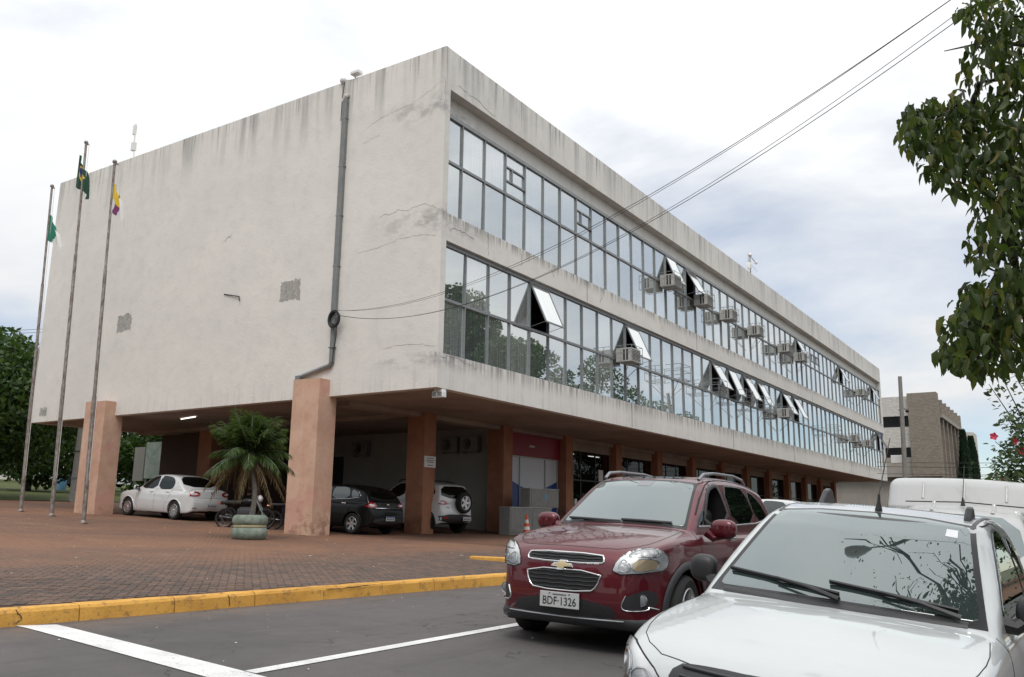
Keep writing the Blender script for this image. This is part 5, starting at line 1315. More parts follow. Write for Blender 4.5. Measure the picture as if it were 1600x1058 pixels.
# white small SUV with the spare wheel on its tailgate
esuv = dict(L=4.05, wheels=(.82, 3.34, .345), well=.39, front=[(a, b*1.12) for a, b in FR], plan=PLN(4.05), gfront=[(-.5,.8),(.79,.8),(.785,1.05),(.72,1.32),(.645,1.56),(.60,1.66),(.5,1.80),(-.5,1.80)], ztop=1.85,
  side=[(.14,.24),(.03,.34),(0,.46),(0,.64),(.04,.82),(.14,.92),(.4,.99),(.8,1.05),(1.1,1.09),(2.2,1.10),(3.3,1.13),(3.8,1.15),(3.96,1.12),(4.0,.85),(4.05,.70),(4.05,.5),(3.98,.36),(3.7,.3),(.7,.24)],
  gside=[(.95,.95),(1.06,1.06),(1.4,1.32),(1.72,1.56),(1.95,1.635),(2.6,1.665),(3.2,1.645),(3.68,1.60),(3.80,1.54),(3.98,1.13),(3.98,.95)],
  windows=[[(1.35,1.12),(1.58,1.33),(1.85,1.52),(2.05,1.56),(2.22,1.56),(2.24,1.13)], [(2.32,1.13),(2.31,1.565),(2.7,1.56),(3.0,1.54),(3.10,1.18)], [(3.2,1.22),(3.1,1.54),(3.5,1.50),(3.62,1.34),(3.6,1.27)]], glass='privacy_glass',
  gaps=[[(1.22,1.05),(1.26,.7),(1.34,.36)], [(2.28,1.1),(2.28,.6),(2.24,.36)], [(3.16,1.2),(3.12,.95),(2.9,.65),(2.8,.36)]], handles=[(2.06,1.0), (2.92,1.02)],
  screen=[[(-.70,1.10),(0,1.12),(.70,1.10),(.58,1.53),(0,1.56),(-.58,1.53)]], rear=[[(-.68,1.16),(.68,1.16),(.60,1.51),(0,1.53),(-.60,1.51)]],
  tail=[([(.44,.98),(.60,.93),(.80,.96),(.845,1.03),(.80,1.07),(.60,1.08)], 'lamp_red')],
  back=[('bumper', [(-.82,.38),(.82,.38),(.84,.64),(-.84,.64)], 'plastic_dark', .006), ('fog_reflector', [(.46,.50),(.66,.50),(.66,.56),(.46,.56)], 'lamp_red', .010), ('badge', [(.40,.84),(.52,.84),(.52,.86),(.40,.86)], 'plastic_black', .006)], arch='plastic_dark', archw=.07, spokes=5, track=.65)
root, c = small_car('spare_wheel_suv', 'white small SUV with a spare wheel on its tailgate behind the second column', (-21.85, 24.15, -PI/2-.09, gz(-21.9)-.0, 0., -.046, 1.03), 'paint_white', esuv)
plate(root, 4.085, .50, 1, .40, .13, None, x=-.40)
wm = wheel_meshes(.345, .2, 'alloy', 'lamp_bezel', 5); e = put('spare_wheel', wm[0], root, (-.18, 4.10, 1.02), (0, 0, PI/2))
for nm, m_ in wm[1:]: put(nm, m_, e)
for sg in (1, -1): MB().tube([(sg*.56, 1.75, 1.60), (sg*.58, 1.9, 1.69), (sg*.58, 2.9, 1.70), (sg*.56, 3.3, 1.64)], .02, 6).build('roof_rail', 'plastic_black', root, True)
MB().tube([(0, 3.4, 1.62), (0, 3.62, 1.9)], .006, 4).build('aerial', 'plastic_black', root)
# white hatchback far along the arcade
h2 = dict(hatch); h2.update(glass='side_glass', tail=[([(.62,.90),(.80,.88),(.80,1.25),(.68,1.25)], 'lamp_red')], handle_mat='paint_white')
root, c = small_car('parked_hatchback', 'distant white hatchback parked between the red SUV and the pickup', (-10.3, 26.2, -PI/2, gz(-10.8)-.02, 0., -.02), 'paint_white', h2, h=.045)
# white panel van with raised cargo box behind the pickup
van = dict(L=4.18, wheels=(.80, 3.40, .30), front=[(a*.97, b) for a, b in FR], plan=PLN(4.18), gfront=[(a*.97, b) for a, b in GF], ztop=2.0, box=(.80, 1.98, 4.12, .35, 1.87, .10),
  side=[(.14,.2),(.03,.3),(0,.42),(0,.56),(.03,.68),(.12,.77),(.4,.85),(.8,.93),(1.12,.98),(2.2,1.0),(3.3,1.0),(4.1,1.0),(4.18,.8),(4.18,.45),(4.1,.3),(3.8,.24),(.7,.19)],
  gside=[(.9,.85),(1.05,.97),(1.38,1.22),(1.68,1.45),(1.9,1.53),(2.3,1.56),(2.5,1.55),(2.55,1.0),(2.5,.85)],
  windows=[[(1.36,1.02),(1.55,1.19),(1.80,1.38),(2.0,1.44),(2.14,1.43),(2.2,1.03)]], glass='side_glass', gaps=[[(1.2,.95),(1.24,.6),(1.3,.3)], [(2.26,1.45),(2.28,.9),(2.24,.3)]], handles=[(2.1,.88)], handle_mat='plastic_black', mirror_mat='paint_van',
  screen=[[(-.66,1.0),(0,1.02),(.66,1.0),(.53,1.44),(0,1.47),(-.53,1.44)]], nose=[('grille', [(-.45,.56),(.45,.56),(.5,.68),(-.5,.68)], 'plastic_black', .004), ('headlight', [(.5,.6),(.76,.64),(.74,.78),(.55,.72)], 'reflector', .006), ('headlight', [(-.76,.64),(-.5,.6),(-.55,.72),(-.74,.78)], 'reflector', .006), ('bumper', [(-.74,.3),(.74,.3),(.74,.5),(-.74,.5)], 'plastic_dark', .006)], rim='steel', spokes=8, track=.6, mirror=(.93, 1.42, 1.03))
root, c = small_car('panel_van', 'white panel van with tall cargo box parked behind the pickup', (-1.22, 9.0, 0., .115, .06), 'paint_van', van, 'van', .035)
for x_ in (-.42, 0., .42): c.strip('box_rib', [(x_, 1.62), (x_, 1.80)], .035, 'F', .003, 'paint_van', bulge=.008)
c.strip('box_gap', [(-.60, 1.575), (0, 1.60), (.60, 1.575)], .016, 'F', .002, 'gap_dark')
c.strip('roof_rib', [(-.30, 1.80), (-.30, 2.02)], .05, 'T', .002, 'paint_van', bulge=.008); c.strip('roof_rib', [(.30, 1.80), (.30, 2.02)], .05, 'T', .002, 'paint_van', bulge=.008)
MB().lathe([(.026, 0), (.012, .07), (.006, .10)], 10, (0, 1.95, 1.555)).tube([(0, 1.95, 1.62), (.0, 2.18, 2.02)], .004, 5).build('aerial', 'plastic_black', root, True)
# ================================================================== vegetation
def leaf_mat(name, cols, rough=.5, trans=.35):
    m = bpy.data.materials.new(name); m.use_nodes = True; nt = m.node_tree; N = nt.nodes; L = nt.links; N.clear()
    out = N.new('ShaderNodeOutputMaterial'); mx = N.new('ShaderNodeMixShader'); L.new(mx.outputs[0], out.inputs[0]); mx.inputs[0].default_value = trans
    p = N.new('ShaderNodeBsdfPrincipled'); p.inputs['Roughness'].default_value = rough; p.inputs['Specular IOR Level'].default_value = .35; t = N.new('ShaderNodeBsdfTranslucent')
    at = N.new('ShaderNodeAttribute'); at.attribute_name = 'tone'
    r = N.new('ShaderNodeValToRGB'); L.new(at.outputs['Fac'], r.inputs[0]); e = r.color_ramp.elements
    e[0].position = 0; e[0].color = (*cols[0], 1); e[1].position = 1; e[1].color = (*cols[-1], 1)
    for i, c in enumerate(cols[1:-1]): q = e.new((i+1)/(len(cols)-1)); q.color = (*c, 1)
    L.new(r.outputs[0], p.inputs['Base Color'])
    br = N.new('ShaderNodeMix'); br.data_type = 'RGBA'; br.blend_type = 'MULTIPLY'; br.inputs[0].default_value = 1; L.new(r.outputs[0], br.inputs[6]); br.inputs[7].default_value = (1.25, 1.35, .6, 1)
    L.new(br.outputs[2], t.inputs['Color']); L.new(p.outputs[0], mx.inputs[1]); L.new(t.outputs[0], mx.inputs[2]); M[name] = m
leaf_mat('leaf_broad', [(.018, .036, .010), (.045, .072, .018), (.085, .115, .026), (.15, .13, .03)], .45, .45)
leaf_mat('leaf_dense', [(.020, .044, .014), (.045, .085, .022), (.095, .145, .038)])
leaf_mat('leaf_shrub', [(.03, .055, .022), (.055, .085, .035), (.10, .13, .05)])
leaf_mat('leaf_palm', [(.034, .060, .016), (.062, .105, .026), (.105, .145, .04)], .45)
leaf_mat('leaf_palm_old', [(.14, .115, .03), (.13, .085, .035), (.10, .065, .04)], .7, .2)
leaf_mat('leaf_cypress', [(.012, .032, .016), (.020, .046, .022), (.035, .065, .028)], .7, .15)
material('bark', (.060, .050, .042), .9, var=.45, var_scale=9, bump=.8, bump_scale=25)
material('bark_pale', (.20, .185, .165), .9, var=.4, var_scale=14, bump=.5)
material('dead_frond', (.17, .10, .065), .9, var=.4, var_scale=10)

def leaves(name, P, size, mat, parent, droop=.3, aspect=.42, fold=.25, tones=None, dirs=None, curl=.15):
    """P: (n,3) leaf bases; each leaf is a folded six-point blade"""
    n = len(P); size = np.asarray(size)*np.ones(n)
    if dirs is None:
        a = rng.uniform(0, 2*PI, n); d = np.stack([np.cos(a), np.sin(a), rng.normal(-droop, .35, n)], 1)
    else: d = dirs
    d = d/np.linalg.norm(d, axis=1)[:, None]
    ref = rng.normal(0, 1, (n, 3))*.5+np.array([0, 0, 1.]); s = np.cross(d, ref); s /= np.maximum(np.linalg.norm(s, axis=1), 1e-6)[:, None]; u = np.cross(s, d)
    L_ = size[:, None]; w = L_*aspect*.5
    b0 = P; tip = P+d*L_-u*L_*curl
    m1 = P+d*L_*.33+u*L_*.0; m2 = P+d*L_*.70-u*L_*curl*.4
    V = np.stack([b0, m1+s*w+u*w*fold, m2+s*w*.78+u*w*fold*.7, tip, m2-s*w*.78+u*w*fold*.7, m1-s*w+u*w*fold, m1-u*w*.1, m2-u*w*.1], 1).reshape(-1, 3)
    o = np.arange(n)[:, None]*8
    Q = np.stack([np.concatenate([o+0, o+1, o+6, o+6], 1), np.concatenate([o+1, o+2, o+7, o+6], 1), np.concatenate([o+2, o+3, o+7, o+7], 1), np.concatenate([o+0, o+6, o+5, o+5], 1), np.concatenate([o+6, o+7, o+4, o+5], 1), np.concatenate([o+7, o+3, o+4, o+4], 1)], 1).reshape(-1, 4)
    T = []
    for k in range(6):
        q = Q.reshape(n, 6, 4)[:, k]
        if k in (1, 4): T += [q[:, [0, 1, 2]], q[:, [0, 2, 3]]]
        else: T.append(q[:, :3])
    F = np.concatenate(T)
    me = np_mesh(name, V, F, mat)
    tn = rng.beta(2, 2.4, n) if tones is None else tones
    at = me.attributes.new('tone', 'FLOAT', 'POINT'); at.data.foreach_set('value', np.repeat(tn, 8).astype(np.float32))
    return put(name, me, parent)
def cards(name, P, size, mat, parent, tones=None):
    """small leaf clumps for far crowns: two crossed blades each"""
    n = len(P); size = np.asarray(size)*np.ones(n)
    d = rng.normal(0, 1, (n, 3)); d /= np.linalg.norm(d, axis=1)[:, None]; r = rng.normal(0, 1, (n, 3)); s = np.cross(d, r); s /= np.linalg.norm(s, axis=1)[:, None]
    S = size[:, None]
    V = np.stack([P-d*S*.5, P+s*S*.3, P+d*S*.5, P-s*S*.3], 1).reshape(-1, 3); o = np.arange(n)[:, None]*4; F = np.concatenate([o, o+1, o+2, o+3], 1)
    me = np_mesh(name, V, F, mat); tn = rng.beta(2, 2.4, n) if tones is None else tones
    at = me.attributes.new('tone', 'FLOAT', 'POINT'); at.data.foreach_set('value', np.repeat(tn, 4).astype(np.float32))
    return put(name, me, parent)
def limb(mb, p, d, length, r, depth, tips, wig=.25, spread=.7, kids=(2, 3), sag=0.):
    pts = [Vector(p)]; rs = [r]; n = 5; d = Vector(d).normalized()
    for i in range(n):
        d = (d+Vector((random.gauss(0, wig), random.gauss(0, wig), random.gauss(0, wig*.6)-sag))*.5).normalized(); pts.append(pts[-1]+d*length/n); rs.append(r*(1-.5*(i+1)/n))
    mb.tube(pts, rs, 6 if r > .03 else 4, cap=False)
    if depth == 0: tips.append((pts[-1], d)); tips.append((pts[-3], d)); return
    for k in range(random.randint(*kids)):
        j = random.choice([3, 4, 5, 5]); nd = (d+Vector((random.gauss(0, spread), random.gauss(0, spread), random.gauss(.1, spread*.6)))).normalized()
        limb(mb, pts[j], nd, length*random.uniform(.6, .8), rs[j]*.75, depth-1, tips, wig, spread, kids, sag)
def clumps(centers, radii, per, squash=.75):
    """points in the shells of several clumps so that light and dark masses and gaps appear"""
    out = []
    for c, r in zip(centers, radii):
        k = int(per*r*r); v = rng.normal(0, 1, (k, 3)); v /= np.linalg.norm(v, axis=1)[:, None]; rad = r*rng.uniform(.55, 1.08, k)**.8
        out.append(np.array(c)+v*rad[:, None]*np.array([1, 1, squash]))
    return np.concatenate(out)
def far_tree(name, loc, h, rad, label, mat='leaf_dense', n=26, per=220, size=.32, trunk=.22, lean=(0, 0), group=None, low=.35, cat='tree'):
    e = empty(name, loc, label, cat, group); tips = []; mb = MB()
    top = Vector((lean[0], lean[1], h*.45)); mb.tube([(0, 0, -.1), Vector(top)*.5, top], [trunk, trunk*.8, trunk*.65], 8)
    for k in range(5):
        a = 2*PI*k/5+random.uniform(-.3, .3); limb(mb, top*random.uniform(.75, 1), (math.cos(a), math.sin(a), random.uniform(.4, 1)), rad*.7, trunk*.5, 1, tips)
    mb.build('trunk', 'bark', e, True)
    cs = []; rs = []
    for k in range(n):
        a = random.uniform(0, 2*PI); rr = rad*math.sqrt(random.random())*.85; zz = h*(low+(1-low)*random.random()); t = (zz/h-low)/(1-low)
        rr *= math.sqrt(max(.08, 1-(2*t-1)**2*.9)); cs.append((lean[0]+rr*math.cos(a), lean[1]+rr*math.sin(a), zz-.3)); rs.append(rad*random.uniform(.22, .38))
    cards('crown', clumps(cs, rs, per), rng.uniform(.7, 1.3, int(sum(int(per*r*r) for r in rs)))*size, mat, e); return e
def at_px(px, py, D):
    """a point on the sight line of a photo pixel at a chosen depth"""
    d = cf+cr*((px-800)/1341.85)-cu*((py-529)/1341.85); return Vector((0, 0, EYE))+d*D

# trees behind the left end of the block, standing up the rising street
def gtree(x, y, *a, **k): return far_tree(a[0], (x, y, gz(x)), *a[1:], **k)
gtree(-46, 21, 'broad_tree', 7.6, 5.2, 'big dark green tree beyond the left end of the building', lean=(1.5, .5), trunk=.34, n=34, low=.30, per=240, size=.28)
gtree(-57, 30, 'broad_tree', 7.0, 5.0, 'shady tree behind the concrete post left of the columns', trunk=.25, low=.25, n=30)
gtree(-50, 37, 'broad_tree', 7.0, 5.0, 'dark tree seen under the slab behind the white saloon', low=.12, n=30, per=240)
gtree(-62, 41, 'broad_tree', 8.0, 5.5, 'tree seen between the left column and stair wall', low=.12, n=30)
gtree(-75, 27, 'broad_tree', 7.0, 5.0, 'farther street tree at the far left', low=.3)
gtree(-92, 44, 'broad_tree', 9, 6, 'distant street tree over the rising street', low=.3)
gtree(-66, 52, 'broad_tree', 8, 6, 'dark tree far behind the parking bay', low=.1)
# low palm clump at the left edge
e = empty('palm_bush', (-37.5, 15.8, gz(-37.5)), 'dark low palm bush at the left edge beside the trees', 'bush')
P = []; Dn = []
for k in range(46):
    a = random.uniform(0, 2*PI); el = random.uniform(.25, 1.3); d = Vector((math.cos(a)*math.cos(el), math.sin(a)*math.cos(el), math.sin(el)))
    for t in np.linspace(.25, 1, 16):
        q = d*t*2.3-Vector((0, 0, .9*t*t)); s = Vector((-math.sin(a), math.cos(a), 0))
        for sg in (1, -1): P.append(tuple(q)); Dn.append(tuple(d*.6+s*sg*.8-Vector((0, 0, .5))))
leaves('fronds', np.array(P), .5, 'leaf_dense', e, aspect=.12, dirs=np.array(Dn)); MB().tube([(0, 0, -.1), (0, 0, .6)], .12, 8).build('trunk', 'bark', e)
# trees on the other pavement: out of the frame, mirrored in the lower windows
far_tree('street_tree', (8, 50.5, 0.), 16.8, 5.6, 'street tree on the opposite pavement mirrored in the lower windows near the corner', n=60, low=.3, per=240, trunk=.25)
far_tree('street_tree', (8.5, 61, 0.), 14.8, 3.8, 'street tree on the opposite pavement mirrored left of the first open sash', n=30, low=.3, per=200, trunk=.25)
far_tree('street_tree', (8.0, 70, 0.), 15.6, 5.0, 'street tree on the opposite pavement mirrored below the first air conditioner', n=28, low=.3, per=180, trunk=.25)
far_tree('street_tree', (8.5, 86, 0.), 14.6, 5.0, 'street tree on the opposite pavement mirrored beside the empty cage', n=28, low=.3, per=160, trunk=.25)
# cypress pair and scrub at the far end of the street
def cypress(p, h, r, label):
    e = empty('cypress', p, label, 'tree', 'cypresses at the street end'); n = 2600; t = rng.random(n)**.8; a = rng.uniform(0, 2*PI, n); rr = r*(1-t)**.75*(.55+.45*np.sin(a*3+t*9)*.4)*rng.uniform(.5, 1.05, n)+.05
    P = np.stack([rr*np.cos(a), rr*np.sin(a), .3+t*h], 1); d = np.stack([np.cos(a)*.3, np.sin(a)*.3, np.ones(n)], 1)
    leaves('crown', P, .7, 'leaf_cypress', e, dirs=d, aspect=.35); MB().tube([(0, 0, -.5), (0, 0, h*.6)], [.2, .08], 6).build('trunk', 'bark', e)
q = at_px(1516, 745, 100); cypress((q.x-.4, q.y, .3), 11.0, 1.5, 'tall narrow dark cypress, left one of the pair')
q = at_px(1526, 745, 102); cypress((q.x-.25, q.y, .3), 10.4, 1.5, 'tall narrow dark cypress, right one of the pair')
q = at_px(1550, 780, 70); far_tree('far_shrub', (q.x, q.y, .0), 4.6, 3.2, 'low green scrub below the cypresses', 'leaf_shrub', n=18, low=.05, per=160, size=.3, cat='shrub', trunk=.1)
q = at_px(1500, 780, 84); far_tree('far_shrub', (q.x, q.y, .0), 5.2, 2.4, 'dark shrub at the foot of the brick building', 'leaf_dense', n=14, low=.05, per=160, size=.3, cat='shrub', trunk=.1)

# foreground tree hanging in from the right: heavy drooping leaves
def hanging_tree():
    base = Vector((2.2, 4.6, 0.1))
    e = empty('overhanging_tree', base, 'large leaved dark green tree hanging into the upper right corner', 'tree')
    mb = MB(); mb.tube([(0, 0, -.1), (-.1, .05, 1.6), (-.25, .2, 3.0), (-.5, .35, 4.1)], [.17, .15, .13, .10], 10)
    P = []; D = []; S = []
    # hanging sprays: (pixel path, depth) – limbs leave the trunk and droop into view
    paths = [([(1660,40),(1600,70),(1540,66),(1475,80)], 5.2, .030), ([(1665,110),(1590,120),(1535,128),(1500,190)], 5.0, .034), ([(1650,150),(1590,210),(1545,250),(1500,275)], 4.9, .030),
             ([(1660,190),(1600,300),(1570,370),(1555,430),(1530,470)], 4.7, .034), ([(1660,260),(1620,400),(1590,480),(1545,520),(1500,545)], 4.6, .028), ([(1670,0),(1610,-10),(1560,-5),(1520,10)], 5.4, .026),
             ([(1680,300),(1640,430),(1620,520),(1600,560)], 4.5, .026), ([(1530,128),(1515,180),(1495,215),(1465,200)], 4.9, .014), ([(1570,215),(1530,280),(1500,270),(1450,285)], 4.85, .016), ([(1600,330),(1580,250),(1600,170),(1620,110)], 4.8, .02), ([(1575,370),(1590,430),(1600,500),(1612,550)], 4.6, .018)]
    root = base+Vector((-.5, .35, 4.1))
    def node(px, py, D_): return at_px(px, py, D_)-base
    for pts, D_, r in paths:
        W = [node(px, py, D_+.12*i) for i, (px, py) in enumerate(pts)]
        W = [root-base]+[root.lerp(W[0]+base, .6)-base]+W if r > .022 else W
        mb.tube(W, [r*1.6 if r > .022 else r]+[max(.003, r*(1.25-1.2*i/(len(W)-1))) for i in range(1, len(W))], 6)
    # leaf masses given as (pixel centre, radius px, depth, count)
    blobs = [(1445,195,42,5.0,110),(1480,190,45,5.0,120),(1530,205,55,5.0,170),(1470,240,40,4.95,90),(1500,262,45,4.9,110),(1550,100,52,5.1,100),(1585,60,55,5.2,120),(1560,20,50,5.3,100),(1595,140,50,5.0,120),(1520,20,26,5.3,28),(1590,230,50,4.8,130),(1555,270,40,4.8,80),(1545,330,26,4.7,30),
             (1530,390,26,4.7,42),(1560,360,30,4.7,50),(1592,330,40,4.7,90),(1595,400,40,4.7,90),(1575,300,40,4.7,80),(1520,470,32,4.6,55),(1545,490,50,4.6,140),(1500,520,38,4.6,85),(1490,555,26,4.6,40),(1540,545,42,4.6,110),(1575,470,50,4.6,120),(1595,540,38,4.6,90),(1475,548,16,4.6,14),(1525,570,18,4.6,20),(1430,185,18,5.0,16),(1424,205,14,5.0,8),(1460,160,10,5.0,5),(1500,150,14,5.0,6)]
    for px, py, rp, D_, k in blobs:
        for _ in range(int(k*1.3)):
            a = random.uniform(0, 2*PI); rr = rp*math.sqrt(random.random()); q = node(px+rr*math.cos(a), py+rr*math.sin(a), D_+random.gauss(0, .22)); P.append(tuple(q))
    # twigs that carry the leaf masses
    for px, py, rp, D_, k in blobs:
        for _ in range(3):
            a = random.uniform(0, 2*PI); q0 = node(px+rp*.3, py-rp*.6, D_); q1 = node(px+rp*.8*math.cos(a), py+rp*.8*math.sin(a), D_+random.gauss(0, .1)); mb.tube([q0, q0.lerp(q1, .5)+Vector((0, 0, random.uniform(-.03, .03))), q1], [.008, .006, .003], 4)
    # high canopy over the parked pickup: above the frame, mirrored in its windscreen
    hc = [Vector((-2.6+random.gauss(0, .75), 2.0+random.gauss(0, .8), 7.4+random.gauss(0, .45))) for _ in range(16)]
    for c_ in hc:
        m0 = Vector((-.5, .35, 4.1)).lerp(c_, .5)+Vector((random.gauss(.3, .2), random.gauss(-.2, .2), .5)); mb.tube([(-.5, .35, 4.1), m0, c_], [.05, .03, .012], 5)
        for _ in range(5): e_ = c_+Vector((random.gauss(0, .5), random.gauss(0, .5), random.gauss(0, .25))); mb.tube([m0.lerp(c_, .6), c_.lerp(e_, .4), e_], [.015, .010, .004], 4)
    # the crown goes on above and beside the frame
    for _ in range(1500): P.append((random.gauss(-.7, 1.0), random.gauss(.6, 1.1), random.uniform(2.6, 5.6)))
    for _ in range(900): c_ = random.choice(hc); P.append((c_.x+random.gauss(0, .4), c_.y+random.gauss(0, .4), c_.z+random.gauss(0, .25)))
    P = np.array(P); wz = base.z+P[:, 2]
    # keep the opening: nothing of the extra crown may stand in the clear sky left of the foliage
    keep = []
    n0 = len(P)-2400
    for i, p in enumerate(P):
        if i < n0: keep.append(i); continue
        px, py, dd = project(base+Vector(p))
        if dd < .6: continue
        if px > 1620 or py < -60: keep.append(i)
    P = P[keep]; n = len(P)
    a = rng.uniform(0, 2*PI, n); d = np.stack([np.cos(a)*.55, np.sin(a)*.55, rng.normal(-.75, .35, n)], 1)
    tones = np.clip(rng.beta(1.8, 2.6, n), 0, 1); tones[rng.random(n) < .03] = 1.
    mb.build('trunk', 'bark', e, True); leaves('crown', P, rng.uniform(.045, .105, n), 'leaf_broad', e, aspect=.42, dirs=d, tones=tones, fold=.5, curl=.32)
hanging_tree()
# flowering bush at the right edge behind the van
def hibiscus():
    o = at_px(1650, 800, 11); base = Vector((o.x, o.y, .0)); e = empty('flowering_bush', base, 'airy green bush with red flowers at the right edge behind the van', 'bush')
    mb = MB(); P = []
    tips = [(1545,600),(1560,578),(1585,585),(1575,655),(1555,690),(1590,640),(1600,600),(1570,720),(1560,745),(1595,690),(1590,740),(1580,770),(1548,718),(1600,560),(1610,630),(1620,700),(1555,760),(1540,765)]
    for px, py in tips:
        T = at_px(px, py, 11+random.uniform(-.5, .5))-base; B = Vector((random.uniform(-.2, .3), random.uniform(-.3, .3), .4)); mid = B.lerp(T, .55)+Vector((.2, 0, .25))
        pts = [B, B.lerp(mid, .5), mid, mid.lerp(T, .6)+Vector((0, 0, .03)), T]; mb.tube(pts, [.02, .016, .012, .007, .004], 5)
        for t in np.linspace(.35, 1, 64):
            i = min(3, int(t*4)); q = pts[i].lerp(pts[i+1], t*4-i); P.append(tuple(q+Vector((random.gauss(0, .07), random.gauss(0, .07), random.gauss(0, .05)))))
    for px, py, rp, k in ((1590,735,40,520),(1560,765,28,300),(1600,690,30,260),(1610,770,45,500),(1585,655,20,70)):
        for _ in range(k):
            a = random.uniform(0, 2*PI); rr = rp*math.sqrt(random.random()); P.append(tuple(at_px(px+rr*math.cos(a), py+rr*math.sin(a), 11+random.gauss(0, .4))-base))
    for _ in range(900): P.append((random.gauss(.5, .6), random.gauss(.2, .6), random.uniform(.2, 2.3)))
    mb.tube([(0, 0, -.1), (.1, 0, .5)], .04, 6).build('stem', 'bark', e, True)
    leaves('foliage', np.array(P), rng.uniform(.05, .10, len(P)), 'leaf_shrub', e, aspect=.45)
    material('petal_red', (.55, .02, .06), .5); 
    for px, py in ((1553,682),(1585,690),(1570,752),(1568,755),(1597,705)):
        q = at_px(px, py, 10.7)-base; b = MB()
        for k in range(5):
            a = 2*PI*k/5; d = Vector((math.cos(a), -.5, math.sin(a))).normalized(); s = Vector((-math.sin(a), 0, math.cos(a)))
            b.add([q, q+d*.035+s*.022, q+d*.06+Vector((0, .01, 0)), q+d*.035-s*.022], [(0, 1, 2, 3)])
        b.build('flower', 'petal_red', e)
hibiscus()

# potted palm on the plaza
def palm():
    bx, by = -17.3, 14.65; z0 = gz(bx); e = empty('planter', (bx, by, z0), 'round green painted concrete planter with a cream band', 'planter')
    material('planter_green', (.27, .30, .255), .8, var=.5, var_scale=6, var_col=(.11, .16, .12), bump=.5); material('planter_cream', (.45, .40, .24), .8, var=.3, var_scale=9); material('soil', (.05, .035, .025), .95)
    MB().lathe([(.30, -.03), (.37, .005), (.42, .06), (.44, .14), (.43, .22), (.40, .275), (.37, .29)], 32).build('lower_bowl', 'planter_green', e, True)
    MB().lathe([(.385, .285), (.40, .30), (.40, .335), (.385, .35)], 32).build('band', 'planter_cream', e, True)
    MB().lathe([(.375, .345), (.41, .37), (.43, .43), (.425, .50), (.395, .56), (.34, .59), (.31, .575), (.30, .52)], 32).build('upper_bowl', 'planter_green', e, True)
    MB().lathe([(0, .545), (.305, .54)], 24).build('soil', 'soil', e)
    p = empty('potted_palm', (bx, by, z0+.53), 'feathery palm with yellowing lower fronds in the green planter', 'palm')
    tr = MB().tube([(.05, 0, 0), (.10, 0, .35), (.09, 0, .7), (-.05, 0, 1.15), (-.2, 0, 1.5)], [.075, .062, .058, .05, .045], 10).build('trunk', 'bark_pale', p, True)
    c = Vector((-.2, 0, 1.5))
    def frond(a, el, L_, sag, mat, w):
        d0 = Vector((math.cos(a)*math.cos(el), math.sin(a)*math.cos(el), math.sin(el))); s = Vector((-math.sin(a), math.cos(a), 0)); pts = []
        for i in range(9):
            t = i/8; q = c+d0*L_*t-Vector((0, 0, sag*t*t)); pts.append(q)
        P = []; D = []; S = []
        for t in np.linspace(.12, 1, 52):
            i = min(7, int(t*8)); q = pts[i].lerp(pts[i+1], t*8-i); tg = (pts[i+1]-pts[i]).normalized(); up = s.cross(tg)
            for sg in (1, -1):
                P.append(tuple(q)); D.append(tuple(tg*.75+s*sg*(.75-.3*t)+up*random.gauss(.25, .2)-Vector((0, 0, .25+random.random()*.3)))); S.append(w*(.5+math.sin(PI*min(1, t*.9+.1))*.6))
        rac = MB().tube(pts, [.012*(1-.8*i/8) for i in range(9)], 4)
        o = leaves('frond', np.array(P), np.array(S), mat, p, aspect=.07, dirs=np.array(D), fold=.4, curl=.12)
        rac.build('frond_rib', 'bark_pale' if mat == 'leaf_palm_old' else 'planter_green', o)
    for k in range(42): frond(random.uniform(0, 2*PI), random.uniform(.65, 1.5), random.uniform(1.15, 1.45), random.uniform(.1, .5), 'leaf_palm', .34)
    for k in range(12): frond(2*PI*k/12+random.uniform(-.2, .2), random.uniform(.1, .6), random.uniform(1.05, 1.3), random.uniform(.5, .8), 'leaf_palm', .34)
    for k in range(9): frond(2*PI*k/9+random.uniform(-.2, .2), random.uniform(-.3, .05), random.uniform(.9, 1.1), random.uniform(.6, .9), 'leaf_palm_old', .24)
    b = MB()
    for k in range(34):
        a = random.uniform(0, 2*PI); r = random.uniform(.1, .5); b.tube([c+Vector((0, 0, -.05)), c+Vector((r*.8*math.cos(a), r*.8*math.sin(a), -.15)), c+Vector((r*math.cos(a), r*math.sin(a), -random.uniform(.6, 1.0)))], [.012, .012, .004], 4)
    o = b.build('dead_skirt', 'dead_frond', p); tag(o, kind='stuff')
palm()
# ================================================================== added shops across the street and added trees behind the viewer
# never in the frame; put in to darken reflections and shade the horizon
material('shop_wall_a', (.42, .36, .28), .85, var=.2, var_scale=1); material('shop_wall_b', (.30, .33, .34), .85, var=.2, var_scale=1); material('shop_wall_c', (.45, .40, .36), .85, var=.2, var_scale=1)
def added_shop(x, y, w, h, mat, label):
    e = empty('added_shop', (x, y, gz(x)), label, 'shop', 'added unseen shops on the opposite pavement')
    MB().box((0, 0, -.2), (9, w, h), .03).build('wall', mat, e); MB().box((-.25, -.1, h-.05), (9.2, w+.1, h+.25), .03).build('parapet', 'far_concrete', e)
    n = max(2, int(w/3))
    for k in range(n):
        y0 = .5+k*(w-.6)/n; y1 = y0+(w-.6)/n-.6
        o = MB().box((-.05, y0, .1 if k % 2 else .9), (.02, y1, 2.7)).build('door' if k % 2 else 'window', 'shop_glass', e)
        if h > 5: MB().box((-.05, y0+.2, 3.9), (.02, y1-.2, 5.0)).build('window', 'shop_glass', e)
    MB().box((-1.1, .2, 2.95), (-.02, w-.2, 3.08)).build('awning', 'far_roof', e)
material('far_concrete', (.33, .30, .27), .9, var=.2, var_scale=1); material('far_roof', (.25, .12, .08), .9)
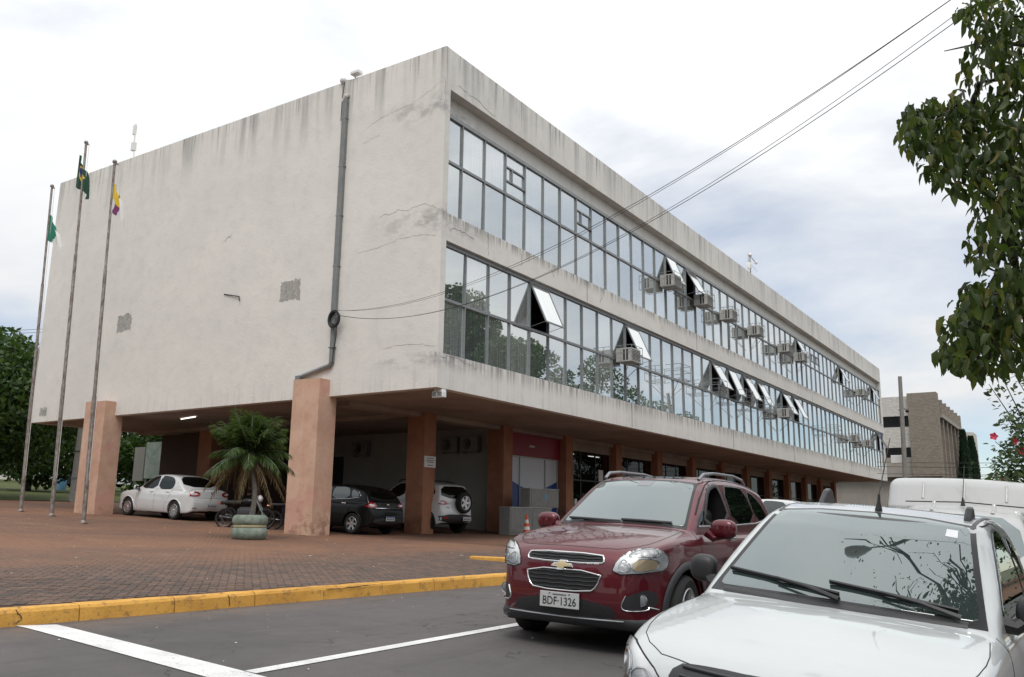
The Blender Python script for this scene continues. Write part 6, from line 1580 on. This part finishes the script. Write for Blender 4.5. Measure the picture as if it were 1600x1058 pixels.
added_shop(12.2, -14, 13, 6.0, 'shop_wall_a', 'added unseen ochre two storey shop opposite the office block, behind the viewer to the right')
added_shop(12.2, 0, 14, 4.2, 'shop_wall_b', 'added unseen grey single storey shop opposite, level with the parked pickup')
added_shop(12.2, 15, 15, 6.2, 'shop_wall_c', 'added unseen cream two storey shop opposite, beyond the parked van')
added_shop(12.2, 31, 16, 4.4, 'shop_wall_a', 'added unseen ochre single storey shop opposite the first open windows')
added_shop(12.2, 48, 18, 5.8, 'shop_wall_b', 'added unseen grey two storey shop opposite the middle of the block')
for k, (x, y, h, r, lb) in enumerate(((-2, -19, 9, 5, 'added unseen tree straight behind the viewer'), (-12, -17, 10, 5.5, 'added unseen broad tree behind the viewer to the left'), (-23, -14, 9.5, 5.5, 'added unseen tree opposite the flagpoles'), (-34, -8, 9, 5.5, 'added unseen tree on the square at its upper corner'), (7, -14, 9, 4.5, 'added unseen tree behind the viewer to the right'), (-44, 3, 9, 5, 'added unseen tree beside the upper street corner'))):
    far_tree('added_tree', (x, y, gz(x)), h, r, lb, n=26, low=.18, per=120, size=.5, trunk=.25)
# ================================================================== poles, flags, wires, street things
def cloth(name, fn, nu, nv, pattern, mats, parent):
    V = [fn(i/nu, j/nv) for j in range(nv+1) for i in range(nu+1)]; F = []; mi = []
    for j in range(nv):
        for i in range(nu): F.append((j*(nu+1)+i, j*(nu+1)+i+1, (j+1)*(nu+1)+i+1, (j+1)*(nu+1)+i)); mi.append(pattern((i+.5)/nu, (j+.5)/nv))
    me = bpy.data.meshes.new(name); me.from_pydata([tuple(v) for v in V], [], F)
    for m in mats: me.materials.append(M[m])
    me.polygons.foreach_set('material_index', mi); me.polygons.foreach_set('use_smooth', [True]*len(F)); return put(name, me, parent)
for nm, c in (('flag_green', (.01, .16, .10)), ('flag_dark_green', (.006, .045, .024)), ('flag_white', (.62, .61, .60)), ('flag_yellow', (.65, .45, .02)), ('flag_blue', (.015, .03, .16)), ('flag_purple', (.16, .03, .12)), ('flag_red', (.4, .02, .03))): material(nm, c, .8)
material('pole_paint', (.36, .345, .33), .5, .4, var=.9, var_scale=16, var_col=(.13, .085, .06), stretch=(1, 1, .35))
def flagpole(loc, top, label, r0=.062, lean=-.055):
    e = empty('flagpole', loc, label, 'flagpole', 'flagpoles before the end wall', ry=lean); h = top-loc[2]
    MB().tube([(0, 0, -.05), (0, 0, h*.33)], [r0, r0], 10).tube([(0, 0, h*.33), (0, 0, h*.68)], [r0*.82, r0*.82], 10).tube([(0, 0, h*.68), (0, 0, h)], [r0*.62, r0*.62], 10).build('shaft', 'pole_paint', e, True)
    MB().ball((0, 0, h), .07).build('finial', 'pole_paint', e, True)
    MB().tube([(0, 0, h-.12), (.16, 0, h-.10), (.2, 0, h-.16)], .018, 6).build('pulley_arm', 'galvanised', e); MB().tube([(.19, 0, h-.14), (.17, 0, h*.5), (.1, 0, 1.2)], .008, 4).build('halyard', 'flag_white', e)
    MB().lathe([(r0*1.8, -.02), (r0*1.8, .02), (r0*1.05, .10)], 12).build('base', 'galvanised', e); return e
def limp(base, H, W, drop, wob, lean=.15):
    """a flag hanging with hardly any wind: hoist up the pole, the fly fallen and folded"""
    def f(u, w):
        x = .08+(u**.85)*W*(.55+.45*w)+wob*math.sin(u*9+w*2.5)*u; yv = wob*1.6*math.sin(u*13+w*3)*u; z = -w*H-u*drop*(1-.2*w)+wob*.6*math.sin(u*7+w*4)
        return Vector(base)+Vector((x, yv, z))
    return f
f1 = (-30.1, 15.72, gz(-30.1)); flagpole(f1, 13.25, 'leftmost of three flagpoles, bearing a green and white flag')
f2 = (-27.3, 15.23, gz(-27.3)); flagpole(f2, 14.1, 'tallest flagpole, in the middle, bearing a dark green flag', .066, -.046)
f3 = (-23.6, 14.1, gz(-23.6)); flagpole(f3, 12.1, 'right flagpole nearest the planter, bearing a yellow and purple flag', .062, -.042)
def flag(loc, label, fn, pat, mats):
    e = empty('flag', loc, label, 'flag', 'limp flags on the three poles'); cloth('flag_cloth', fn, 26, 20, pat, mats, e); return e
flag((f1[0]-.61, f1[1], 12.2), 'limp green and white flag on the leftmost pole', limp((0, 0, -.1), .95, 1.2, .85, .06), lambda u, w: 0 if u+w*.55 < .78 else 1, ['flag_green', 'flag_white'])
flag((f2[0]-.58, f2[1], 13.6), 'limp dark green flag with yellow diamond and blue disc on the middle pole', limp((-.42, 0, .1), 1.15, .85, .75, .10), lambda u, w: 2 if (u-.5)**2+(w-.35)**2 < .035 else (1 if abs(u-.5)+abs(w-.42) < .36 else 0), ['flag_dark_green', 'flag_yellow', 'flag_blue'])
flag((f3[0]-.43, f3[1], 11.35), 'limp white flag with yellow and purple shapes on the right pole', limp((0, 0, .1), 1.0, .8, .75, .05), lambda u, w: 1 if (u < .55 and .12 < w < .62) else (2 if abs(u+w*.6-.75) < .14 else 0), ['flag_white', 'flag_yellow', 'flag_purple'])

# service cable from the street pole to the end wall, with the coiled spare length
material('cable', (.012, .012, .013), .6)
A = Vector((-18.12, Y0-.14, 7.42)); Bp = Vector((1.55, 12.2, 9.6))
def cable(a, b, sag, r, label):
    pts = [a.lerp(b, t)-Vector((0, 0, sag*4*t*(1-t))) for t in np.linspace(0, 1, 40)]
    o = MB().tube([p-a for p in pts], r, 5).build('service_cable', 'cable', None, True); o.location = a; tag(o, label, 'cable', 'service cables to the end wall'); return o
SW = at_px(1505, -14, 9.2); d_ = (SW-Vector((0, 0, EYE))).normalized()
Bp = SW
for k, (da, db, sg, r, lb) in enumerate((((0, 0, 0), (0, 0, 0), .95, .005, 'upper service cable from the black coil to the sky top right'), ((.02, 0, -.12), (.22, 0, -.16), 1.25, .005, 'lower service cable from the black coil to the sky top right'), ((.0, 0, .01), (-.10, 0, -.05), .99, .004, 'thin cable lashed beside the upper service cable'), ((.03, 0, -.11), (.16, 0, -.11), 1.27, .004, 'thin cable lashed beside the lower service cable'))):
    cable(A+Vector(da), Bp+Vector(db), sg, r, lb)
e = empty('cable_coil', (-18.02, Y0-.16, 7.15), 'black coil of spare cable hung on the downpipe', 'cable')
for k in range(6):
    R_ = .20+.012*k*random.choice((-1, 1)); ox, oz = random.uniform(-.02, .02), random.uniform(-.02, .02)
    MB().tube([(ox+R_*.85*math.cos(t), -.02*(k % 3), oz+R_*math.sin(t)) for t in np.linspace(0, 2*PI, 25)], .022, 6, cap=False).build('cable_turn', 'cable', e, True)
MB().tube([(.12, 0, -.2), (.08, .02, -.6), (-.02, .04, -.95), (-.06, .06, -1.3)], .012, 5).build('cable_tail', 'cable', e)

# street pole with lamp and crossarm on the right pavement: out of frame, holds the cables, mirrored in the windscreens
u = empty('utility_pole', (2.4, 9.8, .1), 'concrete utility pole with crossarm and street lamp on the right pavement', 'pole'); ub = Vector((2.4, 9.8, .1))
material('concrete_pole', (.30, .29, .27), .9, var=.25, var_scale=6)
MB().tube([(0, 0, -.1), (0, 0, 10.2)], [.16, .10], 12).build('shaft', 'concrete_pole', u, True); MB().box((-1.1, -.06, 9.5), (1.1, .06, 9.62)).build('crossarm', 'bark', u); MB().box((-.08, -.8, 8.6), (.08, .8, 8.7)).build('crossarm', 'bark', u)
MB().tube([(0, 0, 8.0), (-1.2, -.3, 8.9), (-3.0, -.9, 9.1), (-4.3, -1.4, 8.9)], .035, 8).build('lamp_arm', 'galvanised', u, True); MB().ball((-4.6, -1.5, 8.85), .3, 1.2, .6, .35).build('lamp_head', 'lamp_bezel', u, True)
MB().lathe([(0, 7.4), (.28, 7.4), (.3, 7.5), (.3, 8.2), (.2, 8.3), (0, 8.3)], 16, (.5, 0, 0)).build('transformer', 'ac_case', u, True)
for k, (x, z) in enumerate(((-1.0, 9.68), (-.4, 9.68), (.4, 9.68), (1.0, 9.68), (0, 8.4), (0, 8.0), (0, 7.6))):
    o = MB().tube([(0, 0, 0), (.05, 14, -.5), (.1, 30, 0)], .010, 4).build('power_line', 'cable', None); o.location = ub+Vector((x, 0, z)); o.rotation_euler = (0, 0, -.12)
    tag(o, 'overhead power line leading away from the utility pole, strand %s' % ('outer left', 'inner left', 'inner right', 'outer right', 'upper telephone', 'middle telephone', 'lowest telephone')[k], 'power line', 'overhead lines on the right pavement')
o = MB().tube([tuple(Bp-ub), (-.2, 0, 9.2), (0, 0, 9.0)], .012, 4).build('cable_drop', 'cable', u)

# grey metering cabinets before the shop window
e = empty('electric_cabinet', (-16.9, 25.75, gz(-16.9)), 'low pair of grey electric cabinets beside the third column', 'cabinet')
material('cabinet_grey', (.235, .235, .22), .55, var=.2, var_scale=5); material('cabinet_blue', (.12, .28, .42), .5)
zc = 1.785-gz(-16.9)
b_ = MB().box((-.45, 0, -.05), (0, 2.9, zc), .012).build('body', 'cabinet_grey', e)
for y0 in (.06, 1.52): MB().box((.0, y0, .08), (.014, y0+1.34, zc-.07), .004).build('door', 'cabinet_grey', e)
MB().box((-.47, -.01, zc), (.02, 2.92, zc+.025)).build('lid', 'alu_pale', e)
e2 = empty('switch_cabinet', (-16.92, 27.1, 1.812), 'upper grey switch cabinet with a blue sticker standing on the low cabinets', 'cabinet')
MB().box((-.42, 0, 0), (0, 2.1, .68), .012).build('body', 'cabinet_grey', e2); dr = MB().box((0, .1, .06), (.014, 2.0, .63), .004).build('door', 'cabinet_grey', e2); MB().box((.015, 1.02, .30), (.018, 1.22, .50)).build('sticker', 'cabinet_blue', dr); MB().box((-.44, -.01, .68), (.02, 2.12, .70)).build('lid', 'alu_pale', e2)
# traffic cone
cx, cy = -16.35, 26.0
e = empty('traffic_cone', (cx, cy, gz(cx)), 'orange and white traffic cone before the grey cabinets', 'cone'); material('cone_orange', (.70, .10, .025), .5); material('cone_white', (.75, .74, .72), .45)
MB().box((-.2, -.2, 0), (.2, .2, .035), .01).build('foot', 'cone_orange', e)
rr = lambda z: .15-.125*z/.72
for z0, z1, m_ in ((.035, .20, 'cone_orange'), (.20, .31, 'cone_white'), (.31, .43, 'cone_orange'), (.43, .55, 'cone_white'), (.55, .74, 'cone_orange')): MB().lathe([(rr(z0), z0), (rr(z1), z1)], 20).build('cone_band', m_, e, True)
# bicycle rack hoops before the doors
for k in range(3):
    o = MB().tube([(0, 0, -.05), (0, 0, .75), (0, .1, .85), (0, .5, .85), (0, .6, .75), (0, .6, -.05)], .022, 6).build('bike_hoop', 'car_black', None, True); o.location = (-17.2, 29.6+k*1.1, gz(-17.2)); tag(o, 'black steel hoop before the dark doors, %s from the cabinets' % ('first', 'second', 'third')[k], 'bike rack', 'hoops before the doors')
# white sheet of paper on the door glass and the wheelchair notice
for (y, z, w, h, lb) in ((36.0, 3.35, .45, .55, 'white paper sheet taped to the dark door glass'), (33.6, 2.05, .2, .42, 'small white notice low on the dark door glass'), (36.1, 2.45, .5, .2, 'white sticker on the dark door glass below the paper sheet')):
    o = MB().box((0, -w/2, -h/2), (.006, w/2, h/2)).build('door_notice', 'plastic_white'); o.location = (-18.606, y, z); tag(o, lb, 'notice')
# lit battens inside the doors (seen through the shopfront as the photo shows)
# motorcycles under the slab
def bike(loc, rz, label):
    e = empty('motorcycle', loc, label, 'motorcycle', 'motorcycles parked under the slab', rz)
    for y in (0, 1.28):
        w = MB().lathe([(.25, -.04), (.29, -.045), (.305, 0), (.29, .045), (.25, .04)], 28, (0, y, .305), 'x').build('wheel', 'tyre', e, True)
        b = MB().lathe([(.25, -.03), (.235, -.02), (.235, .02), (.25, .03)], 28, (0, y, .305), 'x').lathe([(.04, -.06), (.04, .06)], 10, (0, y, .305), 'x')
        for k in range(10): a = 2*PI*k/10; b.tube([(0, y, .305), (0, y+.24*math.cos(a), .305+.24*math.sin(a))], .004, 4)
        b.build('rim', 'alu_dark', w)
    for s in (-1, 1): MB().tube([(s*.075, 0, .305), (s*.075, .28, .82), (s*.07, .34, .98)], .02, 6).build('fork', 'grey_trim', e)
    MB().tube([(-.34, .46, 1.02), (-.2, .36, 1.04), (0, .34, 1.0), (.2, .36, 1.04), (.34, .46, 1.02)], .014, 6).build('handlebar', 'chrome', e)
    MB().ball((0, .56, .80), .2, .7, 1.15, .62, pw=.85).build('fuel_tank', 'paint_blacked', e, 'all'); MB().box((-.12, .76, .74), (.12, 1.42, .83), .035).build('seat', 'car_black', e, True); MB().box((-.13, .42, .30), (.13, .88, .62), .05).build('engine', 'alu_dark', e, True)
    MB().tube([(.14, .6, .4), (.16, .95, .3), (.17, 1.5, .36)], [.025, .035, .045], 8).build('exhaust', 'grey_trim', e, True); MB().ball((0, .2, .9), .1, 1, .7, 1).build('headlight', 'reflector', e, 'all')
    for s in (-1, 1): MB().tube([(s*.26, .40, 1.03), (s*.32, .42, 1.16)], .007, 4).ball((s*.33, .42, 1.2), .055, 1, .3, .7, 10, 6).build('mirror', 'plastic_black', e)
    MB().tube([(0, .34, .9), (0, .5, .45), (0, .9, .32), (0, 1.28, .305)], .025, 6).tube([(0, .5, .75), (0, 1.3, .72)], .025, 6).build('frame', 'car_black', e); MB().box((-.07, 1.35, .72), (.07, 1.5, .78), .02).build('tail_light', 'lamp_red', e)
bike((-20.9, 18.3, gz(-20.9)), 2.1, 'dark motorcycle with chrome fork standing behind the planter'); bike((-22.0, 19.2, gz(-22.0)), 1.9, 'second dark motorcycle farther under the slab behind the palm')
bike((-19.9, 19.4, gz(-19.9)), 2.3, 'dark motorcycle half hidden by the front terracotta column')

# notice board behind the saloon, concrete post at the left
q = Vector((-36.2, 25, 0)); e = empty('sign_board', (q.x, q.y, gz(q.x)), 'pale sign board on posts seen past the saloon roof', 'sign'); material('board_pale', (.42, .47, .42), .6, var=.4, var_scale=3, var_col=(.2, .3, .25))
MB().box((-1.0, -.04, 1.3), (1.0, .04, 3.0), .01).build('panel', 'board_pale', e); MB().box((-1.9, -.03, 1.2), (-1.1, .03, 2.8), .01).build('side_panel', 'white_wall', e); MB().box((-.9, -.03, -.1), (-.8, .03, 1.3)).box((.8, -.03, -.1), (.9, .03, 1.3)).build('posts', 'alu', e)
q = Vector((-40.3, 23.6, 0)); e = empty('concrete_post', (q.x, q.y, gz(q.x)), 'tapered concrete power post under trees left of the columns', 'post')
MB().add([(-.33, -.2, -.1), (.33, -.2, -.1), (.33, .2, -.1), (-.33, .2, -.1), (-.14, -.1, 9.5), (.14, -.1, 9.5), (.14, .1, 9.5), (-.14, .1, 9.5)], [(0,1,5,4),(1,2,6,5),(2,3,7,6),(3,0,4,7),(4,5,6,7)]).build('shaft', 'concrete_pole', e); 
for zz in (1.1, 2.4, 3.6): MB().box((-.36+zz*.02, -.21, zz), (.36-zz*.02, .21, zz+.05)).build('steel_band', 'alu', e)
# street life far left: parked cars and kiosks up the rising street
for k, (px, py, D_, c_, w_) in enumerate(((78, 752, 78, 'paint_blacked', 1.9), (100, 745, 95, 'paint_white', 1.9), (150, 752, 70, 'paint_white', 1.9))):
    pass
w = MB(); q = at_px(98, 728, 120); material('far_wall', (.60, .57, .52), .9, var=.25, var_scale=.4); material('far_roof', (.25, .12, .08), .9)
def far_house(px, py, D_, w_, h_, mat, label):
    q = at_px(px, py, D_); z = gz(q.x); e = empty('far_house', (q.x, q.y, z), label, 'house', None, .6)
    MB().box((-w_/2, -4, -.5), (w_/2, 4, h_)).build('wall', mat, e); MB().prism([(-w_/2-.4, h_), (w_/2+.4, h_), (0, h_+1.5)], -4.4, 4.4, 'y').build('roof', 'far_roof', e)
    for k in range(3): MB().box((-w_/2+.8+k*w_/3.2, -4.06, 1.0), (-w_/2+1.9+k*w_/3.2, -3.98, 2.2)).build('window', 'dark_room', e)
far_house(100, 730, 105, 14, 4, 'far_wall', 'pale low house far up the street between the flagpoles'); far_house(20, 730, 120, 16, 4.5, 'far_wall', 'pale low house far up the street at the left edge')
for k, (px, D_, m_, lb) in enumerate(((92, 74, 'paint_blacked', 'tiny dark car far up the street between the flagpoles'), (124, 80, 'paint_white', 'tiny white car far up the street before the concrete post'))):
    q = at_px(px, 745, D_); e = empty('distant_car', (q.x, q.y, gz(q.x)), lb, 'car', None, -.9)
    MB().prism([(0, .25), (.1, .7), (1.0, .85), (1.5, 1.35), (2.9, 1.4), (3.6, .95), (4.2, .9), (4.25, .3)], -.85, .85, 'x').build('body', m_, e); MB().prism([(1.2, .95), (1.6, 1.3), (2.8, 1.33), (3.3, .98)], -.86, .86, 'x').build('window', 'privacy_glass', e)
    for y in (.8, 3.4):
        for s in (-1, 1): MB().lathe([(0, -.1), (.3, -.1), (.3, .1), (0, .1)], 14, (s*.78, y, .3), 'x').build('wheel', 'tyre', e)
# blue drum bin by the street
q = at_px(95, 768, 62); e = empty('litter_bin', (q.x, q.y, gz(q.x)), 'small blue bin beside the grass up the street', 'bin'); MB().lathe([(.3, 0), (.35, 1.0), (.32, 1.05), (0, 1.05)], 14).build('drum', 'cabinet_blue', e, True); MB().lathe([(.37, .95), (.38, 1.02)], 14).build('rim', 'alu', e)

# ------------------------------------------------------------------ end of the street: brick office, pole, tower
g = NG('white_brick')
br = g.N.new('ShaderNodeTexBrick'); br.inputs['Scale'].default_value = 1.6; br.inputs['Mortar Size'].default_value = .02
br.inputs['Color1'].default_value = (.60, .57, .54, 1); br.inputs['Color2'].default_value = (.48, .455, .43, 1); br.inputs['Mortar'].default_value = (.33, .31, .29, 1); g.L.new(g.mapped((1, 1, 1), (0, 0, 0), (PI/2, 0, 0)), br.inputs['Vector']); g.done(br.outputs[0], .85)
g = NG('tan_brick')
br = g.N.new('ShaderNodeTexBrick'); br.inputs['Scale'].default_value = 1.6; br.inputs['Mortar Size'].default_value = .022
br.inputs['Color1'].default_value = (.27, .235, .195, 1); br.inputs['Color2'].default_value = (.205, .18, .15, 1); br.inputs['Mortar'].default_value = (.15, .12, .10, 1); g.L.new(g.mapped((1, 1, 1), (0, 0, 0), (PI/2, 0, 0)), br.inputs['Vector']); g.done(br.outputs[0], .85)
material('far_concrete', (.33, .30, .27), .9, var=.2, var_scale=1)
c1 = at_px(1462, 612, 92); bx, by, bt = c1.x, c1.y, c1.z
e = empty('brick_building', (bx, by, gz(bx)), 'brick office with white bands and brown corner tower at the street end', 'building'); ob = Vector((bx, by, gz(bx)))
def fpart(mb, nm, mat): o = mb.build(nm, mat, e); o.matrix_parent_inverse = Matrix.Translation(-ob); return o
def zpx(py): return at_px(1440, py, 92).z
tw = 2.9
fpart(MB().box((bx-tw, by, zpx(745)), (bx, by+1.6, bt)), 'corner_tower', 'tan_brick')
fpart(MB().box((bx-14, by+.5, zpx(647)), (bx-tw, by+9, zpx(619)+.25)), 'wall_band', 'white_brick')
fpart(MB().box((bx-14, by+.5, zpx(698)), (bx-tw, by+9, zpx(665)), ), 'wall_band', 'white_brick')
fpart(MB().box((bx-14, by+.55, zpx(745)), (bx-tw, by+9, zpx(714))), 'wall_band', 'far_concrete')
fpart(MB().box((bx-14, by+1.0, zpx(714)), (bx-tw, by+1.3, zpx(647))), 'ribbon_glass', 'shop_glass')
fpart(MB().box((bx-13.9, by+1.4, 0), (bx-.3, by+9, zpx(745))), 'ground_floor', 'far_concrete')
fpart(MB().box((bx-13.9, by+1.6, zpx(745)), (bx-.6, by+24, zpx(640))), 'core', 'far_concrete')
for k in range(6):
    y0 = by+3.2+k*3.4; fpart(MB().box((bx-.6, y0, zpx(760)), (bx+.1, y0+.7, bt-.5)), 'fin', 'tan_brick')
    fpart(MB().box((bx-.62, y0+.7, zpx(745)), (bx-.5, y0+3.4, zpx(640))), 'side_window', 'shop_glass')
fpart(MB().box((bx-.7, by+1.6, bt-2.6), (bx+.25, by+24, bt-2.2)), 'cornice', 'far_concrete')
u_ = empty('far_condenser', (bx-8.6, by+.95, zpx(664)), 'white condenser on the ribbon window of the brick office', 'air conditioner'); MB().box((-.8, -.5, 0), (.8, .3, 1.3), .03).build('case', 'plastic_white', u_); MB().lathe([(.02, 0), (.45, 0)], 16, (-.15, -.51, .65), 'y').build('fan', 'ac_dark', u_)
q = at_px(1504, 690, 190); e = empty('apartment_tower', (q.x, q.y, -1), 'slim pale apartment tower beyond the brick office', 'building')
MB().box((-1.6, 0, -3), (2.2, 8, q.z+3)).build('wall', 'far_wall', e)
for k in range(6): MB().box((-1.2, -.03, q.z+1.6-k*2.6), (1.8, .02, q.z+2.2-k*2.6)).build('window', 'far_concrete', e)
# low garage wall below the brick office
o = MB().box((-10, 0, -1), (10, .3, 3.2)).build('boundary_wall', 'far_concrete'); o.location = (bx-2, by-5, .3); tag(o, 'long low grey wall before the brick office', 'wall')
# slender pole before it, with lamp arm and meter box
q = at_px(1414, 768, 47); e = empty('street_pole', (q.x, q.y, gz(q.x)), 'slim grey pole with a box rising at the far end of the block', 'pole'); tz = at_px(1406, 588, 47)
MB().tube([(0, 0, -.1), (tz.x-q.x, tz.y-q.y, tz.z-gz(q.x))], [.15, .10], 10).build('shaft', 'concrete_pole', e, True)
zb_ = at_px(1405, 717, 47).z-gz(q.x); MB().box((-.55, -.25, zb_-.22), (.12, .1, zb_+.22), .02).build('meter_box', 'plastic_white', e); zb_ = at_px(1405, 638, 47).z-gz(q.x); MB().tube([(0, 0, zb_), (.25, 0, zb_+.1), (.42, 0, zb_)], .03, 6).ball((.44, 0, zb_-.06), .1).build('lamp_arm', 'car_black', e)
# wires across the street end
for k, (py, py2) in enumerate(((722, 723), (740, 742), (752, 738), (729, 730))):
    a, b = at_px(1370, py, 60), at_px(1640, py2, 52); o = MB().tube([(0, 0, 0), (b-a)*.5-Vector((0, 0, .05)), b-a], .014, 4).build('street_wire', 'cable'); o.location = a; tag(o, 'thin wire across the street end, %s of four' % ('uppermost', 'third', 'lowest', 'second')[k], 'wire', 'wires across the street end')
for k, (py, py2) in enumerate(((519, 519), (515, 514))):
    a, b = at_px(-40, py, 55), at_px(70, py2, 60); o = MB().tube([(0, 0, 0), (b-a)*.5-Vector((0, 0, .1)), b-a], .014, 4).build('street_wire', 'cable'); o.location = a; tag(o, 'thin wire in the sky left of the building, %s one' % ('lower', 'upper')[k], 'wire', 'wires left of the building')
